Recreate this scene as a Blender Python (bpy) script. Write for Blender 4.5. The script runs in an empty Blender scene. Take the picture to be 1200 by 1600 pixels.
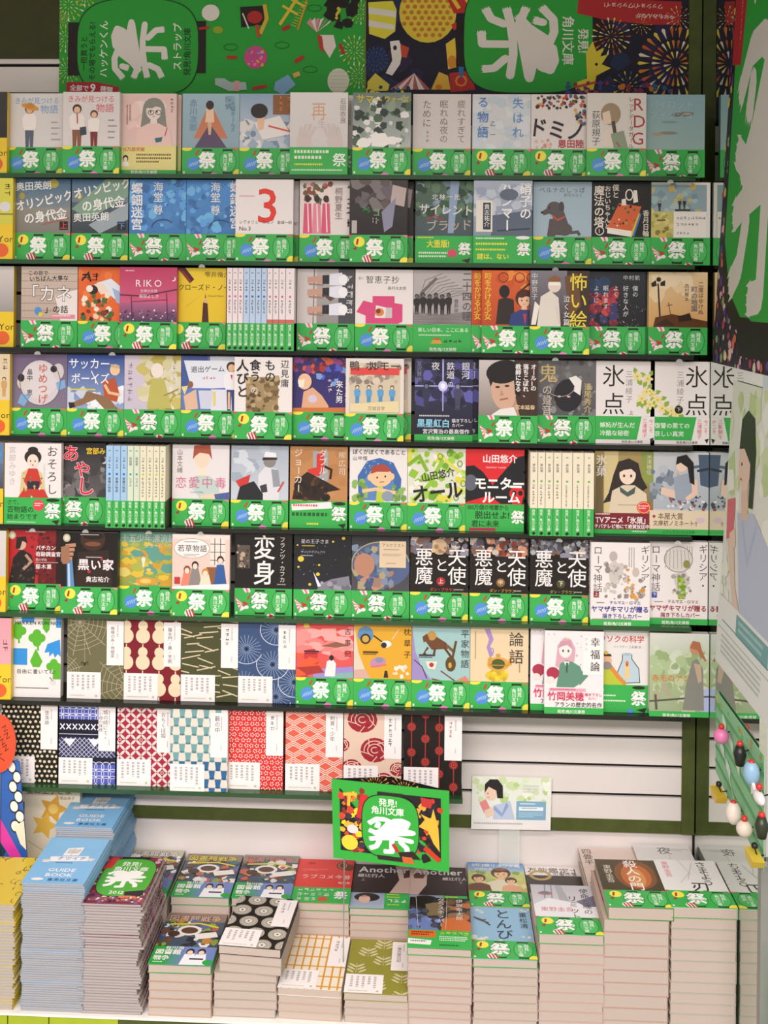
import bpy, math, random
from mathutils import Matrix, Vector
from mathutils.geometry import delaunay_2d_cdt

# ------------------------------------------------------------------ camera, light, exposure
SC = bpy.context.scene
COL = SC.collection
F = 1700.0                    # focal length in pixels of the 1200 x 1600 frame
PX, PY = 600.0, 457.0         # principal point (level camera, lens shifted down)
EYE = Vector((0.0, -2.05, 1.55))
YAW, ROLL = math.radians(2.4), math.radians(0.55)
_r0 = Vector((math.cos(YAW), math.sin(YAW), 0)); _u0 = Vector((0, 0, 1)); FWD = Vector((-math.sin(YAW), math.cos(YAW), 0))
RGT = _r0 * math.cos(ROLL) + _u0 * math.sin(ROLL)
UPV = _u0 * math.cos(ROLL) - _r0 * math.sin(ROLL)
cd = bpy.data.cameras.new('camera'); cam = bpy.data.objects.new('camera', cd); COL.objects.link(cam)
cd.sensor_width = 36.0; cd.lens = F / 1600.0 * 36.0; cd.shift_y = -(800.0 - PY) / 1600.0
cd.clip_start = 0.01
m = Matrix.Identity(4)
for i in range(3):
    m[i][0], m[i][1], m[i][2], m[i][3] = RGT[i], UPV[i], -FWD[i], EYE[i]
cam.matrix_world = m
SC.camera = cam
SC.view_settings.view_transform = 'Standard'; SC.view_settings.look = 'None'
SC.view_settings.exposure = 0.56; SC.view_settings.gamma = 1.0; SC.view_settings.use_curve_mapping = False
wd = bpy.data.worlds.new('shop_air'); SC.world = wd; wd.use_nodes = True
wd.node_tree.nodes['Background'].inputs[0].default_value = (1.0, 0.95, 0.95, 1); wd.node_tree.nodes['Background'].inputs[1].default_value = 0.42

def lamp(name, loc, sx, sy, power, col=(1.0, 0.905, 0.91), rot=(0, 0, 0), spread=180):
    l = bpy.data.lights.new(name, 'AREA'); l.shape = 'RECTANGLE'; l.size = sx; l.size_y = sy; l.energy = power; l.color = col; l.spread = math.radians(spread)
    o = bpy.data.objects.new(name, l); COL.objects.link(o); o.location = loc; o.rotation_euler = rot
lamp('ceiling_tube_light', (-0.4, -2.2, 2.9), 3.2, 0.5, 38, spread=140)
lamp('ceiling_tube_light', (-0.4, -4.0, 2.9), 3.6, 0.6, 235, spread=152)

def ray(px, py):
    return FWD + RGT * ((px - PX) / F) + UPV * ((PY - py) / F)
def on_y(px, py, Y):          # the point of the plane y = Y seen at a pixel of the photograph
    d = ray(px, py); return EYE + d * ((Y - EYE.y) / d.y)
def on_x(px, py, X):
    d = ray(px, py); return EYE + d * ((X - EYE.x) / d.x)
def on_z(px, py, Z):
    d = ray(px, py); return EYE + d * ((Z - EYE.z) / d.z)

# ------------------------------------------------------------------ materials
def lin(c):
    return c / 12.92 if c <= 0.04045 else ((c + 0.055) / 1.055) ** 2.4
_hx = {}
def hx(h):
    if h not in _hx:
        _hx[h] = tuple(lin(int(h[i:i + 2], 16) / 255) for i in (0, 2, 4)) + (1.0,)
    return _hx[h]

def material(name, col=None, rough=0.5, spec=0.5, metal=0.0, noise=0.0, nscale=30.0, stripes=None, alpha=None, trans=0.0, attr=False):
    mt = bpy.data.materials.new(name); mt.use_nodes = True
    nt = mt.node_tree; b = nt.nodes['Principled BSDF']
    b.inputs['Roughness'].default_value = rough; b.inputs['Specular IOR Level'].default_value = spec
    b.inputs['Metallic'].default_value = metal
    if trans: b.inputs['Transmission Weight'].default_value = trans
    if alpha is not None: b.inputs['Alpha'].default_value = alpha
    out = None
    if attr:
        n = nt.nodes.new('ShaderNodeAttribute'); n.attribute_name = 'ink'; out = n.outputs['Color']
    else:
        n = nt.nodes.new('ShaderNodeRGB'); n.outputs[0].default_value = hx(col); out = n.outputs[0]
    tc = nt.nodes.new('ShaderNodeTexCoord')
    if noise:
        tn = nt.nodes.new('ShaderNodeTexNoise'); tn.inputs['Scale'].default_value = nscale; tn.inputs['Detail'].default_value = 4
        nt.links.new(tc.outputs['Object'], tn.inputs['Vector'])
        mr = nt.nodes.new('ShaderNodeMapRange'); mr.inputs[1].default_value = 0.3; mr.inputs[2].default_value = 0.7
        mr.inputs[3].default_value = 1 - noise; mr.inputs[4].default_value = 1 + noise * 0.5
        nt.links.new(tn.outputs['Fac'], mr.inputs[0])
        mx = nt.nodes.new('ShaderNodeVectorMath'); mx.operation = 'SCALE'
        nt.links.new(out, mx.inputs[0]); nt.links.new(mr.outputs[0], mx.inputs['Scale']); out = mx.outputs[0]
    if stripes:               # sheets of paper: fine lines across the thickness (object y)
        sp = nt.nodes.new('ShaderNodeSeparateXYZ'); nt.links.new(tc.outputs['Object'], sp.inputs[0])
        cb = nt.nodes.new('ShaderNodeCombineXYZ'); sc_ = nt.nodes.new('ShaderNodeMath'); sc_.operation = 'MULTIPLY'; sc_.inputs[1].default_value = stripes
        nt.links.new(sp.outputs['Y'], sc_.inputs[0]); nt.links.new(sc_.outputs[0], cb.inputs[1])
        t2 = nt.nodes.new('ShaderNodeTexNoise'); t2.inputs['Scale'].default_value = 1.0; t2.inputs['Detail'].default_value = 2
        nt.links.new(cb.outputs[0], t2.inputs['Vector'])
        m2 = nt.nodes.new('ShaderNodeMapRange'); m2.inputs[1].default_value = 0.3; m2.inputs[2].default_value = 0.7
        m2.inputs[3].default_value = 0.88; m2.inputs[4].default_value = 1.04; nt.links.new(t2.outputs['Fac'], m2.inputs[0])
        x2 = nt.nodes.new('ShaderNodeVectorMath'); x2.operation = 'SCALE'
        nt.links.new(out, x2.inputs[0]); nt.links.new(m2.outputs[0], x2.inputs['Scale']); out = x2.outputs[0]
    nt.links.new(out, b.inputs['Base Color'])
    return mt
INK = material('printed_laminate', attr=True, rough=0.34, spec=0.45)
MATTE = material('printed_paper', attr=True, rough=0.6, spec=0.3)
PAGE = material('cream_page_edge', 'b8ab9f', 0.85, 0.2, stripes=2600.0)
GREYPAGE = material('grey_page_edge', 'aaa5a2', 0.85, 0.2, stripes=2600.0)
SLAT = material('white_slat_board', 'dcd6d0', 0.45, 0.4, noise=0.05, nscale=6)
GROOVE = material('black_groove', '14110f', 0.6, 0.2, noise=0.1)
OLIVE = material('olive_wood', '4b5526', 0.55, 0.3, noise=0.18, nscale=40)
DARKOLIVE = material('dark_olive_board', '3a3c1c', 0.6, 0.3, noise=0.15, nscale=30)
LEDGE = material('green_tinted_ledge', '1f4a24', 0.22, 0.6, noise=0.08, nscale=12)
SHADELEDGE = material('shade_darkened_ledge', '12170f', 0.25, 0.5, noise=0.08, nscale=12)  # copy of the ledge material with shade put into its colour
MIRROR = material('mirror_glass', 'cfd8d0', 0.015, 0.5, 1.0, noise=0.01)
POST = material('grey_metal_post', '8b8f88', 0.35, 0.5, 0.3, noise=0.06)
WHITE = material('white_plastic', 'e6e2da', 0.4, 0.4, noise=0.03)
LIME = material('lime_panel', '9dae2a', 0.5, 0.4, noise=0.08)
FLOOR = material('shop_floor', '8d897c', 0.35, 0.4, noise=0.1)
CLEAR = material('clear_acrylic', 'e9efea', 0.08, 0.5, alpha=0.28)
GREENFILM = material('green_clear_film', '4fb56a', 0.2, 0.5, alpha=0.72, noise=0.05)

# ------------------------------------------------------------------ mesh helpers
def tag(o, label=None, cat=None, group=None, kind=None):
    for k, v in (('label', label), ('category', cat), ('group', group), ('kind', kind)):
        if v: o[k] = v
    return o
def link(name, me, parent=None):
    o = bpy.data.objects.new(name, me); COL.objects.link(o)
    if parent: o.parent = parent
    return o
def empty(name, loc=(0, 0, 0), rot=(0, 0, 0)):
    o = bpy.data.objects.new(name, None); COL.objects.link(o); o.location = loc; o.rotation_euler = rot
    o.empty_display_size = 0.02
    return o
class MB:
    def __init__(s): s.v, s.f, s.mi = [], [], []
    def add(s, vs, fs, mi=0):
        b = len(s.v); s.v += [tuple(v) for v in vs]; s.f += [tuple(i + b for i in f) for f in fs]; s.mi += [mi] * len(fs); return s
    def box(s, a, b, mi=0):
        x0, y0, z0 = a; x1, y1, z1 = b
        return s.add([(x0, y0, z0), (x1, y0, z0), (x1, y1, z0), (x0, y1, z0), (x0, y0, z1), (x1, y0, z1), (x1, y1, z1), (x0, y1, z1)],
                     [(0, 3, 2, 1), (4, 5, 6, 7), (0, 1, 5, 4), (1, 2, 6, 5), (2, 3, 7, 6), (3, 0, 4, 7)], mi)
    def tube(s, pts, r, n=8, mi=0, closed_caps=True):
        pts = [Vector(p) for p in pts]; rings = []; rr = r if isinstance(r, (list, tuple)) else [r] * len(pts)
        for i, p in enumerate(pts):
            t = (pts[min(i + 1, len(pts) - 1)] - pts[max(i - 1, 0)]).normalized()
            a = t.cross(Vector((0, 0, 1)) if abs(t.z) < 0.9 else Vector((1, 0, 0))).normalized(); b = t.cross(a)
            rings.append([p + (a * math.cos(2 * math.pi * k / n) + b * math.sin(2 * math.pi * k / n)) * rr[i] for k in range(n)])
        vs = [v for r_ in rings for v in r_]; fs = []
        for i in range(len(pts) - 1):
            for k in range(n):
                k2 = (k + 1) % n; fs.append((i * n + k, i * n + k2, (i + 1) * n + k2, (i + 1) * n + k))
        if closed_caps: fs += [tuple(range(n))[::-1], tuple((len(pts) - 1) * n + k for k in range(n))]
        return s.add(vs, fs, mi)
    def ball(s, c, rx, ry=None, rz=None, n=14, m_=9, mi=0):
        ry = ry or rx; rz = rz or rx; c = Vector(c); vs = [c + Vector((0, 0, rz))]; fs = []
        for i in range(1, m_):
            t = math.pi * i / m_
            for k in range(n):
                p = 2 * math.pi * k / n; vs.append(c + Vector((rx * math.sin(t) * math.cos(p), ry * math.sin(t) * math.sin(p), rz * math.cos(t))))
        vs.append(c - Vector((0, 0, rz)))
        for k in range(n): fs.append((0, 1 + k, 1 + (k + 1) % n))
        for i in range(m_ - 2):
            for k in range(n):
                a = 1 + i * n + k; b = 1 + i * n + (k + 1) % n; fs.append((a, a + n, b + n, b))
        l = len(vs) - 1; o_ = 1 + (m_ - 2) * n
        for k in range(n): fs.append((l, o_ + (k + 1) % n, o_ + k))
        return s.add(vs, fs, mi)
    def prism(s, outline, axis_a, axis_b, mi=0):
        """closed outline of 3-D points swept from axis_a to axis_b (offsets)"""
        n = len(outline); A, B = Vector(axis_a), Vector(axis_b)
        vs = [Vector(p) + A for p in outline] + [Vector(p) + B for p in outline]
        fs = [(i, (i + 1) % n, (i + 1) % n + n, i + n) for i in range(n)] + [tuple(range(n))[::-1], tuple(range(n, 2 * n))]
        return s.add(vs, fs, mi)
    def mesh(s, name, mats, ink=None, smooth=False):
        me = bpy.data.meshes.new(name); me.from_pydata(s.v, [], s.f); me.update()
        for mt in mats: me.materials.append(mt)
        if len(mats) > 1: me.polygons.foreach_set('material_index', s.mi)
        if ink:
            at = me.color_attributes.new('ink', 'FLOAT_COLOR', 'CORNER'); c = hx(ink); at.data.foreach_set('color', list(c) * len(me.loops))
        if smooth: me.polygons.foreach_set('use_smooth', [True] * len(me.polygons))
        return me
    def obj(s, name, mats, parent=None, ink=None, smooth=False):
        return link(name, s.mesh(name, mats if isinstance(mats, (list, tuple)) else [mats], ink, smooth), parent)

# ------------------------------------------------------------------ lettering
_gl = {}
def union(polys):
    V, Fc = [], []
    for q in polys:
        ar = sum(q[i - 1][0] * q[i][1] - q[i][0] * q[i - 1][1] for i in range(len(q)))
        if abs(ar) < 1e-7: continue
        if ar < 0: q = q[::-1]
        Fc.append(list(range(len(V), len(V) + len(q)))); V += [Vector((x, y)) for x, y in q]
    r = delaunay_2d_cdt(V, [], Fc, 1, 1e-5)
    return [[(r[0][i].x, r[0][i].y) for i in f] for f in r[2]]
def glyph(ch, bold):
    k = (ch, bold)
    if k not in _gl:
        c = bpy.data.curves.new('t', 'FONT'); c.body = ch; c.size = 1; c.resolution_u = 2
        o = bpy.data.objects.new('t', c); COL.objects.link(o); bpy.context.view_layer.update()
        ev = o.evaluated_get(bpy.context.evaluated_depsgraph_get()); me = ev.to_mesh()
        V = [(v.co.x, -v.co.y) for v in me.vertices]; Q = []
        for p in me.polygons:
            q = list(p.vertices)
            if sum(V[q[i - 1]][0] * V[q[i]][1] - V[q[i]][0] * V[q[i - 1]][1] for i in range(len(q))) < 0: q.reverse()
            Q.append(q)
        if bold:                                     # push the outline outwards for a heavier weight
            E = {(q[i - 1], q[i]) for q in Q for i in range(len(q))}; N = {}
            for i, j in E:
                if (j, i) in E: continue
                dx, dy = V[j][0] - V[i][0], V[j][1] - V[i][1]; d = math.hypot(dx, dy) or 1
                for n in (i, j): N.setdefault(n, []).append((dy / d, -dx / d))
            for n, l in N.items():
                mx, my = sum(t[0] for t in l), sum(t[1] for t in l); mm = max((mx * mx + my * my) / len(l), .7); V[n] = (V[n][0] + bold * .6 * mx / mm, V[n][1] + bold * .6 * my / mm)
        ps = [[V[i] for i in q] for q in Q]
        xs = [v.co.x for v in me.vertices]
        wide = ord(ch) > 0x2000
        adv = 1.0 if wide else ((max(xs) + 0.07) if xs else 0.3)
        ev.to_mesh_clear(); bpy.data.objects.remove(o); bpy.data.curves.remove(c)
        _gl[k] = (ps, adv)
    return _gl[k]

MATSURI = [[(305, 28), (390, 15), (455, 40), (435, 90), (360, 145)], [(510, 160), (410, 140), (280, 50), (200, 20), (115, 25), (50, 80)],
           [(500, 165), (350, 190), (150, 225), (55, 190)], [(250, 60), (170, 165), (105, 220)], [(135, 85), (125, 118)],
           [(490, 272), (350, 255), (250, 258), (130, 275), (60, 292)], [(280, 290), (278, 435), (215, 440)],
           [(375, 300), (440, 365), (445, 412)], [(145, 310), (110, 385), (60, 410)]]

_br = {}
def brush(fat):
    """the brushed character as one flat outline without overlaps"""
    if fat in _br: return _br[fat]
    out = []
    for st in MATSURI:
        P = [(u + 10, v + 20) for u, v in st]; h_ = fat / 2
        for i, ((x0, y0), (x1, y1)) in enumerate(zip(P, P[1:])):
            dd = math.hypot(x1 - x0, y1 - y0); nx, ny = -(y1 - y0) / dd * h_, (x1 - x0) / dd * h_
            out.append([(x0 + nx, y0 + ny), (x1 + nx, y1 + ny), (x1 - nx, y1 - ny), (x0 - nx, y0 - ny)])
        for q in P: out.append([(q[0] + h_ * math.cos(j * math.pi / 4), q[1] + h_ * math.sin(j * math.pi / 4)) for j in range(8)])
        (x0, y0), (x1, y1) = P[-2], P[-1]; dd = math.hypot(x1 - x0, y1 - y0); dx, dy = (x1 - x0) / dd, (y1 - y0) / dd
        for j in (-0.8, -0.25, 0.3, 0.85):               # frayed brush ends
            bx, by = x1 - dy * h_ * j, y1 + dx * h_ * j
            out.append([(bx - dy * 8, by + dx * 8), (bx + dx * h_ * 1.25, by + dy * h_ * 1.25), (bx + dy * 8, by - dx * 8)])
    _br[fat] = union(out)
    return _br[fat]

class Art:
    """Flat printing in layers. Coordinates: u to the right, v downwards, over a W x H field, clipped to it."""
    def __init__(s, W, H, seed=1):
        s.W, s.H = W, H; s.ops = []; s.m = (1, 0, 0, 0, 1, 0); s.rnd = random.Random(seed)
    def T(s, ox=0, oy=0, rot=0, k=1.0, ky=None):
        c, n = math.cos(math.radians(rot)), math.sin(math.radians(rot)); ky = ky or k
        s.m = (c * k, -n * ky, ox, n * k, c * ky, oy); return s
    def put(s, polys, col):
        a, b, c, d, e, f = s.m; out = []
        for p in polys:
            q = [(a * x + b * y + c, d * x + e * y + f) for x, y in p]
            xs = [t[0] for t in q]; ys = [t[1] for t in q]
            if max(xs) < 0 or min(xs) > s.W or max(ys) < 0 or min(ys) > s.H: continue
            if min(xs) < 0 or max(xs) > s.W or min(ys) < 0 or max(ys) > s.H:
                q = clip(q, s.W, s.H)
                if len(q) < 3: continue
            out.append(q)
        if out: s.ops.append((out, col))
        return s
    def r(s, x0, y0, x1, y1, c): return s.put([[(x0, y0), (x1, y0), (x1, y1), (x0, y1)]], c)
    def g(s, x0, y0, x1, y1, c0, c1, h=False):
        A, B = hx(c0), hx(c1)
        f = (lambda u, v: (u - x0) / (x1 - x0)) if h else (lambda u, v: (v - y0) / (y1 - y0))
        col = lambda u, v: tuple(A[i] + (B[i] - A[i]) * min(1, max(0, f(u, v))) for i in range(4))
        return s.put([[(x0, y0), (x1, y0), (x1, y1), (x0, y1)]], col)
    def e(s, cx, cy, rx, ry, c, n=18, rot=0):
        co, si = math.cos(math.radians(rot)), math.sin(math.radians(rot)); q = []
        for k in range(n):
            t = 2 * math.pi * k / n; x, y = rx * math.cos(t), ry * math.sin(t); q.append((cx + co * x - si * y, cy + si * x + co * y))
        return s.put([q], c)
    def se(s, cx, cy, rx, ry, c, k=.62, n=44):
        f = lambda t: math.copysign(abs(t) ** k, t)
        return s.put([[(cx + rx * f(math.cos(6.28318 * i / n)), cy + ry * f(math.sin(6.28318 * i / n))) for i in range(n)]], c)
    def p(s, c, *a): return s.put([[(a[i], a[i + 1]) for i in range(0, len(a), 2)]], c)
    def l(s, c, w, *a):
        P = [(a[i], a[i + 1]) for i in range(0, len(a), 2)]; h = w / 2; L, R_, out = [], [], []
        n = len(P)
        for i in range(n):
            x0, y0 = P[max(i - 1, 0)]; x1, y1 = P[i]; x2, y2 = P[min(i + 1, n - 1)]
            d1 = math.hypot(x1 - x0, y1 - y0); d2 = math.hypot(x2 - x1, y2 - y1)
            n1 = (-(y1 - y0) / d1, (x1 - x0) / d1) if d1 > 1e-9 else None; n2 = (-(y2 - y1) / d2, (x2 - x1) / d2) if d2 > 1e-9 else None
            n1 = n1 or n2 or (0, 1); n2 = n2 or n1
            mx, my = n1[0] + n2[0], n1[1] + n2[1]; mm = max(mx * mx + my * my, .8); k = 2 * h / mm
            L.append((x1 + mx * k, y1 + my * k)); R_.append((x1 - mx * k, y1 - my * k))
        for i in range(n - 1): out.append([L[i], L[i + 1], R_[i + 1], R_[i]])
        return s.put(out, c)
    def ring(s, cx, cy, rx, ry, w, c, a0=0, a1=360, n=24):
        q = []
        for k in range(n + 1):
            t = math.radians(a0 + (a1 - a0) * k / n); q += [cx + rx * math.cos(t), cy + ry * math.sin(t)]
        return s.l(c, w, *q)
    def rays(s, cx, cy, r0, r1, n, w, cols):
        for k in range(n):
            t = 2 * math.pi * k / n; x, y = math.cos(t), math.sin(t)
            s.p(cols[k % len(cols)], cx + r0 * x, cy + r0 * y, cx + r1 * x - w * y, cy + r1 * y + w * x, cx + (r1 + w) * x, cy + (r1 + w) * y, cx + r1 * x + w * y, cy + r1 * y - w * x)
        return s
    def t(s, txt, x, y, sz, c, b=0, rot=0, kx=1.0, sh=0, vert=False, lead=1.0):
        polys = []; cx = cy = 0.0; co, si = math.cos(math.radians(rot)), math.sin(math.radians(rot))
        for ch in txt:
            if ch == '\n':
                if vert: cx -= sz * 1.1; cy = 0
                else: cx = 0; cy += sz * 1.15
                continue
            ps, adv = glyph(ch, b) if ch != ' ' else ([], 0.32)
            turn = vert and ch in 'ー〜・!…' and ch == 'ー'
            for pl in ps:
                q = []
                for gx, gy in pl:
                    yy = gy + 0.86
                    if turn: gx, yy = 1 - yy + 0.02, gx
                    X, Y = cx + (gx + sh * (1 - yy)) * sz * kx, cy + yy * sz
                    q.append((x + co * X - si * Y, y + si * X + co * Y))
                polys.append(q)
            if vert: cy += (sz if adv > 0.9 else sz * 0.85) * lead
            else: cx += adv * sz * kx * lead
        return s.put(polys, c)
    def v(s, txt, x, y, sz, c, **k): return s.t(txt, x, y, sz, c, vert=True, **k)
    def sc(s, n, x, y, sz, c, vert=True, lead=1.05):     # lettering too small or blurred to read in the photograph
        R = s.rnd; out = []
        for i in range(n):
            X, Y = (x, y + i * sz * lead) if vert else (x + i * sz * lead, y); w = sz * .09
            for j in range(R.randint(2, 3)):
                yy = Y + sz * R.uniform(.12, .85); xa = X + sz * R.uniform(.05, .25); xb = X + sz * R.uniform(.7, .95); out.append([(xa, yy), (xb, yy), (xb, yy + w), (xa, yy + w)])
            for j in range(2):
                xx = X + sz * R.uniform(.2, .8); ya = Y + sz * R.uniform(.08, .3); yb = Y + sz * R.uniform(.65, .95); out.append([(xx, ya), (xx + w, ya), (xx + w, yb), (xx, yb)])
        return s.put(out, c)
    def tx(s, x, y, w, h, c, n=3):                      # rows of tiny print
        out = []; st = h / n; hh = st * 0.5
        for i in range(n):
            X = x; e = x + w * (s.rnd.uniform(0.6, 1) if i == n - 1 else 1)
            while X < e:
                d = s.rnd.uniform(0.5, 1.1) * hh; out.append([(X, y + i * st), (min(e, X + d), y + i * st), (min(e, X + d), y + i * st + hh), (X, y + i * st + hh)]); X += d + hh * 0.35
        return s.put(out, c)
    def tv(s, x, y, w, h, c, n=2):                      # columns of tiny print
        out = []; st = w / n; ww = st * 0.45
        for i in range(n):
            Y = y; e = y + h * s.rnd.uniform(0.65, 1)
            while Y < e:
                d = s.rnd.uniform(0.5, 1.1) * ww; out.append([(x + i * st, Y), (x + i * st + ww, Y), (x + i * st + ww, min(e, Y + d)), (x + i * st, min(e, Y + d))]); Y += d + ww * 0.4
        return s.put(out, c)
    def spk(s, x0, y0, x1, y1, cols, n, r0, r1, asp=1.0):  # scattered blots
        R = s.rnd
        for i in range(n):
            r = R.uniform(r0, r1); cx, cy = R.uniform(x0, x1), R.uniform(y0, y1); k = R.randint(4, 7); a0 = R.uniform(0, 6)
            s.put([[(cx + r * asp * R.uniform(0.6, 1) * math.cos(a0 + 6.283 * j / k), cy + r * R.uniform(0.6, 1) * math.sin(a0 + 6.283 * j / k)) for j in range(k)]], R.choice(cols))
        return s
    def fest(s, x, y, w, h, c, fat=56, rot=0):           # the brushed festival character
        if fat >= 66: return s.t('祭', x - w * .08, y - h * .1, w * 1.14, c, b=.062)
        keep = s.m
        k, ky = w / 560.0, h / 500.0
        a, b, cc, d, e, f = keep; co, si = math.cos(math.radians(rot)), math.sin(math.radians(rot))
        L = (co * k, -si * ky, x, si * k, co * ky, y)
        s.m = (a * L[0] + b * L[3], a * L[1] + b * L[4], a * L[2] + b * L[5] + cc, d * L[0] + e * L[3], d * L[1] + e * L[4], d * L[2] + e * L[5] + f)
        s.put(brush(fat), c); s.m = keep; return s
    def man(s, cx, top, h, cloth, skin='e8c6a8', hair='2a1f1a', low=None, wide=1.0):  # a small standing printed figure
        r = h * 0.095; low = low or cloth
        s.p(skin, cx - r * .4, top + r * 1.6, cx + r * .4, top + r * 1.6, cx + r * .5, top + h * .25, cx - r * .5, top + h * .25)
        s.e(cx, top + r, r * 1.08, r * 1.1, hair); s.e(cx, top + r * 1.25, r * .75, r * .8, skin)
        w = r * 1.7 * wide
        s.p(cloth, cx - w * .6, top + h * .2, cx + w * .6, top + h * .2, cx + w, top + h * .28, cx + w * .9, top + h * .5, cx + w * .6, top + h * .58, cx - w * .6, top + h * .58, cx - w * .9, top + h * .5, cx - w, top + h * .28)
        s.p(low, cx - w * .6, top + h * .56, cx + w * .6, top + h * .56, cx + w * .5, top + h, cx + w * .1, top + h, cx, top + h * .65, cx - w * .1, top + h, cx - w * .5, top + h)
        return s
    def bust(s, cx, top, h, cloth, skin='ecd0b8', hair='33241c', long=False, face=True):
        r = h * 0.2
        if long: s.p(hair, cx - r * 1.15, top + r, cx + r * 1.15, top + r, cx + r * 1.5, top + h * .8, cx - r * 1.5, top + h * .8)
        s.e(cx, top + r, r * 1.15, r * 1.15, hair)
        s.p(skin, cx - r * .3, top + r * 1.8, cx + r * .3, top + r * 1.8, cx + r * .4, top + h * .56, cx - r * .4, top + h * .56)
        s.p(cloth, cx - r * .5, top + h * .5, cx + r * .5, top + h * .5, cx + r * 1.7, top + h * .62, cx + r * 2, top + h, cx - r * 2, top + h, cx - r * 1.7, top + h * .62)
        s.e(cx, top + r * 1.25, r * .8, r * .92, skin)
        s.p(hair, cx - r * .85, top + r * .9, cx - r * .5, top + r * .35, cx + r * .5, top + r * .35, cx + r * .85, top + r * .9, cx + r * .2, top + r * .75, cx - r * .2, top + r * .95)
        if face:
            for q in (-.33, .33): s.e(cx + q * r, top + r * 1.3, r * .09, r * .13, '2a2320', 8)
            s.l('b06a5a', r * .07, cx - r * .15, top + r * 1.78, cx + r * .15, top + r * 1.78)
        return s
    def faces(s, mp, lift, total):
        """(verts, faces, colours) through mp(u, v, height); every layer lies a hair above the last"""
        vs, fs, cs = [], [], []; st = min(0.00006, total / max(1, len(s.ops)))
        for i, (polys, col) in enumerate(s.ops):
            h = lift + st * (i + 1)
            for q in polys:
                b = len(vs); vs += [mp(u, v, h) for u, v in q]; fs.append(tuple(range(b, b + len(q))))
                cs += [col(u, v) for u, v in q] if callable(col) else [hx(col)] * len(q)
        return vs, fs, cs

def clip(q, W, H):
    for ax, lim, sg in ((0, 0, 1), (0, W, -1), (1, 0, 1), (1, H, -1)):
        out = []
        for i in range(len(q)):
            a, b = q[i - 1], q[i]; ia, ib = sg * (a[ax] - lim) >= 0, sg * (b[ax] - lim) >= 0
            if ia != ib:
                t = (lim - a[ax]) / (b[ax] - a[ax]); out.append((a[0] + t * (b[0] - a[0]), a[1] + t * (b[1] - a[1])))
            if ib: out.append(b)
        q = out
        if len(q) < 3: return []
    return q

def inked(name, mb, base, arts, mat=None, parent=None, link_it=True):
    """one mesh: the solid MB in colour base, with printed fields on it. arts: [(Art, map, lift, total)]"""
    vs = list(mb.v); fs = list(mb.f); cs = []
    for f in fs: cs += [hx(base)] * len(f)
    for art, mp, lift, total in arts:
        v, f, c = art.faces(mp, lift, total); b = len(vs)
        vs += v; fs += [tuple(i + b for i in q) for q in f]; cs += c
    me = bpy.data.meshes.new(name); me.from_pydata(vs, [], fs)
    me.materials.append(mat or INK)
    at = me.color_attributes.new('ink', 'FLOAT_COLOR', 'CORNER')
    at.data.foreach_set('color', [x for c in cs for x in c])
    me.update()
    return link(name, me, parent) if link_it else me

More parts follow.
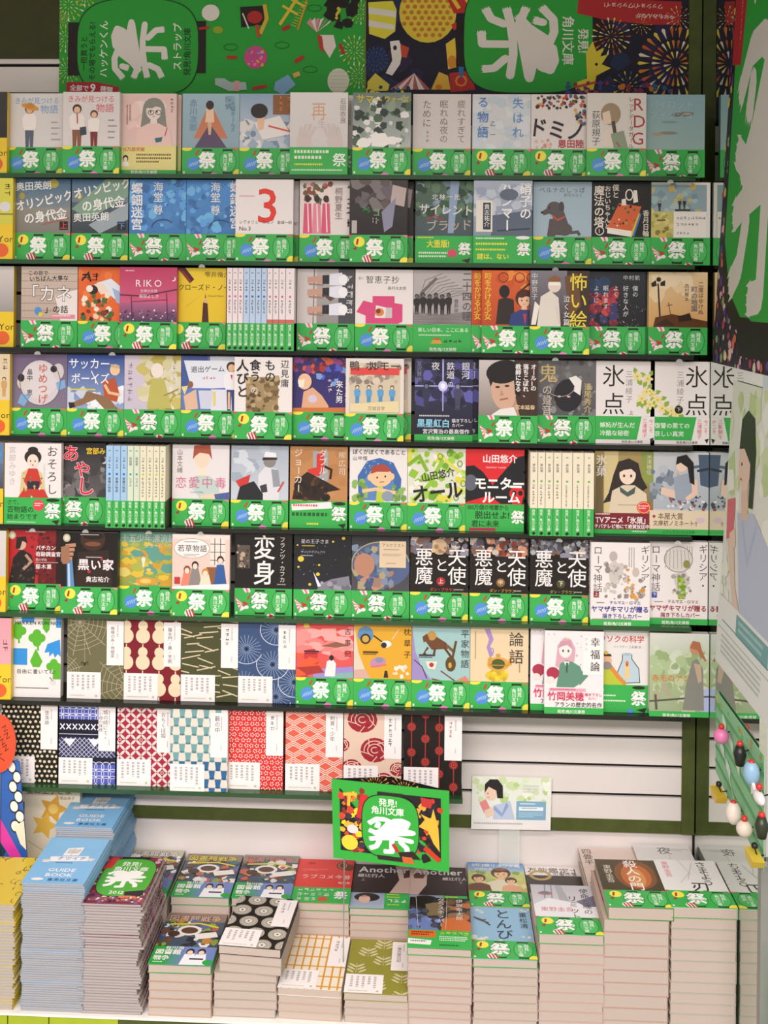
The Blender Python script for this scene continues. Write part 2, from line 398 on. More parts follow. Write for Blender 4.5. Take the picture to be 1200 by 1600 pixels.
# ------------------------------------------------------------------ a paperback
BW, BH, BT = 0.1045, 0.148, 0.0125
GREEN = '38ad4e'
_page = {}
def page_mesh(w, h, t, mat=None):
    k = (round(w, 4), round(h, 4), round(t, 4), mat and mat.name)
    if k not in _page:
        _page[k] = MB().box((-w / 2 + .0012, -t + min(.0006, t * .06), .0008), (w / 2 - .0012, -min(.0006, t * .06), h - .0008)).mesh('page_block', [mat or PAGE])
    return _page[k]
def wrap(w, t, h, th=None, z0=0.0):
    th = th or min(.0005, t * .045)
    """a cover or band folded round the spine (+x side), open at the fore-edge"""
    a, b = -w / 2, w / 2
    o = [(a, -t - 0), (b, -t), (b, 0), (a, 0), (a, -th), (b - th, -th), (b - th, -t + th), (a, -t + th)]
    return MB().prism([(x, y, z0) for x, y in o], (0, 0, 0), (0, 0, h))
def band_art(k):
    a = Art(100, 47, 5); a.r(0, 0, 100, 47, GREEN)
    LG, DK = '49b95d', '1a4a22'
    for cx, rx in ((44, 15.5), (80, 14.5)):
        a.e(cx, 23.5, rx + .8, 20.3, DK, 24); a.e(cx, 23.5, rx, 19.5, LG, 24)
        a.r(cx - 8.5, 2.2, cx + 8.5, 5.6, '1d2a1a'); a.r(cx - 8.5, 41.6, cx + 8.5, 45, '1d2a1a')
    a.fest(31, 10, 26, 27, 'f4f2ee', 66)
    a.v('発見!', 81, 9, 8.2, 'eef2ea', b=.02); a.v('角川文庫', 72, 11, 7.4, 'eef2ea', b=.02)
    a.r(2, 41, 5, 45, 'dfeadb')
    if k == 'a':
        a.e(17, 12, 9.5, 9, 'f0e24a'); a.l('a3262a', 3.4, 15, 7, 13, 17); a.p('a3262a', 6, 24, 13, 20, 12, 27)
        a.p('e9e5e0', 24, 36, 31, 34, 41, 47, 26, 47, 22, 41)
        for q in range(3): a.p('bb2f38', 24 + q * 5, 36.5 - q, 26.5 + q * 5, 36 - q, 31 + q * 5, 47, 28 + q * 5, 47)
        a.e(96, 46, 9, 8, 'f0e24a'); a.p('d9868a', 90, 0, 100, 0, 100, 5); a.p('d8474c', 0, 0, 6, 0, 0, 5)
    elif k == 'b':
        for q in range(7): a.p('f0dfe0' if q % 2 else 'd9727c', 14, 27, 1 + q * 1.0, 15 + q * 3.2, 1.6 + q * 1.2, 18.4 + q * 3.2)
        a.p('b9382f', 13, 22, 25, 26, 17, 32); a.e(21, 33, 4, 3, 'efe5e2'); a.p('efe5e2', 12, 30, 20, 35, 9, 41)
        for q in range(3): a.p('efd9dc' if q != 1 else 'd9727c', 14 + q * 4, 0, 18 + q * 4, 0, 22 + q * 3, 6, 19 + q * 3, 8)
        a.l('b8342d', 2.6, 27, 11, 23, 19); a.e(63, 48, 7, 5, 'efe9e4'); a.p('c8343a', 60, 42, 69, 47, 61, 47)
    elif k == 'c':
        a.e(20, 28, 11.5, 11.5, '4f8fd4')
        for q in range(5): a.l('b9d4ee', .9, 12 + q * 3.4, 34 - q, 16 + q * 3.2, 27 - q * 1.2)
        a.e(8, 1, 10, 4.5, 'ecdf49'); a.l('c0402e', 3, 29, 4, 24, 13); a.e(56, 47.5, 7, 4.2, 'e07fb8'); a.e(98, 46, 8, 9, 'ecdf49'); a.p('d9694a', 88, 0, 96, 0, 99, 6)
    return a
_band = {}
def band_mesh(kind, w, t, fn=None, key=None, hgt=47, base=GREEN):
    kk = (kind or key, round(w, 4), round(t, 4))
    if kk not in _band:
        hh = hgt / 100 * w
        if fn: a = Art(100, hgt, 3); a.r(0, 0, 100, hgt, base); fn(a)
        else: a = band_art(kind)
        mp = lambda u, v, h: (-w / 2 + u / 100 * w, -t - .0010 - h, hh - v / 100 * w)
        mb = MB(); n0 = wrap(w + .0004, t + .0010, hh, .0009); 
        _band[kk] = inked('paper_band', n0, base, [(a, mp, 0, .0006)], link_it=False)
    return _band[kk]
_cov = {}
def cover_mesh(key, bg, fn, w, h, t, spine=None, mat=None, spine_bg=None):
    if key not in _cov:
        a = Art(100, 100 * h / w, sum(map(ord, str(key)))); 
        if fn: fn(a)
        a.T()
        arts = [(a, lambda u, v, q: (-w / 2 + u / 100 * w, -t - q, h - v / 100 * w), 0, .0009)]
        if spine:
            s = Art(t * 1000, h * 1000, 2); spine(s)
            arts.append((s, lambda u, v, q: (w / 2 + q, -t + u / 1000, h - v / 1000), 0, .0003))
        _cov[key] = inked('cover', wrap(w, t, h), bg, arts, mat, link_it=False)
    return _cov[key]
def book(name, label, cat, loc, rot, cover, w=BW, h=BH, t=BT, band=None, group=None, pages=None):
    r = empty(name, loc, rot); tag(r, label, cat, group)
    link('cover', cover, r); link('page_block', page_mesh(w, h, t, pages), r)
    if band: link('paper_band', band, r)
    return r
# ------------------------------------------------------------------ covers of the face-out books, shelf by shelf
W_, K_ = 'ebe5e1', '1b1918'
BOOKS = []   # (row, left edge px, level, background, band, label, drawing[, extra])
def B(row, x, lv, bg, band, label, fn, **k): BOOKS.append((row, x, lv, bg, band, label, fn, k))
def slip(a, c='b2aba8', g='b4c296'):           # the two white slips of the patterned covers
    a.r(70, 5, 101, 82, 'ece7e4'); a.r(-1, 95, 60, 142, 'ece7e4')
    a.tv(88, 12, 5, 26, c, 1); a.tv(88, 62, 4, 12, c, 1)
    a.tv(8, 100, 46, 30, c, 5); a.tx(6, 135, 40, 4, g, 1); a.r(50, 134, 54, 138, g)
def stripband(t1, c='f3f0ea'):                # green strip with the fair's line of print
    return lambda a: a.t('発見!角川文庫祭', 22, 3.5, 6.5, c, b=.02)

# shelf 1 (top)
def f(a):
    a.t('きみが見つける', 14, 7, 12, '7fa6cf', b=.01, kx=.95); a.t('物語', 60, 20, 16, '7fa6cf', b=.01)
    a.man(41, 20, 80, 'f4ece6', 'e0b48e', '6a4526', '5a6276'); a.e(42, 24, 16, 5, 'd79a3c', rot=15); a.e(42, 22, 8, 5, 'c98a30')
    for i in range(4): a.tx(80, 50 + i * 10, 16, 4, '9aa0a8', 1)
B(0, 10, 0, 'dcd8d6', 'c', 'white paperback with a child in a straw hat and pale blue title', f)
def f(a):
    a.t('きみが見つける', 8, 6, 12.5, 'd46a7c', b=.015, kx=.95); a.t('物語', 58, 20, 16, 'd46a7c', b=.015)
    a.man(25, 22, 78, 'efe7e0', 'e5bd9c', '4a2c1c', '8b5a3e', 1.1); a.man(55, 32, 66, 'f1eae4', 'e5bd9c', '6a3522', '7e2f2c')
    a.l('c2453d', 2, 25, 36, 26, 55); a.p('3a4450', 30, 62, 41, 60, 42, 74, 31, 76)
    for i in range(4): a.tx(80, 48 + i * 10, 16, 4, '8a8078', 1)
B(0, 98, 1, 'ded8d5', 'c', 'white paperback with two schoolchildren and rose pink title on the top shelf', f)
def f(a):
    a.spk(20, 10, 80, 90, ['f0d0c8', 'e8c4bc', 'f3dcd6'], 30, 8, 18)
    a.bust(60, 10, 84, 'ecc9c0', 'ecdcd4', '8a8a80', long=True); a.ring(55, 33, 5, 4, 1.2, '4a4a48'); a.ring(68, 33, 5, 4, 1.2, '4a4a48')
    a.p('3b6f7a', 62, 78, 76, 76, 74, 84, 64, 86); a.l('a93a5c', 1.6, 84, 60, 80, 74); a.sc(4, 89, 8, 6, '8a6a66'); a.tv(12, 20, 10, 40, 'a57a74', 2)
def bf(a):
    a.r(0, 0, 100, 42, 'e6d98c'); a.t('15万部突破', 6, 2, 8, 'c03a30', b=.02); a.tx(30, 14, 62, 18, '6c5a2c', 3)
    a.e(11, 22, 5, 6, '2a2420'); a.e(11, 24, 3.4, 4.4, 'f0dcc8'); a.p('f2eee6', 4, 36, 18, 36, 16, 28, 6, 28); a.t('発見!角川文庫祭', 20, 43, 6.5, 'f3f0ea', b=.02)
B(0, 187, 0, 'e6c9c2', bf, 'pale pink paperback with a glasses wearer drawing and yellow band', f, bh=50)
def f(a):
    a.g(0, 0, 100, 95, '9fbcc8', '8da8b4'); a.p('c97c5a', 48, 14, 80, 78, 20, 78); a.p('5c4a66', 48, 52, 82, 100, 18, 100)
    a.p('e8c8ac', 42, 24, 54, 24, 56, 50, 40, 50); a.e(48, 20, 7, 8, '3a2a24'); a.p('d8b08c', 44, 50, 52, 50, 50, 72, 46, 72)
    a.v('赤川次郎', 12, 10, 14, '6f8fae', b=.01); a.v('三毛猫ホームズ', 84, 4, 9, '5f7f9e'); a.v('探偵', 74, 4, 12, '5f7f9e')
B(0, 285, 0, '9ab6c2', 'c', 'pale blue paperback with an orange triangle cloaked figure on the top shelf', f)
def f(a):
    a.g(0, 0, 100, 95, '8fa9c4', 'c7ccd4'); a.spk(0, 50, 100, 95, ['dcdad6', '9db0c2', 'e7e2dc', '7d8fa8'], 26, 6, 14)
    a.p('e8e2de', 25, 50, 70, 38, 90, 70, 40, 80); a.p('e8bf9e', 30, 40, 44, 36, 42, 62, 32, 64); a.e(34, 30, 15, 13, '2c2420')
    a.r(58, 2, 96, 36, '8a5a34'); a.sc(3, 82, 3, 10, 'd98a3c'); a.sc(3, 68, 3, 9, 'd98a3c'); a.l('d8584c', 3, 50, 56, 90, 66)
B(0, 373, 0, 'a5b4c6', 'c', 'blue grey paperback with a reclining dark-haired figure and brown title block', f)
def f(a):
    a.g(0, 0, 100, 141, 'e4dfdd', 'c9c3c2'); a.t('再', 36, 16, 34, 'd9a884', kx=.8); a.v('生', 48, 48, 14, 'c8b8b4')
    for sx, cx in ((1, 24), (-1, 78)):
        a.e(cx, 86, 13, 17, 'd2c4c0')
        for q in range(4): a.l('d2c4c0', 4.5, cx + (q - 1.5) * 6, 80, cx + (q - 1.5) * 8 + sx * 8, 52 + abs(q - 1.5) * 5)
    a.v('石田衣良', 86, 10, 11, '9a948f')
B(0, 453, 1, 'ddd7d5', lambda a: (a.tx(8, 5, 60, 20, 'dfe9cf', 2), a.tx(8, 28, 56, 6, 'e6d84a', 1), a.t('祭', 74, 10, 24, 'e8efe4', b=.03), a.tx(4, 38, 90, 5, 'd8e8d0', 1)), 'pale grey paperback with open hands and a plain green band', f)
def f(a):
    a.g(0, 0, 100, 100, '6d7f74', 'b9c0bd'); a.spk(0, 10, 100, 100, ['2f3d34', '4f6a50', 'dcdcda', '8fa28c', 'e9e7e4', '39463f'], 70, 4, 12)
    a.spk(10, 70, 90, 95, ['f3f1ee'], 12, 6, 14, 1.6); a.t('サマー', 6, 2, 17, 'd8c23a', b=.03, rot=4, kx=.9); a.t('ウォーズ', 54, 5, 12, 'd8c23a', b=.03, rot=2, kx=.9)  # wide white blots low down are lamp glare painted into the print
B(0, 551, 1, '7b8a82', 'c', 'cluttered green and white paperback with a yellow title at its top edge', f)
def f(a):
    a.v('疲れすぎて', 76, 10, 15, '7b716c'); a.v('眠れぬ夜の', 46, 10, 15, '7b716c'); a.v('ために', 16, 10, 16, '7b716c'); a.sc(3, 22, 62, 7, 'a8bc70')
B(0, 645, 0, 'd5cecb', 'c', 'plain pale grey paperback with three columns of grey lettering', f)
def f(a):
    a.spk(0, 5, 100, 95, ['cdd6de', 'c2ced9', 'd9dde2'], 40, 6, 16)
    a.v('失はれ', 68, 6, 20, '5d8fc8', b=.01, lead=1.25); a.v('る物語', 8, 4, 20, '4f83c4', b=.02, lead=1.3); a.v('乙一', 30, 46, 10, '5a6068', lead=1.9)
B(0, 738, 0, 'd3d5d8', 'a', 'cloudy white paperback with large sky blue characters at both sides', f)
def f(a):
    a.spk(8, 2, 92, 26, ['3a2a24', 'c23a34', 'd9a83a', '4a6a8a', '6b4a34', '2e2a28', 'b96a3a'], 60, 2, 5); a.spk(76, 26, 96, 60, ['3a2a24', 'c23a34', 'd9a83a', '4a6a8a'], 22, 2, 5)
    a.t('ドミノ', -2, 38, 36, '1d1a1a', b=.03, rot=6, kx=.9); a.t('恩田陸', 46, 78, 15, 'b5322e', b=.03); a.spk(4, 78, 40, 94, ['e5b8a8', 'd88a74'], 12, 2, 4)
B(0, 828, 0, 'e0d9d6', 'a', 'white paperback with a crowd of tiny figures and slanting black title', f)
def f(a):
    a.v('荻原規子', 8, 30, 15, '3a3432'); a.t('R', 77, 4, 30, 'a8302e'); a.t('D', 77, 33, 30, 'a8302e'); a.t('G', 75, 62, 30, 'a8302e'); a.v('レッドデータガール', 70, 6, 9.5, '5a4a44', lead=1.05)
    a.p('e3d6c8', 24, 92, 30, 62, 56, 62, 62, 92); a.e(40, 36, 17, 19, 'a08a6c'); a.p('e6cdb8', 26, 34, 38, 30, 42, 52, 28, 54); a.l('4a3a30', 6, 44, 48, 47, 66, 52, 86); a.p('8c9a82', 40, 70, 62, 64, 70, 95, 46, 95)
    a.l('b83a34', 2, 50, 84, 56, 92)
B(0, 917, 1, 'dcd6d0', 'c', 'white paperback with a braided girl in profile and red capital letters', f)
def f(a):
    a.g(0, 0, 100, 141, '8fb0bc', '9fb9ae'); a.e(62, 34, 20, 4, '7d7f7c', rot=-4); a.e(70, 33, 6, 2, 'b7a88c'); a.e(38, 66, 16, 2.8, '8a8a80'); a.e(20, 68, 10, 2.6, 'b49a7a'); a.e(40, 47, 14, 2, '7f9c9c')
    a.t('パイロット\nフィッシュ', 6, 10, 15, 'a9c4cc')
B(0, 1009, 0, '93b2ba', 'b', 'hazy teal paperback with drifting fish near the corner mirror', f)

# shelf 2
def oli(vol, vc, top):
    def f(a):
        a.g(0, 0, 100, 50, '3f6a8c', '7d8a8e'); a.g(0, 50, 100, 141, '8f8e84', '6a675c'); a.e(70, 8, 9, 8, 'b2a24a'); a.e(14, 30, 5, 6, 'a89a48')
        if vol == '下': a.g(0, 40, 100, 100, '55606a', '2f3a40'); a.p('7fa08a', 0, 52, 60, 0, 100, 0, 100, 30, 30, 70); a.p('9aa6ac', 30, 80, 100, 40, 100, 70, 50, 95)
        ys = (4, 30, 52) if vol == '上' else (58, 8, 30)
        a.t('奥田英朗', 2, ys[0] + 2, 16, 'ecebe6', b=.02, rot=-3); a.t('オリンピック', 1, ys[1] + 9, 20, 'f2f0ec', b=.035, rot=-12, kx=.86); a.t('の身代金', 16, ys[2] + 8, 21, 'f2f0ec', b=.035, rot=-8, kx=.92)
        a.r(81, 74, 96, 89, '241c1c'); a.t(vol, 82, 75, 13, vc, b=.02)
        if vol == '上': a.l('c24a3c', 1.4, 50, 80, 98, 68)
    return f
B(1, 22, 0, '7b8a8c', 'a', 'blue and brown paperback with a tilted white title and small red volume box', oli('上', 'e0423a', 0))
B(1, 112, 0, '5f6e70', 'a', 'slate paperback with a tilted white title and small blue volume box', oli('下', '4f9fe0', 0))
def f(a, k=0):
    a.g(0, 0, 100, 95, '4f8fd2', '3f78b4'); a.spk(0, 0, 100, 95, ['5fa0dc', '3a6ea6', '6db2e2', '4f88c2'], 50, 4, 12); a.spk(50, 0, 100, 80, ['2f5f96'], 30, .6, 1.6)
    a.ring(60, 84, 20, 14, 1.6, '2a3f5c', 180, 320)
    a.v('螺鈿迷宮', 3, 5, 21, 'e6e9ec', b=.035) if not k else a.v('螺鈿迷宮', 76, 2, 21, 'e6e9ec', b=.03)
    a.v('海堂', 42, 4, 18, 'dfe6ee', b=.02); a.v('尊', 42, 44, 18, 'dfe6ee', b=.02)
B(1, 202, 0, '4f8bc8', 'b', 'bright blue marbled paperback with white title down its left edge', f)
B(1, 290, 0, '4a83bf', 'b', 'bright blue marbled paperback half hidden by the red numeral cover', lambda a: f_blue(a, 1))
f_blue = f
def f(a):
    a.t('3', 34, 2, 84, 'dc3a2c', b=.012, kx=1.02); a.tx(6, 28, 30, 4, 'd98a80', 1); a.t('レヴォリューション', 6, 70, 7.5, '3a3634', kx=.9); a.t('No.3', 6, 80, 10, '2a2624', b=.01); a.t('金城一紀', 72, 71, 6.5, '3a3634')
B(1, 368, 1, 'e7e1df', 'c', 'white paperback with one large red numeral', f)
def f(a):
    a.r(6, 6, 54, 92, 'eadad4'); a.spk(6, 6, 54, 40, ['8a4a3a', '5a6a48', 'c86a7a', 'd9c0a8'], 26, 3, 7)
    for q in range(3):
        cx = 14 + q * 16; a.e(cx, 32, 5, 6, '3a2a26'); a.p('d8587a' if q != 1 else 'e08a9c', cx - 6, 40, cx + 6, 40, cx + 8, 92, cx - 8, 92); a.l('f2e4de', 2, cx, 40, cx + 2, 90)
    a.sc(4, 80, 4, 19, '3a3634'); a.v('桐野夏生', 61, 12, 14, '8a827e')
B(1, 468, 0, 'e3dad6', 'c', 'white paperback with pink kimono figures beside the red numeral cover', f)
def f(a):
    a.g(0, 0, 100, 95, '3a332e', '1e1a1c'); a.spk(10, 0, 70, 45, ['5f5654', '6a6068', '4a4340', '7b7474'], 26, 8, 16); a.p('b8a8a4', 74, 8, 98, 14, 94, 46, 70, 40); a.p('8a8aa2', 55, 55, 80, 30, 74, 80, 60, 90)
    a.sc(1, 20, 42, 18, '4a9a48'); a.sc(1, 38, 48, 16, '7aa878'); a.sc(1, 36, 62, 15, 'b9b2aa'); a.r(4, 70, 13, 92, 'b5b0a8')
B(1, 546, 1, '2b2725', 'a', 'near-black paperback with a blurred pale face and small green lettering', f)
def f(a):
    a.g(0, 0, 100, 95, '4f6a52', '47545e'); a.spk(0, 0, 100, 60, ['3a5a3a', '5f7f60', '7a8f9a', '2c4430', '8aa0b2'], 44, 5, 13); a.p('8fa4c0', 60, 0, 76, 0, 66, 90, 56, 90)
    a.t('北林一光', 28, 22, 11, 'dfe2da', b=.01, lead=1.15); a.t('サイレント', 6, 38, 20, 'dcdcd6', b=.02, kx=.95, rot=2); a.t('ブラッド', 18, 68, 20, 'b4a89c', b=.02, rot=-2); a.l('b0382e', 2, 20, 66, 34, 60, 48, 68)
def bf(a):
    a.t('大重版!', 20, 7, 14, 'ece040', b=.035, kx=.86); a.tx(4, 2, 40, 4, 'ece040', 1); a.tx(6, 28, 50, 12, 'dfeed6', 2); a.e(64, 30, 8, 7, 'd64a6a'); a.e(85, 22, 12, 20, '37ad4b'); a.fest(76, 14, 19, 22, 'f4f2ee', 66); a.p('3a2c22', 80, 42, 96, 38, 92, 47)
B(1, 649, 0, '54665a', bf, 'dark leafy paperback with slanting grey title and yellow print on its band', f)
def f(a):
    a.g(0, 0, 100, 95, 'aab4c4', '8796ac'); a.spk(0, 10, 100, 70, ['bcc5d2', '96a4ba', 'c8cfda'], 26, 8, 16); a.p('5a6678', 30, 60, 100, 50, 100, 95, 30, 95); a.l('3a4250', 3, 40, 86, 96, 82)
    a.v('硝子の', 78, 4, 21, 'f1f1f0', b=.03); a.v('ハンマー', 46, 4, 21, 'f1f1f0', b=.03, lead=.98); a.r(4, 34, 32, 88, 'e2ddd0'); a.r(16, 38, 29, 84, '2a3440'); a.v('貴志祐介', 17.5, 40, 10, 'dfe2e0', b=.01); a.e(60, 24, 16, 10, '5f6a7c')
def bf(a):
    a.tx(4, 3, 70, 5, 'dfeed6', 1); a.tx(4, 12, 66, 7, 'ece040', 1); a.tx(4, 22, 66, 6, 'ece040', 1); a.t('謎は、ない', 6, 30, 11, 'ece040', b=.03); a.e(86, 22, 12, 20, '37ad4b'); a.fest(76, 14, 20, 22, 'f4f2ee', 66); a.e(84, 3, 12, 3, 'e9e9e4')
B(1, 740, 1, '9ba7b9', bf, 'misty grey blue paperback with two columns of outlined white lettering', f)
def f(a):
    a.t('ベルナのしっぽ', 10, 9, 10.5, '46535c', lead=1.08); a.t('郡司ななえ', 52, 20, 6.5, '6a767e')
    D = '585150'; a.e(36, 46, 13, 12, D); a.p(D, 26, 44, 14, 52, 18, 58, 32, 54); a.e(48, 44, 5, 10, '4a4443'); a.p(D, 36, 52, 52, 50, 62, 78, 60, 92, 36, 92, 32, 70); a.e(54, 82, 13, 11, D); a.p(D, 28, 64, 36, 64, 38, 94, 26, 96, 24, 92); a.l(D, 5, 64, 88, 76, 86, 80, 92); a.l('c0523e', 3, 32, 58, 42, 66, 54, 60); a.e(28, 45, 1.5, 1.5, '1d1a1a', 8); a.e(15, 53, 2.4, 2, '2a2625', 8)
B(1, 833, 0, 'a4bac8', 'c', 'sky blue paperback with a sitting grey dog', f)
def f(a):
    a.v('僕と', 34, 4, 12, 'e6ded0', b=.02); a.v('おじいちゃんと', 21, 6, 11, 'e6ded0', b=.02, lead=.98); a.v('魔法の塔', 3, 6, 18, 'e6ded0', b=.03); a.ring(13, 84, 7, 7, 1.6, 'e6ded0'); a.t('1', 10, 79, 10, 'e6ded0', b=.02); a.v('香月日輪', 86, 48, 11.5, 'e0d8c8', b=.02)
    a.p('3f74b0', 66, 90, 80, 50, 84, 56, 72, 94); a.p('d8c23a', 64, 92, 79, 48, 81, 56, 68, 95); a.p('d4602e', 26, 78, 46, 36, 84, 42, 68, 84); a.p('ece6d8', 26, 78, 68, 84, 67, 94, 26, 88)
    a.spk(34, 40, 76, 80, ['2a2422', 'e9e2d2', 'b8903a', '3f6a4a'], 16, 1.5, 3.5); a.p('e8e2d4', 70, 14, 76, 14, 78, 34, 70, 36); a.ring(63, 22, 6, 9, 2, 'e8e2d4'); a.p('e8e2d4', 50, 30, 57, 28, 58, 40, 50, 40)
B(1, 924, 0, '171514', 'b', 'black paperback with an orange tower book and vertical cream title', f)
def f(a):
    a.r(0, 4, 94, 60, '8fa8b0'); a.spk(0, 4, 94, 60, ['9db8b4', 'c0b878', '7f98a4', 'a8c0c0', 'd0b060'], 40, 4, 10); a.r(0, 50, 44, 98, 'c4bc70'); a.spk(0, 50, 44, 98, ['d0b850', 'a8a458', '8a7a3a', 'd8cc80'], 24, 3, 8)
    for x, y in ((14, 32), (48, 28), (56, 28)): a.man(x, y, 18, '3a342c')
    a.r(38, 50, 94, 100, 'ebe6df'); a.sc(8, 42, 58, 6, '5a5450', False); a.sc(6, 42, 69, 6, '5a5450', False); a.sc(4, 42, 84, 5.5, '6a645e', False); a.r(10, 64, 24, 66, '4a4432'); a.r(40, 46, 66, 49, '3a342c')
B(1, 1015, 0, 'e6e2dc', 'b', 'seaside painting paperback with a white text panel by the mirror', f)

# shelf 3
def f(a):
    a.g(0, 0, 100, 95, 'c9b8aa', 'b9a698')
    for q in range(7): a.r(0, 12 + q * 13, 100, 13 + q * 13, '9c887a')
    a.p('e6dedb', 60, 50, 100, 40, 100, 95, 70, 95); a.t('この世で', 12, 7, 9, '3a302a', b=.01); a.t('いちばん大事な', 14, 17, 10, '2a2420', b=.01, rot=-2)
    a.t('「カネ', 2, 32, 31, '2c2724', b=.06, kx=.95); a.t('「カネ', 2, 32, 31, 'eeeae6', b=.015, kx=.95); a.t('」の話', 42, 68, 14, '2a2420', b=.02); a.e(30, 78, 6, 7, '4f8fc8'); a.e(35, 84, 4, 4, 'd9c84a')
    a.r(54, 84, 96, 91, 'd88a94'); a.tx(56, 85, 38, 4, 'efe0e0', 1)
B(2, 33, 0, 'c4b3a6', 'b', 'wood-plank paperback with bold white brushed katakana', f)
def f(a):
    a.spk(0, 0, 100, 95, ['e06a2c', 'dc5f24', 'e87a38'], 30, 8, 16); a.sc(2, 4, 8, 17, '2a1c16', False); a.l('2a1c16', 3, 6, 24, 18, 10, 22, 26)
    a.p('dfe4ee', 32, 28, 58, 20, 90, 46, 88, 66, 70, 60); a.p('ecd8c6', 28, 30, 44, 28, 56, 44, 40, 48); a.p('9fb8d8', 60, 36, 92, 52, 92, 70, 68, 62); a.e(26, 40, 9, 8, '2a201c'); a.e(20, 38, 6, 6, 'efe6d8')
    a.spk(6, 48, 60, 92, ['efe0cc', '7a3a24', '4a6a34', 'c8442c', 'e8c8a8', '3a2a20'], 30, 4, 8)
B(2, 122, 0, 'df672c', 'c', 'orange paperback with a tangle of pale figures', f)
def f(a):
    a.g(0, 0, 100, 62, 'b5365c', 'c8587c'); a.g(0, 62, 100, 96, 'a85f84', '3a3050'); a.spk(0, 74, 100, 95, ['5a4a68', 'd8c8d0', '3a3048', '8a7a90'], 60, 1, 3)
    a.l('5a2540', 2, 0, 48, 40, 50, 80, 42, 100, 38); a.l('5a2540', 1.4, 20, 50, 22, 92); a.l('5a2540', 1.4, 82, 44, 84, 92); a.l('5a2540', 1, 22, 60, 84, 56)
    a.t('RIKO', 27, 19, 17, 'f0e6e8', lead=1.18); a.t('女神の永遠', 36, 38, 6, 'f0dfe4'); a.t('柴田よしき', 34, 47, 7, 'f0e6e8'); a.tx(10, 5, 20, 4, 'e8c8d0', 1); a.e(94, 20, 4, 4, 'ece0e4'); a.e(92.5, 19, 3.6, 3.6, 'b73c62')
B(2, 187, 1, 'b23f64', 'a', 'crimson paperback with a night skyline and white roman capitals', f)
def f(a):
    a.g(0, 0, 100, 95, 'e6c92c', 'dfbd24'); a.T(8, 0); a.p('4a1f18', 10, 0, 20, 0, 36, 20, 30, 26); a.p('8a2a20', 6, 0, 12, 0, 32, 24, 28, 27); a.p('4a2418', 50, 95, 62, 95, 60, 62, 52, 60); a.p('d8b070', 52, 60, 60, 62, 56, 44); a.p('2a1a14', 55, 52, 57, 52, 56, 44); a.p('c89a30', 20, 70, 48, 48, 24, 66)
    a.t('雫井脩介', 54, 6, 11, '6a5420'); a.t('クローズド・ノート', 8, 28, 12, '2c2618', kx=.95); a.t('Closed Note', 60, 46, 5, '8a6c20')
B(2, 264, 0, 'e2c42a', 'a', 'yellow paperback with a fountain pen nib', f)
def f(a):
    a.g(0, 0, 100, 100, 'b5b0ae', '8f8b8a'); a.r(0, 0, 34, 100, 'cbc6c4'); a.r(72, 0, 100, 100, '4a4a4e'); a.l('7a7674', 2, 30, 0, 28, 100)
    for y in (14, 36, 66):
        a.p('c79a86', 18, y, 48, y - 2, 48, y + 8, 18, y + 10); a.p('2a2a30', 44, y - 3, 58, y - 4, 58, y + 12, 44, y + 12); a.p('dfe2ee', 56, y - 5, 78, y - 8, 84, y + 14, 56, y + 14); a.e(80, y + 4, 8, 9, 'efeff2'); a.l('a87a66', 3, 20, y + 12, 46, y + 14)
    a.sc(5, 85, 10, 13, 'e6e6e8'); a.p('5a4a44', 44, 44, 66, 50, 58, 56)
B(2, 464, 0, 'a8a4a3', 'b', 'grey photo paperback turned sideways showing girls in white blouses', f)
def f(a):
    a.t('智恵子抄', 18, 11, 14, '2f2a28', lead=1.05); a.t('愛と', 5, 13, 5, '6a6460'); a.t('高村光太郎', 56, 29, 6.5, '3a3634')
    a.p('d6487c', 30, 46, 68, 46, 68, 58, 82, 60, 82, 90, 74, 94, 18, 94, 18, 80, 2, 74, 14, 54, 30, 58); a.p('e8dfe0', 36, 62, 64, 68, 62, 84, 34, 84); a.e(42, 74, 8, 7, 'd8843c'); a.e(40, 72, 4, 4, '7a3a24'); a.p('c8c4c0', 54, 66, 64, 66, 64, 84, 52, 84)
B(2, 555, 0, 'e6e0dd', 'c', 'white paperback with a folded magenta paper shape', f)
def f(a):
    a.g(0, 0, 100, 95, 'b9b3b2', 'a39d9c')
    for q in range(9): a.l('7a7473', 1.2, 8, 60, 20 + q * 8, 18 + q * 3, 50 + q * 7, 6 + q * 5)
    a.l('6a6463', 5, 4, 70, 14, 40, 40, 14)
    for q in range(6): a.man(6 + q * 11, 42 - (q % 2) * 2, 36, '2a2726', '6a6260', '1f1c1c')
    for q in range(8): a.l('7d7776', 1.4, 0, 74 + q * 3, 50, 78 + q * 2, 100, 72 + q * 3)
    a.v('二十四の瞳', 84, 3, 17, '4f4a4a'); a.v('壺井栄', 70, 50, 8, '6a6464')
B(2, 643, 0, 'b0aaa9', lambda a: (a.t('美しい日本、ここにある', 8, 5, 8, 'e4efdc', b=.01), a.tx(10, 17, 80, 4, 'cfe4c6', 1), a.p('c8a03a', 30, 33, 36, 24, 46, 24, 50, 33), a.p('c2463c', 34, 26, 48, 26, 46, 23, 36, 23), a.sc(4, 52, 24, 8, '2a4a2a', False), stripband(0)(a.T(6, 36)), a.T()), 'grey pencil-drawn paperback with children walking under bare branches', f)
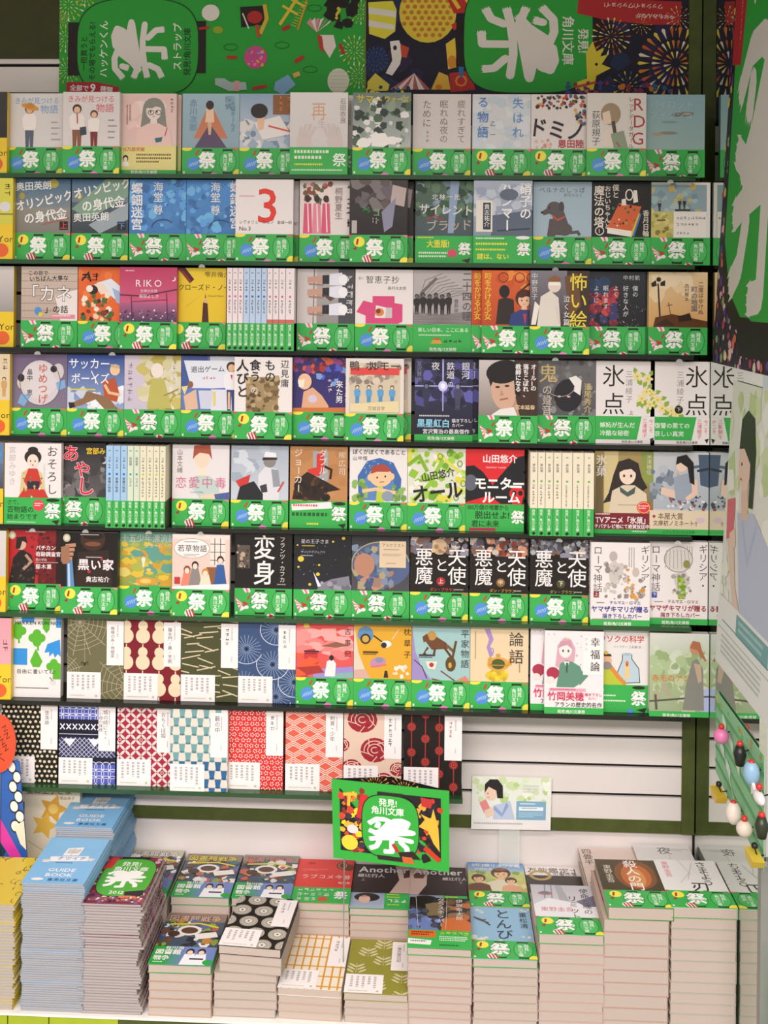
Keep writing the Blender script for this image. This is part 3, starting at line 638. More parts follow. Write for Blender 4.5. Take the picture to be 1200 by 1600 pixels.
def f(a):
    a.g(0, 0, 100, 95, 'd8622a', 'b8481f'); a.spk(30, 0, 100, 30, ['e88a3c', 'c8541f'], 16, 6, 12); a.v('時をかける少女', 4, 4, 12.5, 'e8c23a', b=.03, lead=.92)
    for x in (36, 64, 84): a.ring(x, 12, 8, 8, 1.4, '6a2a18')
    a.p('2e2420', 24, 92, 28, 50, 40, 46, 54, 50, 56, 92); a.e(38, 36, 9, 11, '1f1a1a'); a.l('3a2018', 3, 60, 40, 90, 14); a.bust(72, 34, 66, '2c3f7a', 'e6bc98', '4a2418'); a.p('c23a34', 70, 74, 76, 74, 74, 94)
TOKI = f
B(2, 734, 0, 'd25f2a', 'b', 'orange paperback peeping out behind its duplicate with a blazer pupil', TOKI)
B(2, 753, 1, 'd25f2a', 'b', 'orange paperback with a blazer pupil and a dark silhouette', TOKI)
def f(a):
    a.g(0, 0, 100, 95, '7d7a84', '3c3430'); a.r(62, 0, 100, 95, '3a2c22'); a.p('6a4a2c', 58, 10, 80, 4, 86, 60, 66, 80)
    a.p('ddd6cc', 12, 95, 18, 44, 34, 34, 48, 46, 52, 95); a.p('ebe5dc', 16, 60, 10, 92, 2, 92, 8, 52); a.e(41, 25, 11, 12, 'e2d2c4'); a.p('f0ece6', 31, 20, 51, 20, 51, 25, 31, 25); a.l('d8cfc2', 4, 44, 60, 50, 90); a.p('8a5a34', 30, 14, 42, 8, 52, 14, 50, 19, 32, 19)
    a.v('怖い絵', 66, 4, 31, 'e8d24a', b=.012, lead=1.02); a.v('中野京子', 2, 4, 11, 'd8d4d0', lead=1.05); a.v('泣く女篇', 56, 42, 12, 'efeae6', lead=1.1)
B(2, 828, 2, '4a423e', 'c', 'dark paperback with a pale-gowned figure and tall yellow title', f)
def f(a):
    a.g(0, 0, 100, 95, '2a3038', '1c1a1e'); a.spk(0, 30, 50, 95, ['b03440', '8a2a3a', 'c84a48', '6a2638', '3a3a6a'], 60, 4, 11); a.spk(0, 14, 40, 40, ['2f4a7a', '28405f'], 16, 5, 12); a.spk(0, 50, 100, 95, ['e8d8d8', 'd86a6a'], 60, .4, .9)
    a.t('中村航', 62, 6, 9, 'd4d4d4', lead=1.1); a.v('僕の', 78, 24, 10, 'e2e2e2'); a.v('好きな人が、', 62, 24, 10, 'e2e2e2', lead=1.1); a.v('よく', 45, 24, 10, 'e2e2e2'); a.v('眠れます', 28, 24, 10, 'e2e2e2', lead=1.05); a.v('ように', 12, 24, 10, 'e2e2e2', lead=1.05)
B(2, 916, 0, '23252b', 'b', 'black paperback with a red nebula glow and scattered white lettering', f)
def f(a):
    a.g(0, 0, 100, 95, 'e2c79a', 'd0a05c'); a.spk(10, 0, 70, 40, ['ecd8b4', 'e8cfa4'], 14, 10, 18); a.l('2a1c12', 2.6, 16, 20, 20, 84); a.p('2a1c12', 4, 20, 12, 14, 14, 24, 6, 26); a.p('2a1c12', 20, 18, 28, 14, 28, 24, 20, 24); a.e(17, 13, 4, 4, '2a1c12'); a.l('5a3c20', 1, 34, 52, 38, 76); a.l('5a3c20', 1, 31, 58, 41, 56)
    a.p('5a3418', 8, 95, 12, 78, 40, 72, 100, 84, 100, 95); a.p('2e1c10', 50, 76, 70, 70, 74, 82, 52, 86); a.p('3f2410', 10, 92, 30, 80, 46, 92); a.v('二度はゆけぬ', 84, 16, 9.5, '5f4a50'); a.v('町の地図', 72, 24, 11, '6a6a80', b=.02); a.v('西村賢太', 61, 20, 7.5, '6a5a50')
B(2, 1013, 0, 'd9b77c', 'b', 'sepia paperback with a street lamp against a tan sky', f)

# shelf 4
def f(a):
    a.g(0, 0, 100, 95, '6f5f7c', '7d7488'); a.e(52, 50, 36, 40, 'cfc8cc', 22); a.e(50, 46, 32, 32, 'd6d0d2', 20)
    a.e(22, 50, 11, 13, 'd3ccc8'); a.e(18, 42, 6, 7, '2a2628'); a.e(84, 30, 10, 14, 'cdc6c6'); a.e(76, 26, 6, 6, '2a2628'); a.p('7fa8d0', 18, 70, 36, 72, 24, 92, 12, 86); a.p('7fa8d0', 80, 50, 96, 44, 98, 58, 84, 64); a.ring(52, 50, 36, 40, 1, '5a5260')
    a.v('ゆめつげ', 48, 16, 18, 'c9674c', b=.01); a.v('畠中', 28, 26, 11, '3a3438'); a.v('恵', 28, 62, 11, '3a3438')
B(3, 17, 0, '74667f', 'c', 'mauve paperback with a pale cloud ring and vermilion hiragana', f)
def f(a):
    a.g(0, 0, 100, 95, '2c4a94', '8fa4c8'); a.spk(0, 60, 100, 95, ['dfe3ea', 'c3cde0', 'eceef2'], 22, 8, 16); a.p('b4542e', 62, 46, 84, 40, 92, 66, 88, 82, 66, 78); a.e(84, 26, 9, 10, 'e6c39a'); a.p('c8b088', 76, 16, 92, 18, 92, 24, 78, 22); a.l('e2b890', 5, 66, 52, 74, 66, 94, 70)
    a.p('8a6a4a', 34, 64, 72, 74, 90, 94, 66, 95, 50, 78, 26, 88, 12, 92, 10, 84, 28, 76); a.p('2c241e', 2, 84, 12, 84, 14, 92, 4, 95)
    a.t('サッカー', 2, 6, 20, 'eef0f2', b=.015, kx=.92); a.t('ボーイズ', 6, 32, 20, 'eef0f2', b=.015, kx=.86); a.l('d8c84a', 2.4, 4, 61, 50, 61); a.l('f0f0ee', 1.6, 42, 28, 54, 52)
B(3, 105, 0, '4a68a8', 'c', 'blue paperback with a running footballer drawing and white katakana', f)
def f(a):
    a.g(0, 0, 55, 95, 'cfc4cf', 'c4bccd'); a.g(45, 0, 100, 95, 'b8a94e', 'a89a44'); a.spk(30, 0, 100, 90, ['d6d0b4', 'c4b968', 'b3a858', 'e0dcd0', 'cfc89a'], 44, 7, 15)
    a.e(58, 26, 11, 13, 'e6ded2'); a.p('b9b460', 48, 40, 70, 40, 84, 92, 40, 92); a.l('8d8444', 2, 70, 70, 96, 58); a.sc(6, 5, 12, 11, 'b4aabc'); a.sc(5, 84, 6, 7, 'd3cdb2')
B(3, 193, 0, 'c2b97c', 'b', 'washed-out lilac and mustard paperback with a ghostly seated figure', f)
def f(a):
    a.r(0, 0, 46, 56, '42589a'); a.r(50, 0, 100, 14, 'ccd0de'); a.p('dde2ea', 4, 8, 96, 8, 92, 54, 18, 58); a.r(52, 58, 100, 95, 'dadce6'); a.r(0, 56, 50, 95, '5f7ab8'); a.p('c9cfe0', 30, 60, 56, 60, 52, 92, 34, 92); a.p('e2d488', 0, 54, 12, 52, 6, 68)
    a.t('退出ゲーム', 16, 18, 12, '22304a', rot=-2, b=.005); a.sc(4, 36, 35, 6, 'cf6a78', False); a.e(16, 50, 5, 6, '8a6044'); a.p('d9b69a', 4, 70, 26, 58, 30, 92, 8, 95)
    a.man(88, 10, 86, 'e9e9ec', 'e2b48a', '3a2c2a', '33477c'); a.p('e2b48a', 82, 62, 86, 62, 86, 92, 82, 92); a.p('c23a48', 86, 32, 90, 32, 89, 42); a.r(56, 62, 60, 86, 'e0cf60')
B(3, 280, 0, '5f76b0', 'c', 'blue and white schoolroom paperback with a girl in a navy skirt', f)
def f(a):
    a.r(20, 34, 76, 95, 'a08a62'); a.spk(20, 34, 76, 95, ['8a744c', 'b49e74', '6f5c3a', 'c0ac84'], 40, 4, 9); a.spk(24, 60, 74, 92, ['5a4a30'], 14, 1, 4, 1.6)
    a.v('辺見庸', 80, 4, 15, '2a2625', lead=1.1); a.v('もの', 52, 4, 20, '1d1a1a', b=.02); a.v('食う', 26, 4, 20, '1d1a1a', b=.03); a.v('人びと', 3, 4, 22, '1d1a1a', b=.03, lead=1.02); a.v('の', 28, 50, 14, 'ece6e0')
B(3, 366, 1, 'e6e1dd', 'a', 'white paperback with a brown relief panel and brushed black title', f)
def f(a):
    a.g(0, 0, 100, 95, '2b2a68', '3a2f70'); a.spk(0, 0, 100, 24, ['a8342c', '6a2438', 'c85a34', '8a3f7a', '3f5ab0'], 40, 4, 10); a.spk(40, 16, 100, 46, ['4f5fc0', '7a9fd8', '2f2f80'], 16, 5, 9)
    a.p('dba884', 14, 95, 18, 60, 34, 52, 50, 66, 62, 84, 60, 95); a.e(20, 42, 12, 14, 'e8c09a'); a.p('efe8d8', 8, 40, 20, 38, 18, 52, 10, 52); a.e(34, 72, 8, 7, 'cfc4d8'); a.p('c8743c', 0, 88, 100, 86, 100, 95, 0, 95)
    a.sc(5, 89, 24, 11, 'ebe6e6'); a.v('来た男', 74, 40, 13, 'f2eeea', b=.02); a.sc(3, 60, 36, 8, 'efe9e4')
B(3, 458, 0, '302c66', 'c', 'indigo paperback with a bald bare-chested figure', f)
def f(a):
    a.r(6, 8, 94, 94, 'cfc2a8'); a.spk(8, 10, 92, 42, ['b8a894', '9a8a80', 'd8cab4', '8a7f78'], 40, 4, 9); a.r(8, 16, 92, 28, 'd84a44'); a.t('鴨ホ', 6, 4, 18, '2a2625', b=.01, lead=1.5); a.t('ルモー', 40, 4, 18, '2a2625', b=.01)
    for q in range(4): a.man(20 + q * 20, 46, 34, '5a9fd0', 'e6c8a4', '3a2c24', '4a8fc4')
    a.p('e0d2a4', 8, 78, 92, 72, 92, 92, 8, 92); a.t('万城目学', 38, 82, 7.5, '6a5c50')
B(3, 540, 1, 'ded7d0', 'c', 'cream-framed paperback with four small blue-robed figures', f)
def f(a):
    a.g(0, 0, 100, 141, '3a3a5e', '15151f'); a.spk(0, 0, 100, 80, ['4a4a86', '2c2c4e', '5f5fa8', '22223a'], 40, 7, 16); a.p('aeb0e6', 47, 0, 50, 0, 49.5, 90, 48, 90); a.p('aeb0e6', 0, 46, 0, 48, 100, 47.5, 100, 46); a.e(48.5, 47, 8, 9, 'c9caf4'); a.e(48.5, 47, 4, 5, 'f1f0ff')
    a.man(20, 42, 46, '33334e', '6a6a88', '20202e'); a.man(74, 42, 46, '45455f', '8a8aa8', '2a2a38')
    a.v('銀河', 80, 5, 15, 'e6e6ee'); a.v('鉄道', 54, 5, 15, 'e6e6ee'); a.v('の', 57, 38, 10, 'e6e6ee'); a.v('夜', 28, 5, 15, 'e6e6ee'); a.v('宮沢賢治', 3, 4, 9, '8a8aa0')
    a.tx(8, 97, 80, 5, 'c8c8d0', 1); a.t('黒星紅白', 4, 104, 15, '8fd0e6', b=.04, kx=.95); a.t('描き下ろし\nカバー', 64, 103, 7, 'e6e6ea', b=.02); a.t('宮沢賢治の最高傑作', 14, 121, 9, 'e6e6ea', b=.02)
B(3, 648, 0, '26263c', None, 'midnight blue paperback with a cross-shaped star of light', f, bf=stripband(0), bh=11)
def f(a):
    a.g(0, 0, 100, 95, 'c8c2be', '8a7f78'); a.r(60, 0, 100, 95, '3f2c22'); a.p('b98f78', 44, 70, 62, 60, 70, 95, 40, 95); a.e(42, 52, 21, 34, 'cfa890', 22, rot=-8); a.e(42, 20, 30, 20, '1c1817', 20, rot=-10); a.p('1c1817', 58, 12, 72, 24, 70, 62, 62, 58, 60, 36); a.p('1c1817', 14, 22, 22, 20, 24, 36, 20, 46); a.e(32, 46, 4, 1.8, '2a201c'); a.e(48, 44, 4, 1.8, '2a201c'); a.l('9a6252', 2.4, 36, 68, 50, 65); a.p('b98f78', 38, 50, 43, 60, 36, 61); a.p('e6e2de', 20, 95, 36, 84, 60, 80, 66, 95)
    a.v('オール1の', 88, 6, 10, 'f2efec', b=.04, lead=.95); a.v('落ちこぼれ、', 75, 6, 10, 'f2efec', b=.04, lead=.95); a.v('教師になる', 62, 6, 10, 'f2efec', b=.04, lead=.95); a.t('宮本延春', 62, 76, 8.5, 'ecd8a8', b=.02)
B(3, 748, 1, '7a6a60', 'b', 'photo portrait paperback with a smiling dark-haired face', f)
def f(a):
    a.g(0, 0, 100, 95, '6a6a6a', '555457'); a.spk(0, 0, 100, 95, ['7a7a7a', '4c4c4e', '8c8b8a', '5f5f60'], 70, 3, 9); a.e(53, 60, 24, 28, '222126', 24); a.e(38, 62, 3, 1.6, 'e8b4b4'); a.e(54, 62, 3, 1.6, 'e8b4b4'); a.p('e9e7e4', 54, 30, 66, 26, 76, 34, 74, 60, 62, 52, 64, 44); a.ring(40, 40, 26, 22, 1, 'a8a49c', 20, 160)
    a.t('鬼', 2, 6, 34, 'c2ad74', b=.012); a.v('の跫音', 8, 42, 18, 'c9c2b0', lead=.98); a.v('道尾秀介', 80, 38, 13, 'cdb878', b=.01); a.tv(20, 62, 5, 30, 'b9b2a4', 1)
B(3, 839, 0, '636364', 'b', 'grey textured paperback with a black ghost mask and gilt character', f)
def freeze(vol):
    def f(a):
        X = 10 if vol == '上' else 58
        a.t('氷', X, 6, 40, '1f1d1c'); a.t('点', X, 54, 40, '1f1d1c'); a.v('三浦綾子', 50 if vol == '上' else 44, 16, 13, '8f8a80', lead=1.1)
        pts = ((70, 26), (88, 30), (86, 52), (78, 64), (92, 74)) if vol == '上' else ((12, 66), (20, 80), (36, 84), (2, 56), (44, 88))
        R = a.rnd
        for x, y in pts:
            for q in range(3):
                t = R.uniform(0, 6.28); a.p('8fae44', x, y, x + 11 * math.cos(t) - 4 * math.sin(t), y + 11 * math.sin(t) + 4 * math.cos(t), x + 17 * math.cos(t), y + 17 * math.sin(t), x + 11 * math.cos(t) + 4 * math.sin(t), y + 11 * math.sin(t) - 4 * math.cos(t))
        for x, y in pts:
            for q in range(5):
                t = q * 1.2566 + x; a.e(x + 5 * math.cos(t), y + 5 * math.sin(t), 4.4, 2.6, 'e9dc96', 8, rot=math.degrees(t))
            a.e(x, y, 2, 2, 'd8b43c', 8)
        a.t('上', 56, 84, 8, '6a6460') if vol == '上' else (a.e(48, 82, 7, 7, '1c1a1a'), a.t('下', 44, 78, 8, 'efe9e4'))
    return f
def fzb(t1, t2):
    return lambda a: (a.p('e6e1de', 78, 0, 100, 0, 100, 47, 74, 47, 70, 40), a.r(0, 40, 100, 47, 'e6e1de'), a.t(t1, 7, 10, 10, 'e4efdf', b=.02), a.t(t2, 7, 24, 10, 'e4efdf', b=.02), a.v('今こそ', 90, 4, 8, 'd2566a'), a.v('三浦綾子', 79, 3, 8.5, 'd2566a'), a.t('発見!角川文庫祭', 44, 41, 5, '3a3a36', b=.01), a.p('2a2422', 92, 38, 99, 36, 96, 45))
B(3, 923, 0, 'e6e1de', fzb('嫉妬が生んだ', '冷酷な秘密'), 'white paperback with yellow blossom sprays on its right and title on its left', freeze('上'))
B(3, 1016, 0, 'e6e1de', fzb('復讐の果ての', '哀しい真実'), 'white paperback with yellow blossom on its left and a black volume dot', freeze('下'))

# shelf 5
def f(a):
    a.v('おそろし', 74, 4, 20, '232020', lead=1.1); a.v('宮部みゆき', 7, 6, 13, 'b9b3b0', b=.005, lead=1.05); a.v('三島屋変調百物語事始', 68, 34, 4, 'a8c4c0')
    a.p('d5c08c', 26, 95, 30, 52, 42, 44, 56, 44, 66, 52, 76, 95); a.p('c4382f', 42, 44, 58, 44, 66, 70, 60, 76, 40, 76, 34, 66); a.r(40, 66, 62, 84, '2f2a3c'); a.p('c4382f', 24, 95, 34, 80, 70, 80, 78, 95); a.spk(34, 48, 66, 94, ['d8b04a', 'e8d8c8', '4a8a4a'], 14, 1.5, 3)
    a.e(50, 24, 15, 13, '2b2625'); a.e(50, 12, 9, 6, '2b2625'); a.e(50, 31, 10, 12, 'eed8c6'); a.e(46, 31, 1.2, 1.5, '2a2320', 8); a.e(54, 31, 1.2, 1.5, '2a2320', 8); a.e(50, 38, 1.6, 1.2, 'c23a34', 8)
B(4, 7, 1, 'e6e1de', lambda a: (a.t('さて、', 5, 4, 9, '153f1b', b=.02), a.t('百物語の', 5, 15, 12, '153f1b', b=.02), a.t('始まりです', 5, 28, 11, '153f1b', b=.02), a.e(61, 13, 10, 10, 'd8464c'), a.tx(54, 9, 14, 7, 'f4e8e6', 2), a.e(86, 23, 13, 21, '37ad4b'), a.e(86, 4, 12, 3, '1d2a1a'), a.fest(74, 12, 24, 25, 'f4f2ee', 66), a.p('2a2422', 84, 40, 98, 38, 94, 47), a.tx(5, 42, 60, 3, 'd8e8d0', 1)), 'white paperback with a kimono-clad figure and red obi sash', f)
def f(a):
    a.g(0, 0, 100, 95, '1f1e20', '5f5c5c'); a.spk(0, 40, 100, 95, ['6f6c6c', '3f3d3e', '8a8786', '555252'], 40, 6, 14); a.T(23, 0); a.t('宮部みゆき', 42, 8, 12, 'e6c22c', b=.04, kx=.95); a.e(74, 30, 5, 6, 'efe9e4'); a.e(72, 29, 4.6, 5.4, '2a292a')
    for b_, c in ((.06, 'efe6e4'), (.025, 'd8203a')):
        a.t('あ', 2, 2, 30, c, b=b_, rot=6); a.t('や', 22, 30, 30, c, b=b_, rot=6); a.t('し', 26, 58, 34, c, b=b_, rot=4)
B(4, 77, 0, '3c3a3b', 'b', 'storm-cloud black paperback with big red tilted hiragana', f)
def f(a):
    a.p('e6ddc8', 46, 40, 58, 40, 62, 56, 42, 56); a.p('b9cfc8', 30, 70, 40, 54, 64, 54, 82, 66, 84, 95, 50, 95); a.e(52, 24, 13, 17, 'ecd4bc'); a.p('a3523c', 36, 26, 38, 2, 66, -2, 70, 26, 64, 16, 48, 14, 40, 20); a.p('e4cdb4', 50, 88, 90, 82, 96, 95, 50, 95); a.p('4a5f9a', 74, 86, 100, 82, 100, 95, 76, 95)
    a.v('山本文緒', 8, 8, 10.5, '6a6462'); a.t('恋愛中毒', 5, 56, 21, 'd06c92', lead=1.1); a.t('Love Holic', 32, 80, 5, '7a8a8a')
B(4, 269, 0, 'e0dcdc', 'a', 'white paperback with a red-haired figure cropped at the eyes and pink title', f)
def f(a):
    a.g(0, 0, 100, 95, 'a8b3bf', 'c4ccd4'); a.spk(0, 0, 60, 60, ['b5c0ca', '9dabb8', 'cdd5dc'], 20, 8, 16); a.p('d8dade', 46, 95, 48, 50, 60, 36, 80, 40, 86, 70, 84, 95); a.p('9298a2', 70, 40, 82, 42, 86, 70, 74, 72); a.e(67, 26, 11, 12, '8a8480'); a.p('e9e9ea', 56, 22, 60, 10, 78, 12, 80, 22); a.p('2a2a2e', 56, 20, 80, 20, 80, 24, 54, 25)
    a.p('22232a', 10, 95, 16, 70, 40, 62, 56, 84, 56, 95); a.p('c83a34', 8, 62, 34, 50, 30, 66, 14, 72); a.p('3a3c44', 50, 70, 62, 66, 64, 80, 54, 82); a.l('c8504a', 3, 82, 80, 92, 62)
B(4, 361, 0, 'b3bdc7', 'c', 'cold grey paperback with a capped seated figure and red paper shape', f)
def f(a):
    a.spk(0, 0, 100, 95, ['b98452', 'c08c5a', 'b47e4c'], 20, 8, 16); a.r(40, 8, 66, 60, '9fa4a8'); a.p('cf3a34', 46, 14, 58, 6, 60, 40, 50, 52, 34, 48, 30, 40, 46, 36); a.p('2c1e18', 4, 92, 10, 60, 30, 44, 62, 60, 88, 74, 60, 80, 66, 95); a.spk(10, 56, 66, 92, ['1d1512', '5a3a24', '3a281c'], 26, 3, 8); a.l('2c1e18', 4, 60, 34, 72, 40, 70, 56)
    a.v('ジョーカー', 7, 4, 15, 'e6dccc', b=.012, lead=1.02); a.v('ダブル・', 50, 4, 15, 'e2d6c6', b=.012); a.v('柳広司', 84, 8, 13, 'dccdb8', b=.01, lead=1.1)
B(4, 453, 0, 'bb8755', lambda a: (a.p('efe6e6', 3, 6, 72, 1, 74, 12, 4, 17), a.tx(6, 6, 62, 7, 'd24a4a', 1), a.tx(4, 20, 68, 12, '1c5a28', 1), a.tx(30, 38, 24, 6, 'ece040', 1), a.e(86, 22, 12, 20, '37ad4b'), a.e(86, 4, 11, 3, '1d2a1a'), a.fest(75, 12, 22, 25, 'f4f2ee', 66), a.p('2a2422', 84, 40, 98, 38, 94, 47)), 'tan paperback with a dark crouching shape and red gloved arm', f)
def f(a):
    a.p('3f6aa8', 16, 92, 14, 50, 30, 24, 52, 18, 76, 26, 90, 54, 88, 92); a.p('5a84bc', 24, 92, 26, 56, 40, 36, 60, 34, 76, 50, 80, 92); a.spk(20, 24, 84, 50, ['cfdcea'], 26, .6, 1.2); a.spk(8, 60, 30, 92, ['6f9a48', '8ab45a', '4f7a3a'], 20, 4, 8); a.spk(76, 66, 96, 92, ['6f9a48', '8ab45a'], 14, 4, 8)
    a.e(54, 50, 20, 18, 'e8c49a'); a.e(36, 52, 5, 6, 'e8c49a'); a.e(73, 50, 5, 6, 'e8c49a'); a.p('a8483a', 36, 46, 40, 32, 60, 28, 74, 40, 66, 42, 48, 42); a.p('b9cc3e', 48, 68, 58, 66, 60, 95, 46, 95); a.l('e6c29a', 6, 22, 76, 46, 72, 80, 78); a.e(48, 52, 1.5, 2, '2a2320', 8); a.e(62, 50, 1.5, 2, '2a2320', 8); a.l('a05a48', 1.4, 52, 60, 60, 59)
    a.e(66, 84, 10, 9, '8a98a8'); a.t('ぼくがぼくであること', 5, 3, 9.6, '2f2b2a', b=.01, kx=.96); a.t('山中恒', 5, 15, 8, '4a4644', lead=1.1)
B(4, 546, 0, 'e4e0dc', 'c', 'white paperback with a big-eared boy in a blue arch', f)
def f(a):
    a.spk(0, 0, 100, 95, ['8fbf3a', '9fce4c', 'd8d44a', 'b9dc7a', '6fa52e', 'e9e6dc'], 70, 3, 11); a.l('7fb02e', 6, 0, 30, 20, 14, 34, 40); a.l('8fc23c', 7, 10, 92, 40, 60, 60, 20); a.l('d8d850', 5, 50, 8, 90, 40)
    for x, y in ((56, 14), (72, 8), (90, 26), (96, 60), (84, 84)): a.ring(x, y, 4, 5, 1.6, '6f9a2a')
    a.t('山田悠介', 22, 44, 16, '1e1c1a', b=.02, rot=-12, kx=.92); a.t('オール', 6, 66, 32, '1a1817', b=.05, rot=-8, kx=.92)
B(4, 636, 0, 'd9dcc8', 'c', 'lime and white paperback of splashes with heavy black katakana', f)
def f(a):
    a.p('17191e', 0, 30, 14, 28, 30, 40, 46, 62, 60, 44, 86, 14, 100, 10, 100, 94, 60, 94, 40, 80, 0, 92); a.e(8, 58, 12, 14, '5f6472'); a.p('d8252c', 66, 20, 78, 12, 74, 30); a.e(88, 76, 13, 12, 'd8252c'); a.p('d8252c', 78, 84, 98, 84, 96, 94, 80, 94); a.e(83, 75, 4, 4.4, '17191e'); a.e(94, 75, 4, 4.4, '17191e'); a.r(76, 62, 96, 66, 'f1eeea')
    a.t('山田悠介', 28, 9, 15, 'f4f0ee', b=.03); a.t('monitor room', 34, 28, 5.5, 'f0dcdc'); a.t('モニター', 14, 48, 23, 'f4f2ee', b=.05, kx=.95); a.t('ルーム', 28, 72, 22, 'f4f2ee', b=.05)
B(4, 727, 0, 'd8252c', lambda a: (a.t('100万個の地雷から', 2, 1, 9.5, '123a18', b=.03, kx=.9), a.t('脱出せよ!', 16, 12, 14, '123a18', b=.03), a.t('君に未来', 10, 28, 12, '123a18', b=.03), a.r(6, 41, 52, 46, 'b02c4c'), a.e(90, 22, 12, 20, '37ad4b'), a.fest(80, 13, 20, 24, 'f4f2ee', 66)), 'scarlet paperback with black waves, skull and chunky white katakana', f)
def f(a):
    a.g(0, 0, 100, 108, 'a8945c', '7d6c42'); a.r(16, 0, 40, 108, 'cfc08a'); a.r(2, 20, 14, 108, '6a5c3c'); a.p('8a9a4a', 78, 0, 100, 0, 100, 60, 82, 50)
    a.p('2e2622', 32, 40, 40, 18, 58, 12, 74, 20, 80, 44, 90, 62, 84, 66, 80, 90, 70, 60, 42, 62, 28, 86, 14, 90, 24, 72); a.e(56, 40, 14, 17, 'eed8c4'); a.p('2e2622', 42, 36, 46, 22, 66, 22, 71, 38, 62, 30, 50, 32); a.e(50, 42, 2, 2.6, '3a2c2a', 8); a.e(62, 42, 2, 2.6, '3a2c2a', 8)
    a.p('d9cbb0', 24, 106, 30, 68, 48, 58, 68, 58, 88, 72, 92, 106); a.p('4a5c58', 42, 60, 56, 70, 70, 60, 68, 72, 56, 78, 44, 70); a.l('b9a98c', 2, 40, 92, 78, 92); a.v('氷菓', 2, 6, 19, 'ded6cc', b=.03); a.v('米澤穂信', 88, 4, 9, 'dcd2b8')
    a.r(0, 106, 100, 134, '7a1f2a'); a.tx(2, 107, 40, 4, 'efe0e0', 1); a.t('TVアニメ「氷菓」', 2, 112, 12.5, 'f4efee', b=.04, kx=.88); a.t('チバテレビ他にて絶賛放送中!', 0, 125, 8, 'f4efee', b=.03, kx=.9); a.e(84, 96, 12, 11, 'd63a44'); a.ring(84, 96, 10, 9, 1, 'e8c46a'); a.tx(76, 92, 16, 8, 'f2d8c8', 2); a.r(0, 134, 100, 142, GREEN); a.tx(64, 136, 32, 4, 'e4efdc', 1)
B(4, 929, 0, '97855a', None, 'ochre paperback with a long-haired sailor-collar figure and maroon print block', f)
def f(a):
    a.g(0, 0, 100, 98, 'c5c9cc', 'a9b3bc'); a.spk(0, 30, 40, 80, ['7d8a96', '96a2ac', '6a7886', 'b4bcc4'], 26, 5, 12); a.l('5a6a7a', 5, 70, 26, 98, 22); a.p('4a5c74', 82, 4, 100, 4, 100, 60, 86, 56); a.l('2a3440', 4, 80, 32, 100, 28)
    a.spk(30, 74, 100, 98, ['d8d8dc', '5a6470', 'b4bcc8', '8a5a5a', '3f4a58'], 44, 2, 5); a.p('e0c4b0', 20, 60, 46, 66, 44, 80, 18, 72); a.p('98a4b4', 40, 44, 62, 36, 80, 48, 76, 84, 44, 82); a.p('e4c6b0', 70, 46, 80, 46, 82, 72, 64, 84, 60, 78, 72, 68); a.e(54, 22, 10, 12, 'e8cdb8'); a.p('1f1d20', 44, 22, 46, 8, 62, 4, 74, 18, 76, 56, 68, 52, 64, 26, 52, 18); a.l('c8a888', 3, 46, 36, 50, 40)
    a.r(0, 100, 100, 132, 'ddcdb0'); a.t('◆', 4, 107, 7, 'a8324a'); a.t('本屋大賞', 14, 104, 12, '5a3a2a', b=.012, kx=.9); a.t('文庫初ノミネート!!', 6, 117, 10, '5a3a2a', b=.02, kx=.88); a.e(86, 116, 8, 5, 'd6b8c8'); a.r(0, 132, 100, 142, GREEN); a.t('メディアワークス文庫', 22, 134, 5.5, '1a5a2a', b=.01)
B(4, 1017, 0, 'c9cac8', None, 'silver grey paperback with a black-haired figure at a wrecked keyboard', f)

# shelf 6
def emblem(a): a.e(10, 10, 6.5, 7, 'b9b49a'); a.e(10, 10, 4, 4.4, 'd8d4bc'); a.tx(34, 3, 38, 3, 'b9b4ae', 1)
def f(a):
    a.g(0, 0, 100, 95, '8a1c22', '5a1418'); a.r(0, 0, 56, 95, 'b0222a'); a.spk(44, 8, 96, 92, ['6a161a', '7d1a20', '4a1014'], 60, 2, 5); a.r(88, 0, 100, 95, '2a0e10')
    a.p('1d1716', 4, 95, 12, 50, 26, 34, 44, 44, 52, 70, 50, 95); a.e(26, 26, 9, 10, 'cfa890'); a.p('241a18', 16, 34, 18, 14, 34, 12, 37, 24, 28, 20, 24, 34); a.l('b08a74', 5, 34, 44, 44, 56, 30, 70); a.spk(10, 60, 48, 92, ['3a2a26', '5a4a3a'], 16, 2, 4)
    emblem(a); a.t('バチカン', 52, 27, 9, 'f0e8e6', b=.03); a.t('奇跡調査官', 52, 38, 9, 'f0e8e6', b=.03); a.t('黒の学院', 52, 50, 5, 'e8dcd8'); a.t('藤木稟', 52, 60, 9, 'f0e8e6', b=.02, lead=1.1); a.l('d8b8b4', .8, 52, 57, 92, 57)
B(5, 10, 0, '7d1a1f', 'a', 'dark red paperback with a clasped-hands figure in black', f)
def f(a):
    a.g(0, 0, 100, 95, '0f0c0b', '17110e'); a.e(56, 12, 22, 20, '3a261c'); a.e(56, 20, 14, 4, '7a4a30'); a.e(56, 6, 18, 6, '1a120e'); a.p('2c1e18', 30, 34, 84, 30, 92, 95, 24, 95)
    a.p('5a8ab8', 11, 95, 10, 52, 20, 48, 24, 95); a.p('b9d0e4', 13, 95, 12, 54, 15, 52, 17, 95)
    for q in range(4): a.l('b4876a', 6, 8 + q * 1, 24 + q * 7, 26 - q * 2, 22 + q * 8)
    a.p('9a6f56', 0, 26, 14, 22, 16, 54, 4, 56, 0, 50); emblem(a)
    a.t('黒い家', 30, 46, 20, 'ecdfe0', b=.05, lead=1.08); a.t('貴志祐介', 44, 76, 10.5, 'efe9e6', b=.02); a.tx(44, 42, 40, 3, 'd8ccc8', 1); a.e(50, 68, 3, 3, 'b02c30'); a.e(72, 46, 2.4, 2.4, 'b02c30')
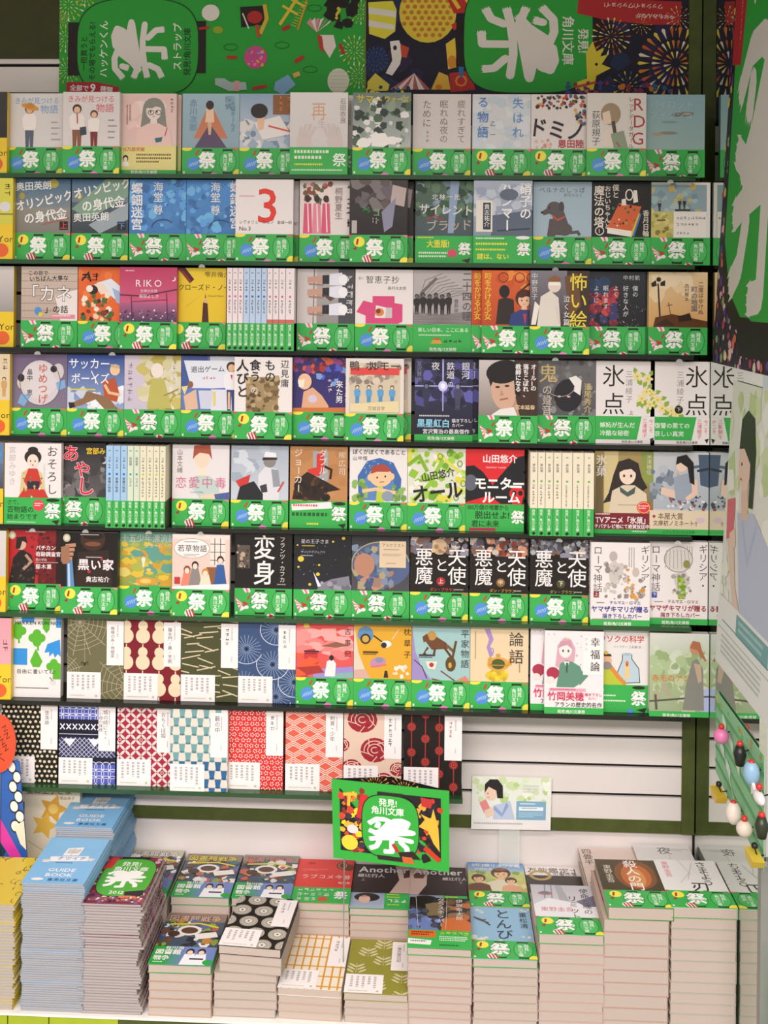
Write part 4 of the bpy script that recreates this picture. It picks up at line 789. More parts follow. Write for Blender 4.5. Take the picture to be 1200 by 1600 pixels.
B(5, 95, 1, '16110f', 'a', 'black paperback with a hand gripping a blue knife blade', f)
def f(a):
    a.g(0, 0, 100, 46, '5f9a86', '9dae6a'); a.g(0, 46, 100, 95, 'c8a83a', '8a9a44'); a.spk(0, 20, 100, 95, ['d9b93c', '7fa45a', 'c89a34', '5f9a8a', 'a8b04e', 'd8c86a'], 70, 4, 12, 1.7); a.man(42, 40, 22, 'dfe0d0', 'c8a888', '4a5a48'); a.e(46, 86, 18, 7, 'd09a3c'); a.e(46, 86, 10, 4, 'e2c468')
    a.t('十五少年漂流記', 2, 4, 15, 'b9c9c4', b=.02, kx=.92); a.t('ジュール・ヴェルヌ', 44, 20, 8, 'c9d4c8', b=.01)
B(5, 187, 0, '98a25a', 'c', 'green and gold landscape paperback with a tiny lone figure', f)
def f(a):
    a.r(0, 8, 100, 95, 'e8c8bc'); a.r(66, 6, 92, 52, 'e6ddd2')
    for q in range(3): a.l('5a4a44', 1.2, 66, 16 + q * 14, 92, 16 + q * 14)
    a.l('5a4a44', 1.2, 74, 6, 74, 52); a.l('5a4a44', 1.2, 84, 6, 84, 52); a.r(60, 56, 78, 95, '8a5a3a')
    a.e(34, 24, 31, 17, 'ece8e4', 24); a.ring(34, 24, 31, 17, .8, '9a8a80'); a.t('若草物語', 9, 18, 12.5, '4a4440', b=.01, lead=1.04); a.tx(20, 34, 28, 5, '7a726c', 2); a.tx(20, 12, 26, 3, '7a726c', 1)
    for x, y, h, c, hr in ((26, 54, 44, 'e2826a', '8a4a30'), (40, 46, 50, '8a8480', '3a2a22'), (58, 58, 40, 'e8d8c0', 'c88a3a'), (84, 36, 62, '2f5a9a', '4a2c20')):
        a.p(c, x - 6, y + h * .25, x + 6, y + h * .25, x + 13, y + h, x - 13, y + h); a.e(x, y + 7, 6, 7, hr); a.e(x, y + 9, 4.2, 5, 'efd6c2')
    a.p('eee8e6', 0, 90, 100, 84, 100, 95, 0, 95); a.r(4, 74, 14, 86, 'b83a38')
B(5, 269, 1, 'ead8d0', 'a', 'pink paperback with four women in a parlour and an oval title', f)
def f(a):
    a.r(4, 20, 26, 60, '5a5048'); a.spk(4, 20, 26, 60, ['8a7a68', '3a3230', 'b9a48a'], 14, 2, 6)
    a.t('変', 32, 2, 44, 'efeae6', b=.02, kx=.88); a.t('身', 32, 46, 44, 'efeae6', b=.02, kx=.88); a.v('フランツ・カフカ', 78, 4, 10, 'd2ccc6', b=.01, lead=1.0); a.tx(74, 86, 20, 4, 'b4aea8', 1)
B(5, 367, 0, '131010', 'b', 'black paperback with two huge stacked white characters', f)
def f(a):
    a.g(0, 0, 100, 95, '15161c', '20222c')
    for x, y, r in ((12, 42, 5.5), (86, 5, 3), (68, 11, 2), (44, 52, 2), (42, 68, 3.4), (28, 86, 2.6), (8, 56, 2), (6, 18, 1.6)): a.e(x, y, r, r * .9, 'dcc63a', 12)
    a.spk(0, 0, 100, 70, ['c8ccd8'], 20, .4, .8); a.p('7f7f8c', 40, 95, 48, 84, 66, 76, 96, 70, 100, 95); a.spk(46, 80, 100, 95, ['9a9aa6', '6a6a78'], 14, 3, 7); a.p('dfe4f2', 34, 64, 48, 88, 42, 90)
    a.t('星の王子さま', 12, 7, 8.2, 'c9c9cc', b=.005); a.t('サン=テグジュペリ', 12, 27, 5, 'b9b9be'); a.tx(14, 18, 24, 3, 'd8c24a', 1); a.tx(12, 35, 26, 3, 'b4b4ba', 1)
B(5, 459, 0, '181a21', 'b', 'night-sky paperback with yellow stars above a grey mound', f)
def f(a):
    a.g(0, 0, 100, 95, '2c2f34', '4a4a50'); a.e(50, 50, 52, 40, '4f5f86', 26); a.spk(4, 20, 70, 90, ['9a7a6a', 'b98a72', '6a6a8a', '7a8aa0', '5a7a8a', 'a89a7a', '45557a'], 60, 5, 13); a.e(22, 50, 18, 20, 'b4826a', 18); a.ring(50, 50, 50, 40, 2, 'a8a070', 150, 350)
    a.r(48, 8, 94, 54, 'd8c3a4'); a.t('アルケミスト', 52, 12, 6.6, '5a4a3c', b=.005); a.tx(55, 22, 32, 3, '8a7a68', 1); a.tx(53, 30, 34, 5, '9a8a76', 2); a.tx(60, 46, 20, 3, '8a7a68', 1)
B(5, 549, 0, '3d4048', 'b', 'murky fresco paperback with a cream square title panel', f)
def angel(vol, vc, nm):
    def f(a):
        a.spk(0, 0, 100, 30, ['6a6a7a', '8a8a9c', 'b4a89c', '4f4a52', 'c8bca8', '7a5a4a'], 50, 4, 10)
        if vol == '上': a.e(50, 16, 13, 14, 'c2a684'); a.spk(38, 8, 62, 26, ['d8b88c', '9a7a5a'], 8, 3, 6)
        elif vol == '中': a.spk(30, 0, 100, 30, ['c88a6a', '8a3a2a', 'd8a888', '6a3424'], 26, 4, 9)
        else: a.spk(0, 0, 100, 30, ['8a8f98', '6a7078', 'a8acb0', '4a4e56'], 40, 3, 7)
        a.r(0, 31, 100, 95, '171110')
        a.t('悪', 8, 18, 33, 'efebe8', b=.01, kx=.95); a.t('魔', 8, 50, 33, 'efebe8', b=.01, kx=.95); a.t('天', 64, 18, 33, 'efebe8', b=.01); a.t('使', 64, 50, 33, 'efebe8', b=.01); a.t('と', 42, 36, 24, 'efebe8', b=.01)
        a.e(53, 76, 7.5, 7.5, vc); a.t(vol, 48.5, 71, 9, 'f0e6dc', b=.01); a.t('ダン・ブラウン', 34, 87, 6.4, nm, b=.02); a.tx(76, 89, 18, 3, 'c8c0b8', 1)
    return f
B(5, 641, 0, '171110', 'c', 'black fresco-topped paperback with a red volume dot', angel('上', 'a8242a', 'c8442c'))
B(5, 734, 0, '171110', 'c', 'black fresco-topped paperback with an amber volume dot', angel('中', '8a6424', 'c88a34'))
B(5, 828, 0, '171110', 'c', 'black fresco-topped paperback with an olive volume dot', angel('下', '4a4a24', '9a9444'))
def myth(vol):
    def f(a):
        a.v('ギリシア・', 84, 4, 16, '3a3634', lead=.98); a.v('ローマ神話', 4, 6, 16, '3a3634', lead=1.0); a.tv(64, 8, 12, 36, '8a8480', 3)
        G_ = ['a8a29c', '8a847e', 'c4beb8']
        if vol == '上':
            a.e(38, 24, 7, 9, 'b4aea6'); a.p('c9c3bb', 28, 40, 40, 30, 56, 44, 48, 70, 34, 76); a.spk(22, 34, 62, 96, G_, 40, 2, 7); a.e(76, 50, 6, 8, 'c4b8ac'); a.spk(60, 56, 92, 96, G_ + ['d9a04a', 'c88a34'], 34, 2, 6); a.e(62, 46, 3, 2, 'c88a34')
            a.r(5, 84, 14, 94, '8a2a34'); a.t('上', 6, 85, 7.5, 'f0e8e4')
        else:
            a.e(50, 30, 24, 22, 'd2cec8', 22); a.ring(50, 30, 24, 22, 1.2, '7a746e')
            for q in range(7): a.l('a8a29c', 1.2, 30 + q * 6, 14, 28 + q * 7, 46)
            a.e(64, 38, 6, 7, '8f8a4a'); a.p('c9c4bc', 40, 56, 62, 50, 70, 66, 62, 84, 48, 84); a.p('8fae2e', 48, 58, 58, 58, 62, 98, 50, 98); a.spk(40, 56, 72, 98, G_, 24, 2, 5); a.spk(48, 62, 62, 98, ['6f9a24', '9fc23a'], 14, 2, 4)
            a.r(5, 86, 14, 96, '2c4aa0'); a.t('下', 6, 87, 7.5, 'f0e8e4')
        c = '3a3a94' if vol == '上' else 'a03444'
        a.t('テルマエ・ロマエ', 32, 99, 6.6, '3a3a94' if vol == '上' else '8a4a5a', b=.02); a.tx(10, 102, 20, 3, '6a645e', 1); a.t('ヤマザキマリが贈る', 1, 108, 11.3, c, b=.035, kx=.96); a.t('描き下ろしカバー', 20, 121, 8.4, c, b=.03); a.tx(3, 130, 92, 3, '8a8480', 1)
    return f
B(5, 923, 1, 'e6e1de', None, 'white paperback with pencil-sketched bathers and blue lower print', myth('上'), bf=stripband(0), bh=10)
B(5, 1016, 0, 'e6e1de', None, 'white paperback with a figure bearing a globe and crimson lower print', myth('下'), bf=stripband(0), bh=10)

# shelf 7
def f(a):
    for x, y in ((10, 30), (50, 44)):
        for dx, dy in ((-9, 0), (9, 0), (0, -9), (0, 9)): a.e(x + dx, y + dy, 9, 9, '57b12c')
        a.l('57b12c', 4, x, y, x + 3, y + 26)
    a.r(0, 66, 30, 100, '2f8fd8'); a.p('57b12c', 48, 66, 62, 92, 56, 104, 42, 104, 36, 92); a.p('57b12c', 62, 4, 78, 4, 76, 26, 70, 34, 62, 24); a.p('2f8fd8', 72, 56, 98, 46, 100, 82, 94, 76, 88, 84, 84, 74, 76, 82, 76, 72, 66, 74); a.r(18, 0, 44, 12, '2f8fd8'); a.r(90, 2, 100, 22, '2f8fd8')
    for dx, dy in ((-8, 0), (8, 0), (0, -8)): a.e(86 + dx, 102 + dy, 8, 8, '57b12c')
    a.r(84, 102, 100, 128, '57b12c'); a.t('HAKKEN KUN NOTE', 4, 8, 10, '23211f', b=.012, kx=1.05); a.t('自由に書いてね!', 8, 108, 10.5, '3a3634', lead=1.08); a.tx(6, 146, 84, 4, '4a4644', 1); a.e(84, 134, 6, 6, 'd8d4ce'); a.l('3a3634', 1.4, 78, 124, 84, 132)
B(6, 20, 0, 'e8e4e0', None, 'slim white notebook with green clovers and blue shapes', f, w=.089, name='notebook', cat='notebook', t=.016)
def f(a):
    WB = 'b9b294'
    for cx, cy, R_ in ((22, 8, 60), (104, 118, 62), (-6, 96, 34)):
        for k in range(12):
            t = k * math.pi / 6 + .2; a.l(WB, .8, cx, cy, cx + R_ * math.cos(t), cy + R_ * math.sin(t))
        for j in range(1, 7):
            q = []
            for k in range(13):
                t = k * math.pi / 6 + .2; rr = R_ * j / 7 * (1 if k % 2 else .93); q += [cx + rr * math.cos(t), cy + rr * math.sin(t)]
            a.l(WB, .7, *q)
    a.l(WB, .6, 31, 20, 31, 78); a.e(31, 81, 2, 3, '2a2a18', 8)
    for q in (-1, 1): a.l('2a2a18', .8, 31, 81, 31 + q * 5, 77, 31 + q * 6, 83)
    slip(a); a.v('蜘蛛の糸・地獄変', 77, 14, 7, '4a4642', lead=.98)
B(6, 105, 0, '6b6849', None, 'khaki spider-web patterned paperback with white slips', f, mat='m')
def f(a):
    for r in range(4):
        for c in range(4):
            x, y = c * 29 + 4, r * 46 + 4 + (0 if c % 2 else 0)
            a.e(x, y + 8, 8.5, 9, 'ddd0ae', 16); a.e(x, y + 26, 12.5, 13, 'ddd0ae', 18); a.r(x - 5, y + 10, x + 5, y + 22, 'ddd0ae'); a.l('ddd0ae', 2, x, y - 6, x, y + 3)
    slip(a); a.v('羅生門・鼻・芋粥', 77, 14, 8, '4a4642', lead=.98)
B(6, 192, 0, '7a1c28', None, 'maroon gourd-patterned paperback with white slips', f, mat='m')
def f(a):
    R = a.rnd
    for r in range(13):
        for c in range(3):
            x, y = c * 36 + R.uniform(-10, 10), r * 11 + R.uniform(-2, 2); t = R.choice((-.22, .12, .2, -.1, .35)); L = R.uniform(22, 34); a.l('cfc3a0', 2, x, y, x + L * math.cos(t), y + L * math.sin(t))
    a.r(60, 95, 100, 95.5, '4f6a24'); slip(a); a.sc(4, 77, 12, 7.5, '6a6662')
B(6, 280, 0, '4a4c2e', None, 'olive paperback scattered with straw lines and white slips', f, mat='m')
def f(a):
    pts = ((14, 48), (66, 14), (60, 74), (10, 110), (98, 104), (66, 130), (98, 48))
    R = a.rnd
    for cx, cy in pts:
        for k in range(22):
            t = k * .2856; a.l('93a6c2', .8, cx + 5 * math.cos(t), cy + 5 * math.sin(t), cx + 26 * math.cos(t), cy + 24 * math.sin(t))
    for cx, cy in pts: a.ring(cx, cy, 28, 26, 1.4, 'c4cedc', 20, 200); a.e(cx, cy, 2.6, 2.6, '1c2438', 8)
    slip(a); a.sc(4, 77, 14, 7.5, '6a6662')
B(6, 368, 0, '3c5278', None, 'indigo paperback with fan-shaped radiating lines and white slips', f, mat='m')
def f(a):
    a.g(0, 0, 100, 95, 'dc4a48', 'd85a58'); a.spk(0, 10, 100, 60, ['e8908c', 'e67f7c', 'eda6a0'], 22, 6, 14, 2.2); a.spk(0, 50, 40, 95, ['e05a34', 'c8343c', 'd8863c'], 14, 6, 12, 1.5); a.p('9a8ac8', 30, 80, 100, 74, 100, 95, 30, 95); a.p('7fb0a8', 60, 88, 100, 84, 100, 95, 60, 95); a.p('a8342e', 0, 78, 40, 74, 50, 86, 20, 90)
    a.p('8a5a44', 44, 40, 70, 32, 94, 38, 70, 42); a.p('e9e4e2', 50, 92, 54, 66, 64, 62, 70, 70, 68, 92); a.e(62, 60, 4, 5, '2a201e'); a.e(18, 5, 5, 4.6, 'd8c24a'); a.r(14, 48, 40, 51, '4a2a2a'); a.tx(14, 52, 24, 4, '5a2a2a', 1); a.v('古事記', 84, 8, 12, '4a2420', lead=1.6)
B(6, 460, 0, 'dc5450', 'c', 'red and pink paperback with a white-robed figure on clouds', f)
def f(a):
    a.p('d8ccb4', 0, 0, 0, 95, 26, 95, 8, 50); a.p('cfa89a', 0, 80, 20, 78, 30, 95, 0, 95)
    a.e(20, 18, 14, 14, '5f8ab0'); a.e(20, 26, 9, 9, '2a2826'); a.e(20, 26, 6, 6, 'c9a24a'); a.l('2a2826', 2.4, 34, 20, 54, 34); a.e(56, 34, 9, 6, 'ece6de'); a.e(52, 36, 5, 5, '2a2826'); a.e(42, 66, 14, 9, 'b98ab0', rot=-15); a.e(44, 62, 7, 5, '8a8aa0'); a.l('e0705a', 3, 30, 74, 56, 70); a.spk(68, 72, 98, 90, ['efd8c0', 'f2e2d0'], 12, 3, 6); a.p('2a2420', 54, 80, 58, 80, 60, 92, 52, 92)
    a.l('e8c890', 2, 66, 26, 78, 8); a.r(16, 47, 42, 50, '4a3410'); a.tx(16, 51, 26, 4, '5a4418', 1); a.v('枕草子', 86, 6, 13, '4a3414', lead=1.5)
B(6, 551, 0, 'dba52c', 'c', 'mustard yellow paperback with an ox cart and birds', f)
def f(a):
    a.p('9a8ac0', 0, 0, 6, 46, 16, 70, 34, 95, 0, 95); a.l('3a2a28', 1.6, 4, 60, 18, 72, 26, 92)
    a.p('6a4428', 22, 26, 40, 18, 60, 30, 62, 40, 34, 42); a.e(34, 18, 8, 8, 'b9904a'); a.p('6a4428', 18, 20, 26, 14, 30, 24, 20, 30); a.l('5a3a22', 4, 28, 38, 18, 52, 24, 48); a.l('5a3a22', 4, 56, 38, 68, 54); a.l('5a3a22', 4, 40, 38, 38, 50); a.l('7a5434', 5, 60, 34, 74, 46)
    a.e(67, 66, 9, 13, '5a4420'); a.l('5a4420', 4, 70, 56, 76, 26); a.e(66, 68, 3, 5, 'c9a24a'); a.p('ecdcd0', 24, 62, 44, 62, 40, 76, 28, 74); a.e(34, 68, 4, 4, 'b02c28'); a.l('7a3a2a', 2, 34, 92, 72, 100); a.l('7a3a2a', 2, 50, 78, 76, 96); a.p('d8806a', 66, 100, 92, 86, 100, 95, 84, 100)
    a.r(12, 50, 40, 53, '3a3432'); a.tx(12, 54, 26, 4, '4a4442', 1); a.v('平家物語', 84, 6, 15, '33302e', lead=1.15)
B(6, 642, 0, '9cc2c0', 'c', 'pale aqua paperback with a galloping horse and a lute', f)
def f(a):
    a.p('a48ac0', 24, 4, 34, 4, 40, 22, 34, 34, 40, 48, 34, 54, 28, 36, 32, 22); a.ring(36, 42, 4, 5, 2, 'a48ac0')
    a.e(46, 84, 20, 10, 'dcc030'); a.spk(28, 76, 64, 92, ['e8d040', 'c8a828', 'dcc030'], 16, 3, 6); a.e(48, 64, 19, 12, 'd8a24a'); a.e(48, 64, 12, 9, '4a5a24'); a.p('d09a40', 30, 56, 36, 50, 38, 62, 32, 68); a.p('d09a40', 66, 56, 72, 50, 72, 64, 64, 68); a.e(48, 49, 4, 3, 'd09a40'); a.l('b8863a', 2, 32, 66, 66, 66)
    a.r(8, 8, 9.4, 56, 'a8946c'); a.v('論語', 66, 8, 26, '3a3430', lead=1.15); a.tv(84, 62, 4, 24, '8a7a64', 1)
B(6, 734, 0, 'e2cda6', 'c', 'cream yellow paperback with a golden incense burner and purple smoke', f)
def f(a):
    a.spk(4, 4, 96, 60, ['d6d8a0', 'd9a0b4', 'c8c0d0'], 22, 1.2, 2.6); a.p('d3a6b4', 18, 60, 22, 24, 32, 12, 44, 14, 52, 30, 50, 52, 38, 60, 28, 66); a.e(35, 32, 11, 14, 'f2e4de'); a.p('c896a6', 23, 30, 26, 18, 44, 16, 48, 32, 38, 24, 30, 26); a.e(31, 34, 1.8, 2.6, '6a5a62', 8); a.e(40, 34, 1.8, 2.6, '6a5a62', 8)
    a.p('5f8f78', 20, 96, 26, 56, 36, 50, 46, 52, 60, 60, 68, 80, 56, 92, 50, 96); a.p('f0ece8', 32, 52, 42, 52, 38, 64); a.p('3f5f58', 36, 54, 40, 54, 39, 72, 36, 70); a.p('5f8f78', 56, 62, 74, 76, 60, 92, 54, 86); a.e(14, 72, 11, 10, 'a8304c'); a.p('a8304c', 4, 74, 24, 74, 14, 88); a.e(10, 84, 7, 6, 'eedcd2')
    a.r(65, 8, 99, 74, 'efebe9'); a.v('幸福論', 77, 10, 17, '2c2928', b=.012, lead=1.22); a.v('アラン', 67, 11, 6, '6a6462', lead=1.3)
    a.r(8, 98, 70, 103, 'e0a4b8'); a.tx(10, 98.5, 56, 4, 'c0305a', 1); a.t('竹岡美穂', 5, 104, 15.5, 'cc2c54', b=.04, kx=1.0); a.t('描き下ろし', 68, 105, 6, 'cc2c54', b=.02); a.t('カバー', 74, 112, 5, 'cc2c54', b=.02); a.t('アランの歴史的名作', 17, 121, 9, '3a3634', b=.02)
FKU = f
B(6, 829, 0, 'eae4e4', None, 'white paperback peeping out behind the pink-haired schoolgirl duplicate', FKU, bf=stripband(0), bh=11)
B(6, 851, 1, 'eae4e4', None, 'white paperback with a pink-haired figure in a green blazer', FKU, bf=stripband(0), bh=11)
def f(a):
    a.t('ロウソクの科学', 2, 10, 12.8, 'cc3c28', b=.035, lead=1.02); a.t('ファラデー 三石巌 訳', 40, 27, 5, '6a6664')
    a.p('b9cdd6', 56, 42, 72, 42, 72, 50, 84, 66, 86, 90, 48, 92, 46, 80, 56, 52); a.l('3a4a54', 1.4, 56, 42, 56, 52, 46, 78, 48, 92, 86, 90, 84, 66, 72, 50, 72, 42, 56, 42); a.e(64, 42, 9, 2.4, 'a4bcc6'); a.r(60, 62, 68, 84, 'e2c888'); a.e(64, 58, 2.6, 5, 'd8762c'); a.l('3a2c24', 1, 64, 58, 64, 63)
    a.p('b8c23a', 20, 96, 22, 70, 34, 62, 46, 78, 60, 96); a.l('d88a3c', 7, 36, 64, 50, 82, 62, 94); a.e(30, 54, 8, 9, 'e0b088'); a.e(30, 62, 8, 7, '8a8884'); a.p('3a2c24', 22, 46, 38, 46, 36, 42, 24, 42); a.e(28, 40, 4, 3, 'd8b43a')
B(6, 920, 0, 'e2e0dc', lambda a: (a.tx(14, 8, 16, 5, 'e4efdc', 1), a.tx(14, 17, 50, 5, 'e4efdc', 1), a.tx(14, 26, 50, 5, 'e4efdc', 1), a.e(84, 24, 12, 20, '37ad4b'), a.e(84, 4, 11, 3, '1d2a1a'), a.fest(73, 13, 22, 25, 'f4f2ee', 66), a.e(70, 44, 5, 4, '4f8fd4'), a.p('2a2422', 80, 42, 98, 38, 94, 47)), 'white paperback with a candle burning in a glass flask', f)
def f(a):
    a.g(0, 0, 100, 70, 'd0d4cc', 'a8b98c'); a.spk(0, 24, 100, 70, ['a8bc90', 'bccba8', '93ab78', 'c8d2bc'], 44, 7, 15); a.g(0, 70, 100, 136, 'a6b884', '9aa88a'); a.spk(0, 80, 100, 130, ['b9c49c', '9aa97c', 'c2c8ae', 'a8a48c'], 34, 6, 13); a.p('a8b4d8', 84, 96, 100, 92, 100, 132, 86, 132)
    a.l('5a5448', 3, 0, 116, 100, 106); a.l('5a5448', 4, 10, 104, 12, 130); a.p('85857c', 56, 130, 62, 84, 72, 46, 80, 42, 90, 60, 92, 130); a.p('b9a48a', 74, 50, 86, 52, 88, 80, 82, 84); a.e(76, 24, 9, 11, 'c08a6a'); a.p('a86a4a', 68, 24, 72, 12, 84, 14, 88, 30, 92, 44, 86, 40, 80, 28); a.l('a86a4a', 3, 86, 28, 94, 46)
    a.t('赤毛のアン', 4, 70, 12.5, 'd8603c', lead=1.05, sh=-.05)
B(6, 1016, 1, 'bcc4b0', None, 'soft green paperback with a red-haired girl by a meadow fence', f, bf=stripband(0), bh=9)

# shelf 8
def f(a):
    R = a.rnd
    for r in range(17):
        for c in range(13): a.e(c * 8.6 + (r % 2) * 4.3 + R.uniform(-.8, .8), r * 8.6 + R.uniform(-.8, .8), 2.7, 2.5, 'd6cdb0', 8)
    slip(a); a.v('堕落論', 77, 14, 8, '4a4642', lead=1.05)
B(7, 2, 0, '1f1c15', None, 'black paperback with cream polka dots and white slips', f, mat='m')
def f(a):
    def petals(y0, y1, s=12):
        for r in range(int((y1 - y0) / s) + 1):
            for c in range(9):
                x, y = c * s, y0 + r * s
                a.ring(x, y, s * .7, s * .7, 1, 'dfe0ea', n=14); a.ring(x, y, s * .5, s * .5, .8, '5a66b8', n=12)
    a.r(0, 0, 100, 28, '4f5cb0'); petals(2, 26); a.r(0, 28, 100, 60, '191a2c')
    for q in range(9): a.l('dfe0ea', 2, 2 + q * 11, 36, 10 + q * 11, 46); a.l('dfe0ea', 2, 10 + q * 11, 36, 2 + q * 11, 46)
    a.l('c9cad8', 1, 0, 54, 100, 54); a.r(0, 60, 100, 94, '30355a')
    for q in range(14): a.l('c9cad8', .9, q * 8 - 20, 60, q * 8 + 14, 94); a.l('c9cad8', .9, q * 8 + 14, 60, q * 8 - 20, 94)
    for q in range(3): a.p('e2e2ea', 8 + q * 44, 62, 30 + q * 44, 62, 19 + q * 44, 76)
    a.r(0, 94, 100, 106, '191a2c'); a.r(0, 106, 100, 141, '4f5cb0'); petals(110, 141); slip(a); a.v('城の崎にて・', 78, 10, 9, '4a4642'); a.v('小僧の神様', 70.5, 14, 7, '4a4642')
B(7, 92, 0, '2c3260', None, 'navy and white quilt-patterned paperback with white slips', f, mat='m')
def f(a):
    for r in range(16):
        for c in range(12):
            a.e(c * 9.4, r * 9.4, 6.0, 2.3, 'e0d0c4', 10, rot=45 if (r + c) % 2 else -45)
    for r in range(5):
        for c in range(3): a.ring(c * 37.6 + 4.7 + (r % 2) * 18.8, r * 28.2 + 4.7, 2.4, 2.4, 1, 'e0d0c4', n=10)
    slip(a); a.v('おちくぼ姫', 77, 12, 9, '4a4642', lead=1.0)
B(7, 183, 0, 'a02844', None, 'raspberry petal-lattice paperback with white slips', f, mat='m')
def f(a):
    for r in range(10):
        for c in range(6):
            x, y = c * 21 + (r % 2) * 10.5 - 6, r * 15
            a.p('6f9fa0' if r < 6 else '2f6490', x, y, x + 11, y, x + 9, y + 14, x + 2, y + 14); a.e(x + 5.5, y + 14, 5, 2, '4f8488' if r < 6 else '2a5a84', 8)
    slip(a); a.v('藪の中', 77, 10, 10, '4a4642', lead=1.0)
B(7, 266, 1, 'dad4c6', None, 'teal checker paperback of bell shapes with white slips', f, mat='m')
def f(a):
    R = a.rnd
    for r in range(16):
        for c in range(11):
            x, y = c * 10 + (r % 2) * 5 + R.uniform(-1, 1), r * 9.4
            for q in range(5):
                t = q * 1.2566 + r; a.e(x + 2.9 * math.cos(t), y + 2.9 * math.sin(t), 1.2, 1.2, 'f0dcd8', 6)
    slip(a); a.sc(3, 77, 12, 8.5, '6a6662')
B(7, 353, 0, 'd2332e', None, 'bright red paperback sprinkled with white blossom dots and white slips', f, mat='m')
def f(a):
    for r in range(11):
        for c in range(8):
            x, y = c * 14, r * 14
            for q in range(3):
                if (r + c) % 2: a.l('ecd2c4', 1.5, x, y + q * 3.5, x + 14, y + q * 3.5 + 8)
                else: a.l('ecd2c4', 1.5, x, y + q * 3.5 + 8, x + 14, y + q * 3.5)
    slip(a); a.v('刺青・少年', 77, 10, 9, '4a4642', lead=1.0)
B(7, 446, 0, 'd8604a', None, 'coral herringbone paperback with white slips', f, mat='m')
def f(a):
    for x, y, r in ((32, 16, 26), (54, 68, 25), (-4, 60, 14), (14, 100, 18), (94, 100, 14), (70, 122, 18)):
        a.e(x, y, r, r * .86, '9c2832', 16); a.spk(x - r * .7, y - r * .6, x + r * .7, y + r * .6, ['8f222e', 'a83240'], 6, 3, 7)
        for q in range(3): a.ring(x, y, r * (.25 + .25 * q), r * (.2 + .22 * q), 1.5, 'e0c4b0', 30 + 70 * q, 300 + 60 * q, 14)
        for q in range(5):
            t = q * 1.2566; a.l('e0c4b0', 1.4, x + r * .5 * math.cos(t), y + r * .45 * math.sin(t), x + r * math.cos(t + .5), y + r * .86 * math.sin(t + .5))
    slip(a); a.sc(6, 77, 12, 8, '6a6662')
B(7, 537, 0, 'dcc2ac', None, 'beige paperback with crimson roses and white slips', f, mat='m')
def f(a):
    for x, ys in ((13, (26, 70, 110)), (37, (4, 46, 86, 128)), (61, (26, 66, 106)), (86, (90, 128, 44))):
        a.l('a83430', 1.6, x, 0, x, 142)
        for y in ys:
            a.rays(x, y, 1, 7, 16, .9, ['b23c36']); a.e(x, y, 5, 5, 'b23c36', 12); a.ring(x, y, 2.6, 2.6, 1, '2a1f1c', n=10)
    slip(a); a.sc(4, 77, 14, 7, '9a4a44')
B(7, 631, 0, '1f1915', None, 'black paperback with strings of red sun wheels and white slips', f, mat='m')

# yellow-banded neighbours at the left end, mostly out of the frame
def yon(up, up2, sgn=0):
    def f(a):
        a.g(0, 0, 100, 80, up, up2)
        if sgn == 1: a.sc(2, 84, 8, 12, '4a4430'); a.e(86, 50, 10, 9, 'd9d9d4'); a.r(60, 62, 100, 64, '6a6a50')
        if sgn == 2: a.sc(2, 86, 6, 11, '8a7a5a'); a.man(90, 40, 34, 'c8a060')
        if sgn == 3: a.r(60, 0, 100, 36, '5f80a8'); a.e(94, 20, 4, 5, '4a90c8')
        if sgn == 4: a.sc(2, 84, 36, 11, '8a5a60')
        a.r(0, 80, 100, 142, 'e6c42c'); a.t('Yon', 74, 98, 16, '2a2618', kx=1.0); a.e(80, 126, 13, 12, 'e0622c')
    return f
for r_, xr, u1, u2, sg, ds in ((0, 12, '3a3632', '2a2624', 0, 'black-topped'), (1, 21, 'd9d34c', 'cfc94a', 1, 'lemon-topped'), (2, 23, 'd6d0cc', '9a9692', 0, 'pale grey-topped'),
                               (3, 16, 'd8c8a4', 'dccba8', 2, 'buff-topped'), (4, 6, '6a88b0', '4a4a58', 3, 'blue-topped'), (5, 10, 'd3cfc8', 'c9c5be', 0, 'whitish-topped'), (6, 18, 'd89aa4', 'dca4ac', 4, 'pink-topped')):
    B(r_, xr - 89, 1 if r_ != 2 else 0, 'e6c42c', None, ds + ' yellow paperback at the left end of its shelf', yon(u1, u2, sg))
# ------------------------------------------------------------------ the setting
FACE = -0.082
LEDGE_PX = [274, 410, 549, 688, 828, 967, 1105, 1241]
LZ = [on_y(550, y, -0.09).z for y in LEDGE_PX]
XM = on_y(1109.5, 620, FACE).x                      # mirror face on the right
def PXX(px, py, Y): return on_y(px, py, Y).x
ZB = on_y(280, 1589, -0.29).z                       # plinth top
XL = -1.05
xs_r = PXX(1065, 1190, 0)                           # slats end, olive upright begins
xp_r = PXX(1085, 1190, 0)
gz = [on_y(900, y, 0).z for y in (1149, 1194.5, 1240)]
pitch = gz[0] - gz[1]
z_ob1, z_ob0 = on_y(900, 1278, 0).z, on_y(900, 1298, 0).z
z_top = on_y(45, 92, 0).z
mb = MB(); mb.box((XL, .006, z_ob0), (xs_r, .02, 2.45), 1)
zz = gz[2]; GH = .0062
slabs = [(z_ob1, gz[2] - GH / 2)]
k = 0
while True:
    a = gz[2] + k * pitch + GH / 2; b = a + pitch - GH
    if a >= z_top: break
    slabs.append((a, min(b, z_top))); k += 1
for a, b in slabs: mb.box((XL, 0, a), (xs_r, .0062, b), 0)
tag(mb.obj('wall_back', [SLAT, GROOVE]), kind='structure')
tag(MB().box((XL, .012, ZB - .02), (XM, .02, z_ob0)).obj('wall_lower', SLAT), kind='structure')
tag(MB().box((XL, -.001, z_ob0), (xs_r, .0062, z_ob1)).obj('trim_1', OLIVE), kind='structure')
tag(MB().box((xs_r, -.003, z_ob0), (xp_r, .02, 2.45)).obj('trim_2', OLIVE), kind='structure')
